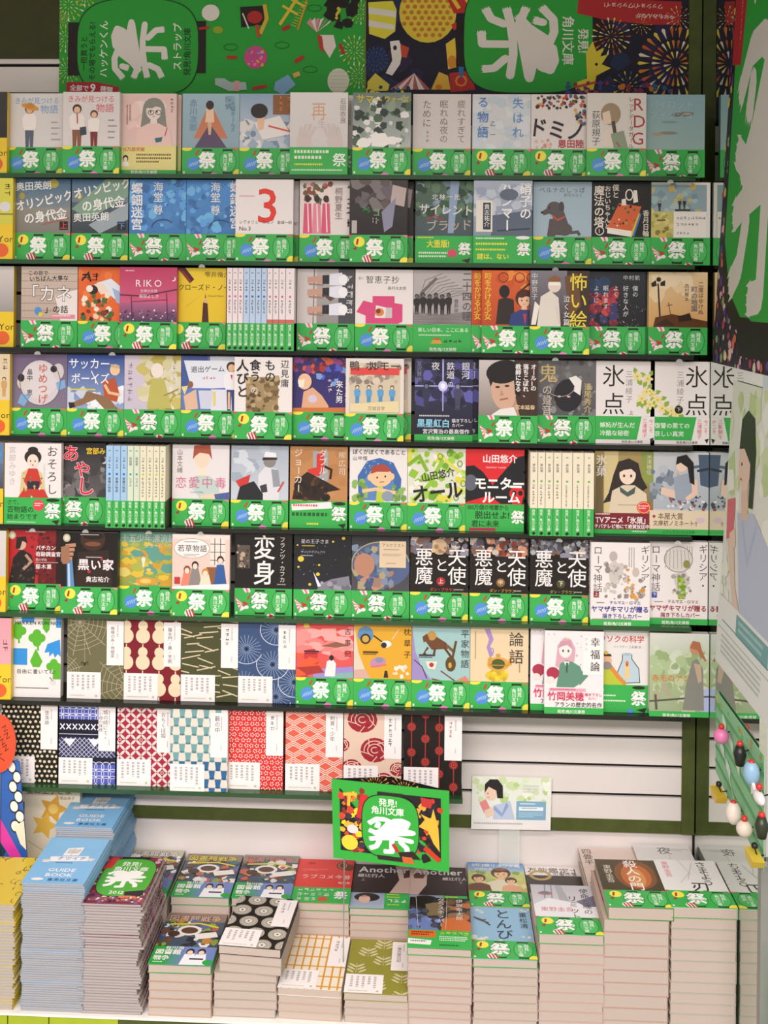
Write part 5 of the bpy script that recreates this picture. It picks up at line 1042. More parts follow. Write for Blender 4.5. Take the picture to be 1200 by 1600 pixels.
tag(MB().box((xp_r, .004, ZB - .02), (XM, .03, 2.45)).obj('trim_3', GROOVE), kind='structure')
tag(MB().box((XL, -.002, z_top), (xs_r, .0061, 2.45)).obj('trim_4', DARKOLIVE), kind='structure')
d_end = on_x(1184, 1400, XM).y
tag(MB().box((XM, d_end, ZB - .05), (XM + .012, .03, 2.45)).obj('wall_right', MIRROR), kind='structure')
tag(MB().box((-3, -6, -.02), (3, 1, 0)).obj('floor', FLOOR), kind='structure')
tag(MB().box((-3, -6, 2.95), (3, 1, 3.0)).obj('ceiling', WHITE), kind='structure')

# plinth with its riser
YF = -0.29
pl = empty('display_plinth', (0, -.15, 0)); tag(pl, 'low white-topped olive plinth carrying all the flat piles', 'plinth')
pl_x1 = XM - .002
def local(o, mb, name, mat): 
    mb.v = [(x - o.location.x, y - o.location.y, z - o.location.z) for x, y, z in mb.v]; return mb.obj(name, mat, o)
x_l = PXX(181, 1596, YF - .02)
local(pl, MB().box((x_l, YF - .003, 0), (pl_x1, .01, ZB - .0042)), 'base_panel', OLIVE)
xj = [XL, PXX(6, 1596, YF - .02), PXX(71, 1596, YF - .02), x_l]
for a, b in zip(xj, xj[1:]): local(pl, MB().box((a + .001, YF - .004, .002), (b - .001, .01, ZB - .0042)), 'lime_panel', LIME)
local(pl, MB().box((XL, YF - .006, ZB - .004), (pl_x1, .0115, ZB)), 'top_board', WHITE)
ZR = on_y(500, 1486, -.14).z
local(pl, MB().box((XL, -.134, ZB), (pl_x1, .0115, ZR)), 'riser', WHITE)

# ledges
ORD = ['top', 'second', 'third', 'fourth', 'fifth', 'sixth', 'seventh', 'lowest']
YL = -0.099
x_le = PXX(1083, 700, YL)
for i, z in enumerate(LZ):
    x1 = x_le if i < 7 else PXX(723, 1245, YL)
    mt = LEDGE if i in (0, 1, 5, 7) else SHADELEDGE  # rows in shade take the darkened copy of the same ledge
    o = empty('shelf_ledge', (0, 0, z)); tag(o, ORD[i] + ' narrow ' + ('green' if mt is LEDGE else 'shade-darkened green') + ' ledge holding a row of face-out paperbacks' if i else 'topmost narrow green ledge just beneath the two hanging banners', 'shelf', 'ledges of the wall display')
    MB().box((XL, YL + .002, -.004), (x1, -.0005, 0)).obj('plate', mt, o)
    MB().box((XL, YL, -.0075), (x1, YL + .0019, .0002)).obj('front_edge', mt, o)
    bk = MB()
    for q in range(5): bk.box((XL + .15 + q * .35, -.06, -.02), (XL + .155 + q * .35, -.0005, -.0042)) if XL + .16 + q * .35 < x1 else None

# ------------------------------------------------------------------ face-out books
rows = {}; PLACED = {}
for i, b in enumerate(BOOKS): rows.setdefault(b[0], []).append(b)
ORDW = ['top', 'second', 'third', 'fourth', 'fifth', 'sixth', 'seventh', 'lowest']
for r in sorted(rows):
    last = {}
    for (row, px, lv, bg, band, label, fn, k) in sorted(rows[r], key=lambda b: b[1]):
        w = k.get('w', BW); t = k.get('t', BT)
        yb = FACE - .0145 * lv + t
        x0 = PXX(px, LEDGE_PX[r] - 60, FACE - .0145 * lv)
        if lv in last and x0 < last[lv] + .0007:
            if last[lv] - x0 > .005: print('CLASH', r, px, label, round(last[lv] - x0, 4))
            x0 = last[lv] + .0007
        if x0 + w > XM - .001: x0 = XM - .001 - w
        last[lv] = x0 + w
        mat = MATTE if k.get('mat') else None
        cov = cover_mesh(('c', id(fn) if fn in (TOKI, FKU) else (r, px)), bg, fn, w, BH, t, mat=mat)
        bm_ = None
        if isinstance(band, str): bm_ = band_mesh(band, w, t)
        elif callable(band): bm_ = band_mesh(None, w, t, band, (r, px), k.get('bh', 47))
        elif 'bf' in k: bm_ = band_mesh(None, w, t, k['bf'], ('strip', k['bh']), k['bh'])
        PLACED[book(k.get('name', 'paperback_book'), label, k.get('cat', 'book'), (x0 + w / 2, yb, LZ[r] + .0004), (0, 0, random.Random(px).uniform(-.004, .004) * 0), cov, w, BH, t, bm_, 'face-out books on the %s ledge' % ORDW[r])] = (r, px)

# second copies showing behind their neighbours' edges
DUP = {(5, 923): -9, (0, 187): 6, (0, 453): 8, (1, 22): 5, (1, 368): 7, (1, 546): 10, (2, 916): 7, (3, 540): 13, (3, 648): 11, (0, 285): 0}
for (r, px), dx in DUP.items():
    for o in [o for o in PLACED if PLACED[o] == (r, px)]:
        if dx == 0: continue
        c = o.copy(); COL.objects.link(c); c.location = (o.location.x + dx / 1000, -.0566, o.location.z)
        c['label'] = 'second copy behind the ' + ' '.join(o['label'].split()[:12])
        for ch in o.children:
            d = ch.copy(); COL.objects.link(d); d.parent = c

# ------------------------------------------------------------------ spine-out books
def spine_art(bg, title, author, dot, line, tc='4a4a50'):
    def f(s):
        c = s.W / 2
        s.sc(len(author), c - 2.6, 20, 5.2, tc) if len(author) > 3 or title[0] in '少夏冬大' else s.v(author, c - 2.6, 20, 5.2, tc, b=.01)
        s.e(c, 51, 2.1, 2.1, dot, 10); s.sc(len(title), c - 2.9, 56, 5, tc) if title[0] in '少夏冬大鴨ラ' else s.v(title, c - 2.7, 57, 5.4 if len(title) < 8 else 3.1, tc, b=.01); s.tx(c - 2, 8, 4, 3, tc, 1)
        if line: s.r(0, 92, s.W, 99, line)
    return f
def spine_band(t):
    kk = ('sb', round(t, 4))
    if kk not in _band:
        hh = .049; s = Art(t * 1000, 49, 4); c = s.W / 2
        s.r(0, 0, s.W, 49, GREEN); s.v('発見!角川文庫', c - 2.8, 2, 5.6, 'e6f0e2', b=.02); s.p('1d1a18', c - 3, 44, c + 2, 41, c + 4, 45, c, 48)
        a = band_art('b')
        _band[kk] = inked('paper_band', wrap(BW + .0004, t + .0004, hh, .0003), GREEN, [(s, lambda u, v, h: (BW / 2 + .0002 + h, -t - .0004 + u / 1000 * (t + .0004) / t, hh - v / 1000), 0, .0003)], link_it=False)
    return _band[kk]
def spines(row, edges, specs, group):
    Y = -0.1118
    for i, (x0, x1) in enumerate(zip(edges, edges[1:])):
        X0, X1 = PXX(x0, LEDGE_PX[row] - 60, Y), PXX(x1, LEDGE_PX[row] - 60, Y)
        bg, title, author, dot, line, lab = specs[i]; t = round(X1 - X0 - .0009, 4)
        f = spine_art(bg, title, author, dot, line)
        cov = cover_mesh(('s', row, bg, title, t), bg, None, BW, BH, t, spine=f, mat=MATTE)
        book('paperback_book', lab, 'book', (X1 - .0005, Y + BW / 2 + .0003, LZ[row] + .0004), (0, 0, -math.pi / 2), cov, BW, BH, t, spine_band(t), group)
oc = ['first', 'second', 'third', 'fourth', 'fifth', 'sixth', 'seventh', 'eighth', 'ninth']
P_ = lambda i: ('e6dadc', '少女の時間', '赤川次郎', 'c86a7a', None, oc[i] + ' pinkish white spine, right of the yellow pen-nib cover')
Q_ = lambda i: ('b4cbe4', '夏の庭にて', '湯本香樹', '4a5fb0', None, oc[i] + ' pale blue spine in the run beside the yellow pen-nib cover')
R_ = lambda i: ('e4dbdc', '冬のいえで', '森絵都', 'c86a7a', 'c86a64', oc[i] + ' white spine with a red line, right of the pale blue spines')
spines(2, [354, 363, 371.5, 380, 389.5, 399, 408, 417, 426, 435.5, 446, 460], [P_(0), P_(1), P_(2), Q_(0), Q_(1), Q_(2), Q_(3), R_(0), R_(1), R_(2), R_(3)], 'spine-out paperbacks on the third ledge')
A_ = lambda i: ('9fc4e2', '悪魔の物語', '森村誠一', '2f5fb0', None, oc[i] + ' sky blue spine, right of the black cover with red hiragana')
B_ = lambda i: ('cddcc4', 'リズム', '森絵都', '3fa08a', None, oc[i] + ' mint spine in the run after the three sky blue spines')
C_ = lambda i: ('dfdcc0', '大きくなったら', '山崎まどか', 'b4c23a', None, oc[i] + ' cream spine in the run after the two mint spines')
spines(4, [165, 176.5, 188, 198.5, 208.5, 218, 228.5, 239, 249, 258.5], [A_(0), A_(1), A_(2), B_(0), B_(1), C_(0), C_(1), C_(2), C_(3)], 'spine-out paperbacks on the fifth ledge')
D_ = lambda i: ('e6dfc6', ('鴨川の流れる川' if i < 2 else 'ラブソング' if i < 4 else '沙門空海唐の国にて鬼と宴す'), '夢枕獏', '6fb04a', None, oc[i] + ' cream spine from the scarlet skull cover')
spines(4, [828, 840, 852, 864.5, 877.5, 894.5, 912, 928.5], [D_(i) for i in range(7)], 'thick spine-out paperbacks on the fifth ledge')

# ------------------------------------------------------------------ flat piles on the plinth
ORDN = ['topmost', 'second', 'third', 'fourth', 'fifth', 'sixth', 'seventh', 'eighth', 'ninth', 'tenth', 'eleventh', 'twelfth', 'thirteenth', 'fourteenth', 'fifteenth', 'sixteenth', 'seventeenth', 'eighteenth', 'nineteenth', 'twentieth']
TENS = {2: 'twenty', 3: 'thirty', 4: 'forty', 5: 'fifty', 6: 'sixty'}
def ordn(i):
    if i < 20: return ORDN[i]
    n = i + 1; t, u = divmod(n, 10)
    if u == 0: return {3: 'thirtieth', 4: 'fortieth', 5: 'fiftieth', 6: 'sixtieth'}[t]
    return TENS[t] + '-' + ['first', 'second', 'third', 'fourth', 'fifth', 'sixth', 'seventh', 'eighth', 'ninth'][u - 1]
ZTOP = {}
def pile(key, x0, x1, ytop, yf, zbase, t, bg, fn, label, phrase, band=None, bandfn=None, w=BW, h=BH, yaw=0.0, top_turn=None, name='paperback_book', cat='book', jit=.0012, pages=None, spine=None, mat=None, lean=0.0, n_max=None, seed=1, top_dx=0.0, line=None):
    """a pile whose front top edge is seen at row ytop between columns x0 and x1 of the photograph"""
    zbase += .0004; P = on_y((x0 + x1) / 2, ytop, yf); n = max(1, round((P.z - zbase) / t)); t = (P.z - zbase) / n
    th = t - .0004; R = random.Random(seed)
    cov = cover_mesh(('p', key), bg, fn, w, h, th, spine=spine, mat=mat)
    plain = cover_mesh(('pp', key), line or 'b9a99b', None, w, h, th, spine=spine or (lambda s: s.r(0, 0, s.W, s.H, bg)) if name != 'paperback_book' or spine else None, mat=MATTE)
    vivid = cover_mesh(('pv', key), bg, None, w, h, th, spine=spine, mat=MATTE) if name != 'paperback_book' else plain
    bm_ = band_mesh(band, w, th) if band else (band_mesh(None, w, th, bandfn, ('pb', key)) if bandfn else None)
    for i in range(n):
        top = i == 0
        z = P.z - (i + 1) * t
        dx = R.uniform(-jit, jit) + lean * math.sin(i * .55); ya = yaw * (1 if top_turn is None else (1 if i < top_turn else 0)) + R.uniform(-.004, .004)
        if top_turn is not None and i < top_turn: dx += top_dx
        elif top_turn is None and top: dx += top_dx
        dy = 0 if top else R.uniform(0, .0012)
        book(name, label if top else ordn(i) + ' ' + phrase, cat, (P.x + dx, yf + dy, z), (-math.pi / 2, 0, ya), cov if top else (vivid if R.random() < .12 else plain), w, h, th, bm_ if top else None, phrase, pages)
    ZTOP[key] = P.z
    return P
YB = -0.1405
# covers of the piles
def guide(a):
    a.g(0, 0, 100, 142, '8ac0e4', '7cb6e0'); a.p('f0ece6', 40, 34, 66, 30, 64, 56, 38, 58); a.l('c9a8a0', 1, 52, 33, 51, 57); a.tx(43, 38, 20, 14, '8a8a8e', 3)
    a.p('f0ece6', 20, 62, 82, 58, 84, 73, 22, 77); a.p('e0d8d0', 10, 72, 24, 70, 22, 80, 12, 80); a.p('e0d8d0', 82, 64, 96, 66, 90, 74, 84, 72); a.t('ナツイチ', 32, 61, 12, '4a86c8', b=.03, rot=-2); a.tx(34, 79, 34, 4, '3a6a9a', 1)
    a.t('GUIDE\nBOOK', 30, 96, 13, 'f1efec', b=.035, kx=1.15); a.t('集英社文庫', 38, 127, 9, '2f5f94', b=.01, lead=1.1); a.e(22, 131, 10, 4, 'e8e6e2')
pile('gf', 32, 133, 1380, YF, ZB, .0036, '7fb8e0', guide, 'blue guide booklet on top of the front blue booklet pile', 'thin booklet from the top in the front blue booklet pile', name='guide_booklet', cat='booklet', pages=GREYPAGE, jit=.0009, lean=.0016, line='8fa4b4')
pile('gb', 88, 173, 1292, YB, ZR, .0036, '7fb8e0', guide, 'blue guide booklet on top of the taller rear blue pile', 'thin booklet from the top in the taller rear blue pile', name='guide_booklet', cat='booklet', pages=GREYPAGE, jit=.001, lean=.003, line='8fa4b4', seed=3)
def fbook(a):
    a.spk(0, 0, 100, 142, ['8a2440', 'c8a0a8', '4a2a5a', 'd8cfb0', '3a2030', 'b23a4a', '8a6aa0'], 160, 3, 7); a.p('2a1f24', 28, 2, 78, 0, 76, 12, 30, 12)
    a.se(53, 67, 46, 60, '2a1f24'); a.se(53, 67, 45, 59, '52ad3a'); a.p('c83a34', 4, 44, 10, 10, 24, 4, 20, 40); a.t('発見!', 34, 18, 15, 'f1efe8', b=.03); a.t('角川文庫', 24, 34, 15, 'f1efe8', b=.03); a.fest(14, 46, 74, 56, 'f4f2ec', 60); a.t('2012', 36, 108, 13, 'f1efe8', b=.03); a.p('2a1f24', 62, 112, 92, 106, 96, 122, 64, 124); a.r(56, 124, 84, 142, 'd8784a'); a.r(0, 130, 100, 142, '8a4a5a'); a.spk(0, 130, 100, 142, ['e8e0d8', '3a2030', 'd8784a'], 30, 2, 4)
def fspine(s): s.spk(0, 0, s.W, s.H, ['8a2440', 'c8b0b0', '4a2a5a', 'd8cfb0', '5a2a3a', 'a83a4a', '9a8ab0', '6a9a4a'], 90, 1.5, 5)
pile('fest', 124, 222, 1412, YF, ZB, .0046, '7d3348', fbook, 'festival booklet with a green lantern, on top of its wavy pile', 'crumpled booklet from the top in the festival booklet pile', name='festival_booklet', cat='booklet', pages=GREYPAGE, jit=.003, lean=.0035, spine=fspine, line='a39690', w=.1, seed=5)
def yel(a):
    a.g(0, 0, 100, 142, 'dcc23a', 'd6bc34'); R = a.rnd
    for q in range(26):
        x, y = R.uniform(30, 100), R.uniform(0, 130); a.ring(x, y, R.uniform(3, 9), R.uniform(3, 8), .9, '3a3420', R.uniform(0, 180), R.uniform(200, 360), 10)
    a.sc(6, 86, 56, 5, '4a4428')
pile('yf', -78, 26, 1412, YF, ZB, .005, 'dcc23a', yel, 'yellow doodled booklet on top of the yellow pile by the plinth corner', 'yellow-edged booklet from the top in the outermost front pile', name='yellow_booklet', cat='booklet', pages=GREYPAGE, jit=.0022, line='c4b88a', seed=7)
pile('yb', -12, 84, 1384, YB, ZR, .005, 'dcc23a', yel, 'yellow doodled booklet behind the front yellow pile', 'yellow-edged booklet from the top in the rear yellow pile', name='yellow_booklet', cat='booklet', pages=GREYPAGE, line='c4b88a', seed=8)
def manga(tint, hc):
    def f(a):
        a.g(0, 0, 100, 142, '4a5a6a', '3f4a5a'); a.r(0, 0, 100, 24, tint); a.t('図書館戦争', 4, 6, 18, '2a2422', b=.09, kx=.98); a.t('図書館戦争', 4, 6, 18, hc, b=.01, kx=.98)
        a.spk(0, 24, 100, 92, ['6a4a34', 'c8584a', '2a2a34', 'd8d4cc', '3f6a6a', '8a9a3a', 'b8843a', '5a6a9a', 'e8e2da'], 60, 4, 12); a.e(46, 50, 20, 14, 'e6e2dc'); a.e(46, 50, 14, 9, '5a3a2a'); a.e(22, 60, 10, 8, '4a2f24'); a.e(78, 58, 11, 9, '3a2a24'); a.p('e8e4dc', 56, 60, 90, 52, 96, 66, 62, 74); a.l('d8c83a', 4, 10, 34, 60, 30, 92, 40)
    return f
def mb_(a):
    a.g(0, 0, 100, 47, '7a8ac0', '6a80bc'); a.r(0, 0, 30, 47, '2fa344'); a.g(24, 0, 50, 47, '3f9a54', '6a86b0', True); a.t('有川浩', 18, -2, 10, 'f0f0ec', b=.02); a.t('図書館', 4, 8, 14, 'f1f0ec', b=.04); a.t('戦争', 4, 24, 13, 'f1f0ec', b=.04); a.tx(6, 40, 22, 4, 'f1f0ec', 1)
    for x in (60, 78): a.p('eeeef0', x - 8, 20, x + 8, 18, x + 12, 47, x - 12, 47); a.e(x, 13, 6.5, 8, '221e1e'); a.e(x, 15.5, 4.6, 5.4, 'ecd2bc')
    a.r(62, 30, 84, 34, '3a3a44'); a.e(92, 40, 8, 7, '2fa344')
MG = 'open-page paperback from the top in the '
pile('m1', 168, 262, 1394, YB, ZR, .0142, '4a5a6a', manga('b8b49a', 'e8e4da'), 'patchwork comic-style paperback half hidden behind the festival booklets', 'paperback from the top in the pile half hidden by festival booklets', bandfn=mb_, jit=.0006)
pile('m2', 266, 359, 1402, YB, ZR, .0142, '4a5a6a', manga('8a7a6a', 'e8d44a'), 'patchwork comic-style paperback with yellow title against the lower wall', 'paperback from the top in the yellow-titled patchwork pile', bandfn=mb_, jit=.0006)
pile('m3', 361, 454, 1404, YB, ZR, .0142, '4a5a6a', manga('8a8478', 'd88a84'), 'patchwork comic-style paperback with pink title against the lower wall', 'paperback from the top in the pink-titled patchwork pile', bandfn=mb_, jit=.0006)
pile('m4', 231, 331, 1508, YF, ZB, .0145, '4a5a6a', manga('8a7468', 'd8b8a0'), 'patchwork comic-style paperback in the front row before the yellow-titled one', 'paperback from the top in the front patchwork-covered pile', bandfn=mb_, jit=.0008, line='b89a86')
def discs(a):
    for r in range(5):
        for c in range(4):
            x, y = c * 36 + (r % 2) * 18 - 4, r * 31 + 10
            a.e(x, y, 15, 14.4, 'b9b4a6', 22); a.rays(x, y, 9, 14, 30, .5, ['6a665c']); a.e(x, y, 9, 8.6, 'a29c8e', 18); a.e(x, y, 5.6, 5.4, 'dcd8cc', 14); a.e(x, y, 1.8, 1.8, '2a241e', 8)
    slip(a); a.sc(4, 77, 14, 7, '6a6662')
pile('disc', 333, 433, 1480, YF + .004, ZB, .0136, '231c16', discs, 'black paperback with grey disc pattern, turned askew on its pile', 'paperback from the top beneath the askew disc-patterned cover', mat=MATTE, yaw=-.075, top_turn=3, top_dx=.008, jit=.0012, line='a89c8e')
def grid(a):
    for q in range(9): a.r(q * 12.6 + 4, 0, q * 12.6 + 6.6, 142, 'cf952c')
    for q in range(6): a.r(0, q * 25 + 8, 100, q * 25 + 10.5, 'cf952c')
    slip(a); a.sc(4, 77, 14, 7, '6a6662')
pile('grid', 434, 533, 1545, YF + .003, ZB, .0142, 'e6dcc8', grid, 'cream paperback with an ochre window grid pattern', 'paperback from the top beneath the ochre grid cover', mat=MATTE, yaw=-.035, jit=.0008, line='c4a890')
def leaf(a):
    R = a.rnd
    for q in range(7):
        x, y = R.uniform(5, 95), q * 22 + 6
        for s_ in (-1, 1):
            for j in range(3): a.e(x + s_ * (6 + j * 2), y + j * 7, 8, 2.2, 'c9c296', 10, rot=-s_ * 35)
        a.l('c9c296', .9, x, y - 6, x, y + 20)
    slip(a); a.v('一葉恋愛日記', 78, 12, 8, '4a4642')
pile('leaf', 538, 637, 1553, YF + .001, ZB, .0125, '8d8a35', leaf, 'olive paperback with pale leaf sprays and white slips', 'paperback from the top beneath the olive leaf-spray cover', mat=MATTE, yaw=-.02, jit=.0008)
def red(a):
    a.r(0, 0, 100, 142, 'd93a30'); a.e(80, 20, 11, 13, '6a2a1c'); a.e(92, 26, 9, 11, '6a2a1c'); a.ring(80, 20, 7, 9, 1.4, 'd8a04a'); a.e(24, 14, 7, 4, 'b02c24'); a.tx(10, 34, 44, 8, 'e88a80', 2); a.t('ラブコメ今昔', 10, 52, 14, 'f0dcd8', lead=1.05); a.t('有川浩', 76, 74, 7, 'f0e0dc', b=.02)
pile('red', 454, 545, 1411, YB, ZR, .0145, 'd93a30', red, 'red paperback with brown oval emblems in the rear row of piles', 'paperback from the top beneath the red cover', bandfn=lambda a: (a.sc(6, 8, 3, 10, 'e4efdc', False), a.sc(5, 8, 16, 11, 'e4efdc', False), a.sc(3, 8, 30, 12, 'e4efdc', False), a.e(54, 36, 9, 7, 'c8543a'), a.fest(74, 14, 20, 22, 'f4f2ee', 66)), jit=.0006, line='bf9c8c')
def anoth(flip):
    def f(a):
        a.g(0, 0, 100, 142, '3a2a28', '2a1c1c')
        if not flip: a.p('d8b8ac', 74, 4, 100, 0, 100, 92, 66, 92, 82, 50); a.p('4a2c28', 88, 20, 100, 16, 100, 40, 90, 44); a.t('Another', 10, 4, 26, 'f0ecea', b=.03, kx=.92); a.t('綾辻行人', 8, 32, 12, 'e4dcd8', b=.02); a.t('上', 14, 48, 8, 'd8d0cc')
        else: a.p('d8b8ac', 0, 6, 32, 10, 30, 60, 16, 92, 0, 92); a.p('6a3c34', 6, 20, 30, 22, 24, 40, 8, 40); a.t('Another', 6, 4, 26, 'f0ecea', b=.03, kx=.92); a.t('綾辻行人', 58, 34, 11, 'e4dcd8', b=.02); a.t('下', 86, 48, 8, 'd8d0cc')
    return f
def ab(a):
    a.g(0, 0, 58, 47, '8a98b0', 'a8b4c4'); a.e(28, 14, 22, 13, '2a2422'); a.e(24, 20, 10, 12, 'd8b09c'); a.l('4a3430', 2, 10, 12, 38, 10); a.tx(62, 3, 30, 5, 'ece040', 1); a.tx(62, 11, 32, 5, 'ece040', 1); a.sc(3, 62, 18, 11, 'eef2ea', False); a.tx(64, 34, 32, 5, 'ece040', 1)
pile('an1', 547, 638, 1420, YB, ZR, .0132, '2a1c1c', anoth(False), 'dark brown paperback with pale face and white blackletter title, beside the red cover', 'paperback from the top beneath the dark brown face cover', bandfn=ab, jit=.0006, line='bf9c8c')
pile('an2', 641, 730, 1424, YB, ZR, .0132, '2a1c1c', anoth(True), 'dark brown paperback with white blackletter title behind the rainy portrait pile', 'paperback from the top in the pile behind the rainy portrait cover', bandfn=ab, jit=.0006)
def rain(a):
    a.g(0, 0, 100, 142, '2a2826', '4a4644'); a.p('1c1a18', 0, 0, 40, 0, 30, 34, 0, 24); a.p('7a6a4a', 26, 20, 50, 12, 56, 50, 30, 54); a.spk(54, 10, 100, 92, ['8a6a4a', '5a4a3a', 'b0663a', '6a5238'], 20, 6, 13); a.p('c46a34', 56, 62, 84, 54, 100, 70, 100, 95, 52, 95); a.p('6a7cb0', 0, 46, 30, 56, 50, 95, 0, 95); a.spk(0, 40, 50, 92, ['7a8ac0', '56648f', '4a4a58'], 18, 5, 11)
    a.v('グラスホッパー', 46, 2, 12, 'e8e4e0', lead=.98); a.v('伊坂幸太郎', 76, 4, 12, 'e0d8cc', lead=1.02)
    a.l('d8d8dc', .5, 10, 0, 16, 90); a.l('d8d8dc', .5, 62, 0, 60, 90)
pile('rain', 637, 737, 1482, YF, ZB, .0123, '3a3634', rain, 'dark paperback with an orange and blue painted portrait', 'paperback from the top beneath the orange and blue portrait cover', bandfn=lambda a: (a.r(2, 2, 44, 20, 'd8642c'), a.tx(6, 5, 34, 12, '4a2412', 2), a.p('eceae6', 1, 24, 38, 28, 36, 40, 1, 38), a.tx(5, 29, 28, 6, '6a3a34', 1), a.sc(5, 50, 3, 9, 'ece040', False), a.tx(50, 16, 44, 14, 'e4efdc', 3), a.tx(50, 38, 44, 5, '1a4a22', 1)), yaw=-.018, jit=.0008, line='bf9c90')
def boys(a):
    a.g(0, 0, 100, 40, '5a90c8', 'b4ccd8'); a.g(0, 30, 100, 95, 'b9c880', 'c8b45a'); a.spk(0, 30, 100, 92, ['a8bc6a', 'd8d49a', '8aa04a', 'c8c87a'], 34, 5, 11)
    for x, y, h, c in ((58, 20, 76, 'd8d0b4'), (18, 42, 54, '6a4434'), (74, 50, 46, 'd8a07a')): a.bust(x, y, h, c, 'e2b890', '5a3a28')
    a.e(58, 24, 13, 5, '8a5a34'); a.t('5年3組リョウタ組', 8, 6, 10.5, 'f1f0ec', b=.03, lead=1.02); a.t('石田衣良', 12, 20, 8, 'f1f0ec', b=.02)
pile('boys', 736, 828, 1417, YB, ZR, .0142, 'b4c08a', boys, 'sunny meadow paperback with children, upright against the lower wall board', 'paperback from the top in the sunny meadow pile', band='a', jit=.0005)
def kite(a):
    a.g(0, 0, 100, 142, '8fb8d2', '86aec8')
    for x, y, r in ((20, 12, 7), (88, 82, 6), (14, 88, 12), (92, 8, 6), (50, 96, 6)): a.spk(x - r, y - r * .5, x + r, y + r * .5, ['c9d0c0', 'b8c8c8', 'd2d4c4'], 5, r * .4, r * .7)
    a.l('4a3a30', 3, 6, 30, 20, 38, 32, 52); a.l('5a4638', 3.4, 10, 34, 30, 46); a.l('4a3a30', 2, 20, 38, 26, 36); a.v('とんび', 40, 6, 28, '22262a', lead=1.02); a.v('重松清', 80, 14, 14, '2f363a', lead=1.1)
pile('kite', 740, 840, 1499, YF, ZB, .0145, '8ab2cc', kite, 'pale blue paperback with a flying bird and brushed hiragana', 'paperback from the top beneath the pale blue flying-bird cover', band='a', jit=.0008, line='b3a496')
def qq(a):
    a.t('万能鑑定士', 4, 4, 18, '2c2826', b=.01, lead=1.05); a.ring(26, 30, 17, 14, 6, 'b49a5a'); a.t('の事件簿', 48, 20, 11, '4a4440', b=.01); a.g(0, 30, 100, 142, '3a3430', '2a2422'); a.ring(26, 30, 17, 14, 6, 'b49a5a'); a.r(90, 0, 100, 28, 'd8d0c8')
pile('qq', 832, 924, 1424, YB, ZR, .0142, 'e2ddd8', qq, 'white-headed paperback with a gold ring, behind the pale grey pile', 'paperback from the top in the gold ring pile', jit=.0005)
def limit(a):
    a.g(0, 0, 100, 95, 'b9b7bc', 'd2d0d2'); a.p('a4a4aa', 40, 0, 50, 0, 60, 50, 44, 50); a.l('8a8a90', 2.4, 24, 0, 20, 40); a.l('8a8a90', 2, 34, 0, 32, 40); a.e(22, 26, 12, 5, 'b86a6a'); a.e(22, 24, 8, 4, '5a7a8a'); a.p('e2e1e2', 0, 60, 26, 40, 60, 50, 100, 62, 100, 95, 0, 95); a.p('6a6878', 70, 48, 100, 30, 100, 62, 84, 64); a.t('東野圭吾', 10, 66, 13, 'c8647a', lead=1.02)
    a.v('使命と魂の', 78, 10, 15, '3a383e'); a.v('リミット', 56, 32, 17, '3a383e')
pile('limit', 843, 944, 1461, YF, ZB, .0158, 'c2c0c4', limit, 'pale grey paperback with a surgical still life and red author line', 'paperback from the top beneath the pale grey cover', band='a', jit=.0008, line='c4a49a')
def gate(a):
    a.g(0, 0, 100, 142, '4a3c1c', '3a2e18'); a.e(60, 46, 34, 44, '7a4a1c', 24); a.e(60, 50, 24, 36, 'b8642a', 24); a.e(60, 56, 14, 28, 'd08a44', 20); a.r(92, 0, 100, 95, '4a3c1c'); a.v('殺人の門', 44, 2, 24, 'efece6', b=.01, lead=.94); a.v('東野圭吾', 10, 18, 14, 'd8d0c0', lead=.96)
pile('gate', 943, 1046, 1418, YF, ZB, .0196, '4a3c1c', gate, 'brown paperback with an orange glow and white brushed title', 'thick paperback from the top beneath the brown orange-glow cover', band='a', jit=.001, top_dx=.008, line='b89a8c')
def blade(a):
    a.g(0, 0, 100, 142, 'dedcd8', 'e4e2de'); a.v('さまよう', 64, 4, 20, '3a3836', b=.01, lead=.9); a.t('刃', 44, 66, 30, '3a3836', b=.02); a.v('東野圭吾', 10, 6, 12, 'd87a84', lead=1.0); a.l('b8b6b2', 1, 40, 0, 50, 40, 30, 70); a.l('b8b6b2', 1, 60, 10, 44, 60)
pile('blade', 1050, 1150, 1419, YF, ZB, .0168, 'dedcd8', blade, 'white paperback with sketchy black brush title next to the mirror', 'paperback from the top beneath the white brush-title cover', band='a', jit=.0005, top_dx=.002, line='aeaf9c')
def yoru(a): a.v('四畳半', 4, 4, 18, '4a4440', b=.01)
pile('yoru', 926, 1012, 1393, YB, ZR, .0142, 'dcc8bc', yoru, 'pale pink paperback peeking out beside the brown orange-glow pile', 'paperback from the top in the pale pink hidden pile', jit=.0004)
def night(a): a.t('夜', 40, 6, 26, '5a5856'); a.tx(60, 12, 36, 8, 'a8a6a2', 2); a.l('b8b6b2', 1, 60, 20, 56, 90)
pile('night', 1018, 1102, 1388, YB, ZR, .0142, 'e0ddd9', night, 'white paperback at the back behind the brush-title pile', 'paperback from the top in the white pile against the wall', jit=.0004)

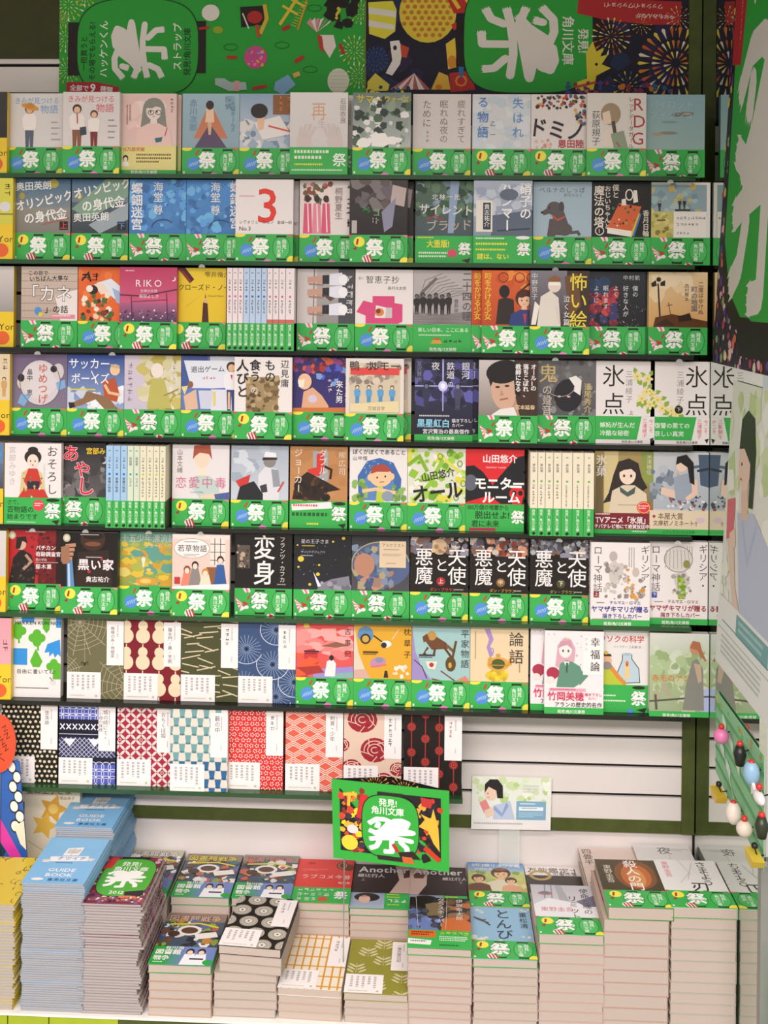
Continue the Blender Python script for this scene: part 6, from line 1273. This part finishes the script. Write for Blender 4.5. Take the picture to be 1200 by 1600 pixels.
# ------------------------------------------------------------------ banners, posters and signs
def quad_slab(name, c, thick, base, art, nrm, mat=None, parent=None, back=None):
    """a flat sheet through four corners TL, TR, BR, BL (world), printed on the side nrm points to"""
    n = Vector(nrm).normalized(); TL, TR, BR, BL = [Vector(q) for q in c]
    mb = MB().add([TL, TR, BR, BL, TL - n * thick, TR - n * thick, BR - n * thick, BL - n * thick],
                  [(0, 3, 2, 1), (4, 5, 6, 7), (0, 1, 5, 4), (1, 2, 6, 5), (2, 3, 7, 6), (3, 0, 4, 7)])
    def mp(u, v, h):
        s, t = u / art.W, v / art.H
        return (TL * (1 - s) + TR * s) * (1 - t) + (BL * (1 - s) + BR * s) * t + n * h
    return inked(name, mb, base, [(art, mp, 0, .0012)], mat, parent)
def wall_quad(x0, y0, x1, y1, Y):
    zt, zb_ = on_y((x0 + x1) / 2, y0, Y).z, on_y((x0 + x1) / 2, y1, Y).z; xa, xb = on_y(x0, (y0 + y1) / 2, Y).x, on_y(x1, (y0 + y1) / 2, Y).x
    return [(xa, Y, zt), (xb, Y, zt), (xb, Y, zb_), (xa, Y, zb_)]
def burst(a, x, y, r, cols, n=22):
    a.rays(x, y, r * .12, r * .3, n // 2, r * .03, cols); a.rays(x, y, r * .38, r * .6, n, r * .035, cols[::-1]); a.rays(x, y, r * .68, r * .95, n, r * .05, cols)
BGN = '2a9a38'
a = Art(480, 315, 11)                               # v = photo row + 120, u = column - 93
a.r(0, 0, 480, 315, BGN)
YEL = ['d8d060', 'e6e2c8', 'c8b83a']
for x, y, r in ((14, 128, 26), (40, 112, 20), (10, 182, 22), (14, 232, 22), (472, 140, 20), (462, 200, 24), (470, 240, 20), (6, 150, 12)): burst(a, x, y, r, YEL, 16)
a.r(14, 156, 36, 240, '241c1c'); a.r(212, 154, 231, 236, '241c1c'); a.se(124, 196, 96.5, 78, '14301a'); a.se(124, 196, 95, 76.6, BGN)
a.fest(80, 252, 104, 94, 'dcd6d0', 50, rot=-90)
a.t('一冊買うと', 34, 232, 11, '14301a', b=.03, rot=-90); a.t('その場でもらえる!', 47, 248, 11, '14301a', b=.03, rot=-90, lead=1.02); a.t('ハッケンくん', 63, 243, 15, 'e6e2dc', b=.02, rot=-90); a.t('ストラップ', 179, 232, 15, 'e6e2dc', b=.02, rot=-90); a.t('発見!角川文庫', 196, 240, 12, '14301a', b=.03, rot=-90)
a.p('a82a34', 12, 250, 60, 250, 96, 258, 92, 272, 56, 268, 12, 270); a.t('全部で', 18, 254, 10, 'ece6e2', b=.03, rot=3); a.t('9', 50, 250, 18, 'ece6e2', b=.04, rot=4); a.t('種類', 66, 256, 10, 'ece6e2', b=.03, rot=6)
a.e(238, 141, 14, 13, 'd8d4cc'); a.e(250, 168, 8, 6, '8aa02a'); a.l('b02c28', 4, 220, 166, 236, 164); a.p('241c1c', 284, 132, 320, 130, 322, 160, 286, 164); a.e(307, 148, 12, 10, 'a82a28'); a.l('c8a83a', 6, 322, 128, 326, 150, 316, 174); a.l('d8d4cc', 2, 288, 142, 298, 166); a.l('b8442c', 5, 310, 160, 314, 180)
a.l('d0b83a', 5, 346, 160, 372, 120); a.l('d0b83a', 4, 350, 130, 374, 144); a.l('d0b83a', 4, 364, 120, 386, 132); a.l('b8962a', 3, 374, 168, 388, 122); a.l('a82a28', 6, 350, 168, 362, 162)
for q in range(10): a.l('d0b83a', 1, 364 + q * 2, 160 - q * 4, 372 + q * 2, 163 - q * 4)
for q in range(6): a.p('dccfca' if q % 2 else 'c88a8c', 404, 172, 388 + q * 7, 150 - abs(q - 2.5) * -3, 394 + q * 7, 149)
a.p('dccfca', 408, 176, 430, 176, 434, 194, 424, 212, 414, 196); a.p('b03a34', 404, 174, 412, 178, 416, 206, 408, 196); a.l('b02c28', 6, 370, 218, 384, 210)
a.spk(426, 118, 472, 160, ['1d1a18'], 14, 8, 14); a.t('?', 434, 128, 26, 'c8b83a', b=.06, rot=10); a.e(309, 211, 18, 18, 'c24a84'); a.spk(298, 200, 320, 224, ['8a5ab0', 'd87aa0', 'd8a04a', '6a6ac0'], 16, 2, 4); a.l('b02c28', 5, 264, 211, 280, 211)
a.p('7fa8cc', 340, 250, 360, 238, 372, 254, 352, 270, 338, 262); a.l('d8a860', 7, 368, 240, 378, 236); a.l('b02c28', 5, 304, 260, 326, 256); a.p('a8bcb8', 246, 244, 260, 244, 270, 250, 294, 250, 296, 262, 268, 264, 246, 254); a.r(276, 248, 284, 264, 'd8a0a0'); a.e(438, 248, 17, 20, 'cfd0bc')
for q in range(6): a.l('b4b69c', .8, 424, 234 + q * 6, 452, 234 + q * 6)
a.l('b02c28', 5, 440, 190, 446, 206); a.r(478, 0, 480, 315, '6a7a2a')
for cx, cy in ((270, 195), (350, 192), (394, 230), (400, 134)): a.ring(cx, cy, 11, 5, .8, '1f5a24', n=14)
Yb = -0.004
o = quad_slab('banner', wall_quad(93, -120, 572, 193, Yb), .002, BGN, a, (0, -1, 0), MATTE); tag(o, 'green sideways banner with a round lantern and small toys, hung above the books', 'banner')

a = Art(491, 315, 12)                               # u = column - 572
NV = '1c1a2c'
a.r(0, 0, 491, 315, NV); a.spk(0, 0, 491, 315, ['241f44', '151420', '2c1f3c', '1f2a4a'], 40, 14, 34)
a.p('cfc83a', 2, 124, 40, 122, 46, 136, 44, 170, 28, 182, 4, 174); a.p('d2cdc4', 3, 132, 45, 138, 45, 148, 3, 142); a.p('d2cdc4', 3, 152, 44, 160, 42, 168, 3, 162)
a.e(94, 140, 44, 48, 'd0b83a', 24)
for r in range(8):
    for c in range(8): a.e(58 + c * 11 + (r % 2) * 5, 122 + r * 9, 3.6, 3.4, 'b8722a', 8) if math.hypot(58 + c * 11 + (r % 2) * 5 - 94, (122 + r * 9 - 140) * .95) < 40 else None
a.p('b02c28', 120, 110, 170, 110, 166, 140, 134, 142); a.l('d8b83a', 6, 128, 112, 142, 134); a.l('d8b83a', 4, 148, 112, 156, 126); a.l('b8302a', 10, 132, 164, 160, 150); a.e(158, 150, 9, 8, 'b8302a')
a.p('d8d4ce', 36, 186, 50, 184, 56, 200, 52, 222, 40, 240, 30, 236, 40, 216); a.e(44, 196, 3, 4, '2a2a28', 10); a.p('b8442c', 52, 190, 66, 196, 62, 212, 54, 210)
for q in range(7): a.p('d8cfc8' if q % 2 else 'a85a5a', 74, 236, 36 + q * 9, 262, 45 + q * 9, 262)
a.p('d8b83a', 122, 190, 136, 180, 140, 226, 126, 230); a.e(132, 218, 7, 10, 'c8822c'); a.p('d0a83a', 100, 262, 112, 234, 126, 240, 130, 262); a.e(112, 258, 5, 4, 'c8722c'); a.p('a82a28', 128, 236, 160, 232, 168, 262, 130, 266); a.ring(146, 248, 8, 8, 3, 'd8742c', n=8); a.p('cfc04a', 2, 250, 14, 236, 36, 254, 34, 264, 2, 264); burst(a, 14, 214, 20, ['2a4a8a', '3a5aa0'], 18)
a.spk(0, 258, 66, 274, ['d0c43a', '3a6a8a', '2a3a5a'], 24, 3, 6); a.e(146, 224, 4, 20, '2a6a9a')
a.r(138, 150, 160, 226, '1a1614'); a.r(340, 150, 358, 226, '1a1614'); a.se(248, 180, 99.5, 88, '16281a', .55); a.se(248, 180, 98, 86.5, BGN, .55)
a.fest(298, 122, 132, 132, 'd8d2cc', 50, rot=90)
a.t('発見!', 340, 166, 17, 'dcd6d0', b=.03, rot=90, lead=1.0); a.t('角川文庫', 318, 146, 19, 'dcd6d0', b=.03, rot=90, lead=1.02)
a.p('a8282c', 324, 116, 480, 124, 478, 160, 428, 160, 364, 152, 322, 142); a.t('今年もみんなが', 470, 152, 8.5, 'e0d4cc', b=.02, rot=182); a.t('ワッショイ!ワッショイ!', 452, 136, 8.5, 'e0d4cc', b=.02, rot=182)
FW = ['c87a2c', 'd8c04a', 'd8d0b8', 'b8542c']
burst(a, 472, 220, 58, FW, 26); burst(a, 374, 178, 30, FW[::-1], 18); burst(a, 476, 150, 20, FW, 14); burst(a, 420, 160, 16, FW, 12); burst(a, 400, 256, 24, ['d8c04a', '3a5aa0'], 14)
a.p('d0c03a', 336, 204, 346, 186, 352, 202, 362, 196, 358, 210, 370, 206, 360, 222, 374, 228, 352, 240, 348, 262, 322, 264, 318, 252, 338, 244); a.e(352, 222, 2.4, 2.4, '1a1614', 8); a.l('b8442c', 4, 320, 258, 352, 250); a.spk(300, 250, 480, 270, ['4a3a7a', '8a2a34', '2a5a7a', 'c8722c'], 30, 3, 7)
o = quad_slab('banner', [Vector(q_) if i_ in (0, 3) else Vector((xs_r - .001, q_[1], q_[2])) for i_, q_ in enumerate(wall_quad(573, -120, 1063, 193, Yb))], .002, NV, a, (0, -1, 0), MATTE); tag(o, 'dark sideways festival banner with fireworks round a green lantern', 'banner')

# posters on the mirror side (u runs towards the viewer)
def side_quad(ptl, pbl, depth_t, depth_b, off):
    T_ = on_x(*ptl, XM - off); B_2 = on_x(*pbl, XM - off)
    return [T_, (XM - off, T_.y - depth_t, T_.z), (XM - off, B_2.y - depth_b, B_2.z), B_2]
a = Art(420, 620, 13)
a.r(0, 0, 420, 620, '2a1f30'); a.spk(0, 380, 420, 620, ['a83a5a', '5a3a8a', 'd8c8b0', '8a9a6a', 'c8644a', '3a2a4a', 'd8a0b0'], 320, 6, 12); a.spk(0, 0, 30, 380, ['a83a5a', '5a3a8a', 'c8b83a', '8a9a6a'], 30, 5, 10)
a.p('1a1f16', 22, 0, 420, 0, 420, 560, 120, 560, 60, 520, 26, 440); a.p(BGN, 30, 0, 420, 0, 420, 540, 150, 540, 80, 500, 36, 420); a.e(250, 300, 215, 250, BGN, 40); a.p('1a1614', 130, 545, 420, 545, 420, 600, 150, 600)
a.p('a8242c', 10, 0, 90, 0, 66, 150, 14, 140); a.v('今年もみんなでワッショイ!', 50, 4, 9, 'd8a8a0'); a.fest(44, 98, 380, 450, 'cfcac2', 58); a.t('角川文庫', 120, 12, 64, 'd4cfc8', b=.04); a.e(330, 420, 40, 60, 'b8362c')
q = side_quad((1151, -40), (1113, 566), .40, .44, .006)
o = quad_slab('festival_poster', q, .001, '2a1f30', a, (-1, 0, 0), MATTE); tag(o, 'tall poster with a huge white brushed character on green, on the side mirror', 'poster')
a = Art(300, 440, 14)
a.g(0, 0, 300, 440, 'd9dcd0', 'dadbd6'); a.spk(0, 0, 300, 200, ['c9d6a8', 'd4dcc0', 'e4e6dc', 'b9cc94'], 40, 14, 34); a.spk(0, 200, 60, 330, ['d0dac0', 'e0e4d8'], 14, 10, 22)
a.p('b4bcd0', 80, 190, 170, 176, 260, 210, 300, 330, 120, 330, 100, 260); a.p('d6c0ae', 28, 240, 60, 210, 90, 300, 120, 330, 80, 330); a.p('d6b8a4', 88, 130, 130, 130, 140, 190, 104, 196); a.e(106, 112, 36, 42, 'ddc2ae'); a.p('2c3a24', 70, 96, 76, 52, 110, 36, 150, 44, 168, 90, 164, 170, 140, 172, 138, 110, 100, 92); a.e(90, 116, 4, 3, '3a2a24', 10); a.l('a8685c', 3, 84, 138, 96, 138); a.p('cf6a72', 16, 180, 62, 170, 66, 230, 22, 240); a.p('ddc2ae', 40, 228, 72, 214, 80, 240, 48, 254)
a.l('a8b4d0', 8, 110, 196, 150, 250, 190, 190); a.r(0, 330, 300, 440, 'dedfdc'); a.r(110, 336, 280, 368, '6fa0a0'); a.l('5a8a8c', 2, 30, 366, 300, 366); a.l('8aa0a0', 1.4, 10, 380, 300, 380); a.tx(30, 388, 220, 34, 'a8b0ac', 4); a.tx(124, 342, 130, 22, 'a8c8c8', 2)
q = side_quad((1146, 594), (1118, 1030), .26, .30, .004)
o = quad_slab('reader_poster', q, .001, 'd9dcd0', a, (-1, 0, 0), MATTE); tag(o, 'pale poster of a dark-haired person reading, on the side mirror below the green poster', 'poster')
a = Art(240, 200, 15)
a.r(0, 0, 240, 200, '8cc296'); a.spk(0, 0, 240, 40, ['d0c84a', 'c89a3a', '6fbf6a'], 24, 4, 9)
for q in range(7): a.r(0, 30 + q * 34, 240, 38 + q * 34, '62b070')
for x, y in ((40, 30), (76, 50), (110, 74), (30, 96), (64, 116)): a.p('cfe2d2', x, y, x + 22, y + 12, x + 20, y + 34, x - 2, y + 22)
a.l('dfeae0', 3, 20, 84, 120, 190)
T_ = on_x(1119, 1078, XM - .003); B_2 = on_x(1118, 1205, XM - .003)
q = [T_, (XM - .003, T_.y - .27, T_.z), (XM - .003, B_2.y - .27, B_2.z - .03), B_2]
sheet = empty('strap_display_sheet', (0, 0, 0)); tag(sheet, 'green display sheet for strap charms at the foot of the side mirror', 'display sheet')
o = quad_slab('sheet', q, .0008, '8cc296', a, (-1, 0, 0), MATTE, sheet)
def strap(px, py, kind, col, lab):
    c = on_x(px, py, XM - .02); t = on_x(px, py - 26, XM - .006)
    o = empty('strap_charm', c); tag(o, lab, 'charm', 'strap charms on the green sheet')
    MB().tube([(0, 0, .012), (.004, 0, (t.z - c.z) * .6), (t.x - c.x, .002, t.z - c.z)], .0011, 6).obj('cord', GROOVE, o)
    m2 = MB(); S_ = 1.45
    if kind == 'ball': m2.ball((0, 0, 0), .0085)
    elif kind == 'egg': m2.ball((0, 0, 0), .0085, .0085, .0125)
    elif kind == 'bar': m2.tube([(0, 0, .009), (0, 0, 0), (0, 0, -.012)], [.004, .007, .0045], 10)
    elif kind == 'boat': m2.prism([(0, -.016, .002), (0, .016, .002), (0, .009, -.007), (0, -.009, -.007)], (-.006, 0, 0), (.006, 0, 0))
    elif kind == 'fish': m2.ball((0, 0, 0), .005, .013, .006); m2.prism([(0, .011, 0), (0, .022, .007), (0, .022, -.007)], (-.0015, 0, 0), (.0015, 0, 0))
    m2.v = [(x * S_, y * S_, z * S_) for x, y, z in m2.v]
    m2.obj('pendant', INK, o, ink=col, smooth=kind in ('ball', 'egg', 'bar'))
    MB().ball((0, 0, .0155), .005).obj('bead', INK, o, ink='c0302a' if kind != 'boat' else '1d1a18', smooth=True)
for s in ((1127, 1150, 'ball', 'd878a8', 'pink ball charm, uppermost on the green sheet'), (1156, 1178, 'bar', '1f1d1c', 'black bar charm right of the pink ball charm'), (1174, 1208, 'egg', '8ab0c8', 'pale blue egg-shaped charm on the green sheet'),
          (1123, 1240, 'boat', 'd8b02c', 'yellow boat-shaped charm overhanging the olive upright'), (1146, 1270, 'egg', 'e0d4c8', 'cream egg-shaped charm below the yellow boat charm'), (1163, 1295, 'ball', 'dcd0c0', 'cream round charm at the slanting lower edge of the sheet'),
          (1186, 1246, 'fish', 'e6dede', 'white fish-shaped charm on the green sheet'), (1179, 1338, 'boat', 'd0b838', 'yellow boat-shaped charm at the lowest tip of the sheet'), (1190, 1290, 'bar', '2a3420', 'dark bar charm between the fish and the lowest charm')): strap(*s)

# post closing the mirror's front end
pp = on_x(1186, 1345, XM)
po = empty('end_post', (XM + .004, d_end - .014, 0)); tag(po, 'grey metal post standing at the front end of the side mirror', 'post')
MB().box((-.006, -.008, 0), (.012, .008, pp.z)).obj('post_body', POST, po)
MB().box((.0125, -.05, 0), (.02, .008, pp.z - .15)).obj('green_panel', INK, po, ink='2fa344')

# curved card sign on a rod in front of the lowest ledge
sg = empty('lantern_sign', (0, 0, 0)); tag(sg, 'green-framed folded card sign with a lantern, standing on a thin rod', 'sign')
a = Art(185, 126, 16); FR = '2fa83a'
a.r(0, 0, 185, 126, FR); a.r(12, 13, 172, 112, '17131a'); a.spk(14, 14, 50, 110, ['c8442c', 'd8b03a', '8a2a24', 'd8742c', 'e0d02c', '3a2a3a'], 50, 4, 9); a.e(27, 98, 13, 12, 'd8cf3a'); a.l('d8b83a', 5, 18, 22, 40, 20); a.l('d8b83a', 5, 28, 18, 26, 40); a.e(32, 76, 9, 7, 'd8d4ce')
a.spk(134, 16, 170, 110, ['241c2c', '3a1f1c', '1a1418', 'c83a24', 'd8a03a'], 30, 4, 9); a.p('d8b43a', 136, 60, 148, 50, 140, 40, 156, 46, 160, 30, 168, 60, 170, 96, 160, 84, 152, 66); a.l('c8341f', 8, 146, 92, 170, 110); a.p('b8302a', 140, 14, 160, 16, 156, 30, 142, 28); a.p('c82a2c', 46, 18, 58, 20, 50, 60, 38, 56)
a.p('241c1c', 72, 12, 112, 12, 112, 22, 72, 22); a.se(92, 66, 46, 50, '1a1614'); a.se(92, 66, 44.6, 48.6, FR); a.p('241c1c', 70, 112, 118, 112, 116, 119, 72, 119)
a.t('発見!', 74, 22, 13, 'f2f0ea', b=.03); a.t('角川文庫', 62, 35, 13, 'f2f0ea', b=.03); a.fest(52, 50, 82, 60, 'f4f2ee', 58); a.p('241c1c', 104, 104, 128, 100, 140, 112, 108, 114); a.p('c8642c', 110, 110, 126, 110, 130, 120, 112, 120); a.l('b8302a', 6, 96, 92, 104, 104)
Ys = -.165
TL, TR, BR, BL = on_y(518, 1217, Ys), on_y(702, 1236, Ys - .012), on_y(702, 1363, Ys - .012), on_y(521, 1340, Ys)
quad_slab('front_panel', [TL, TR, BR, BL], .0009, '2fa83a', a, (0, -1, 0), INK, sg)
ap = on_y(612, 1214, -.125); apb = ap - (TL - BL)
ab_ = Art(100, 126, 17); ab_.r(0, 0, 100, 126, '16121a'); burst(ab_, 70, 16, 26, ['d8a03a', 'c8742c', 'd8c04a'], 22); burst(ab_, 30, 60, 30, ['3a5aa0', 'd8742c'], 18)
quad_slab('back_panel', [TL + Vector((.001, .0012, 0)), ap, apb, BL + Vector((.001, .0012, 0))], .0008, '1d1a20', ab_, (.4, -1, 0), MATTE, sg)
ac_ = Art(100, 126, 18); ac_.r(0, 0, 100, 126, '16121a'); burst(ac_, 24, 20, 28, ['d8a03a', 'c8742c', 'd8c04a'], 22); burst(ac_, 70, 70, 30, ['3a5aa0', '8a3a6a'], 18)
quad_slab('back_panel', [ap, TR + Vector((-.001, .0012, 0)), BR + Vector((-.001, .0012, 0)), apb], .0008, '1d1a20', ac_, (-.4, -1, 0), MATTE, sg)
r0 = on_y(538, 1338, Ys + .002); r1 = on_y(535.6, 1588, -.25)
MB().tube([r0, (r0.x, Ys + .002, r0.z - .08), (r1.x, r1.y, ZB + .001)], .0012, 8).obj('support_rod', POST, sg)

# advertising card on a clear strip
cdp = empty('picture_card', (0, 0, 0)); tag(cdp, 'small pale card of a person with a pink book, on the slatted wall', 'card')
a = Art(124, 84, 19)
a.g(0, 0, 124, 84, 'dfe6d4', 'e6e8e6'); a.spk(0, 0, 124, 40, ['c9dca8', 'd8e4c4', 'e8eee0', 'b4d088'], 40, 4, 10); a.r(0, 68, 124, 84, 'e6e4e0')
a.p('b9c6dc', 34, 46, 60, 38, 68, 68, 34, 68); a.p('8aa4cc', 36, 46, 48, 58, 54, 40, 58, 46, 48, 64, 34, 52); a.e(30, 25, 11, 13, 'e6cab4'); a.p('1f1a18', 20, 26, 20, 12, 28, 4, 40, 4, 48, 14, 49, 34, 40, 34, 38, 22, 26, 16); a.e(25, 27, 1, 1.2, '2a2320', 8); a.l('b06a5a', .9, 24, 33, 28, 33); a.p('e08a88', 12, 42, 22, 36, 30, 52, 20, 58); a.p('e6cab4', 20, 54, 34, 48, 36, 60, 24, 66)
a.r(70, 38, 116, 68, '7faac2'); a.tx(76, 41, 34, 4, 'dfe8ee', 1); a.r(74, 47, 112, 53, 'e6eef2'); a.tx(78, 48, 28, 4, '8a9aa4', 1); a.tx(74, 56, 38, 9, 'b4d0de', 3); a.tx(80, 12, 24, 14, 'c8ccc4', 3); a.tx(4, 73, 112, 5, 'a8a8a4', 1)
c4 = [on_y(738, 1212.5, -.006), on_y(862, 1216, -.006), on_y(860, 1297, -.006), on_y(736, 1295, -.006)]
quad_slab('card', c4, .0012, 'e6e4e0', a, (0, -1, 0), INK, cdp)
s0, s1 = on_y(780, 1294, -.003), on_y(812, 1294, -.003); zz = on_y(796, 1360, -.003).z
MB().box((s0.x, -.0034, zz), (s1.x, -.0022, s0.z)).obj('clear_strip', CLEAR, cdp)

# things at the left edge
a = Art(100, 142, 20)
a.g(0, 0, 100, 142, 'e2d9c2', 'ddd2b8'); a.t('星の王子さま', 2, 13, 14, '5a4a34', b=.015); a.t('倉橋由美子', 56, 29, 7, '6a5a44')
def star(x, y, r, c): a.p(c, *[q for k in range(10) for q in (x + (r if k % 2 == 0 else r * .5) * math.sin(k * math.pi / 5 + .3), y - (r if k % 2 == 0 else r * .5) * math.cos(k * math.pi / 5 + .3))])
star(52, 52, 27, 'cf9e3c'); star(36, 82, 25, 'd8b04a'); star(84, 62, 16, 'cfa040'); a.e(52, 52, 9, 9, 'e0c06a'); a.l('c4b89a', 2, 6, 110, 40, 130)
cv = cover_mesh('cream', 'e2d9c2', lambda b: b.ops.extend(a.ops), BW, BH, .014)
pt = on_y(38, 1240, -.05)
book('paperback_book', 'cream paperback with large gold stars, standing beside the rear blue pile', 'book', (pt.x + BW / 2, -.034, ZTOP['yb'] + .0002), (0, 0, 0), cv, BW, BH, .014)
a = Art(60, 120, 21)
a.g(0, 0, 60, 120, '2f62b0', '2a56a0'); a.p('d0389a', 0, 40, 10, 44, 60, 110, 52, 118, 0, 60); a.p('1f3a44', 0, 64, 30, 92, 20, 104, 0, 96); a.r(0, 112, 60, 120, 'd8b83a')
for k in range(7): a.e(46 + (k % 2) * 8, 6 + k * 10, 7, 6, 'e8e4da', 12); a.ring(46 + (k % 2) * 8, 6 + k * 10, 7, 6, 1.4, '1d1a18')
a.p('e8dcc0', 44, 66, 60, 60, 60, 90, 52, 84)
Yc = -.12
zc = ZTOP['yb'] + .0006
cT = [on_y(-22, 1186, Yc), on_y(30, 1190, Yc), on_y(46, 1300, Yc), on_y(-22, 1300, Yc)]
dz = cT[3].z - zc
cT = [cT[0], cT[1], Vector((cT[2].x, Yc, zc)), Vector((cT[3].x, Yc, zc))]
o = quad_slab('promotion_card', cT, .003, '2f62b0', a, (0, -1, 0), INK); tag(o, 'blue card with a magenta stripe standing on the rear yellow pile', 'card')
ov = empty('oval_sign', (0, 0, 0)); tag(ov, 'orange-red oval hand-lettered sign above the blue card', 'sign')
a = Art(60, 96, 22); a.e(30, 48, 30, 48, 'd8502e', 32); [a.l('3a1a14', 1.3, x, y, x + 7, y - 5, x + 5, y + 6, x + 11, y + 2) for x, y in ((34, 22), (38, 34), (30, 44), (36, 54), (22, 34), (18, 50), (24, 62), (14, 66))]; a.l('3a1a14', 1, 14, 60, 40, 76)
cO = on_y(-1, 1162, Yc - .006); ex, ez = .030, .052
outl = [(cO.x + ex * math.cos(k * math.pi / 16), cO.y, cO.z + ez * math.sin(k * math.pi / 16)) for k in range(32)]
inked('sign_face', MB().prism(outl, (0, 0, 0), (0, .002, 0)), 'd8502e', [(a, lambda u, v, h: (cO.x + (u / 60 - .5) * 2 * ex, cO.y - h, cO.z + (.5 - v / 96) * 2 * ez), 0, .0006)], INK, ov)
MB().tube([(cO.x, cO.y + .0042, cO.z), (cO.x, cO.y + .0042, zc)], .0014, 8).obj('sign_stick', POST, ov)

# clear half-round clips under the ledges
for px, py, r in ((175, 553, 2), (58, 556, 2), (868, 553, 2), (1062, 555, 2), (315, 418, 1), (868, 415, 1), (1048, 282, 0), (50, 831, 4), (133, 832, 4), (232, 832, 4), (313, 832, 4), (874, 834, 4), (785, 834, 4), (1060, 836, 4)):
    c = on_y(px, py, YL - .003); pts = [(c.x + .006 * math.cos(k * math.pi / 8), 0, .006 * math.sin(k * math.pi / 8)) for k in range(9)]
    o = MB().prism([(x, YL - .0025, LZ[r] - .012 + z) for x, _, z in pts], (0, 0, 0), (0, .0022, 0)).obj('shelf_clip', CLEAR)
    tag(o, 'small clear half-round clip on the front of a ledge', 'clip', 'clear clips on the ledges')
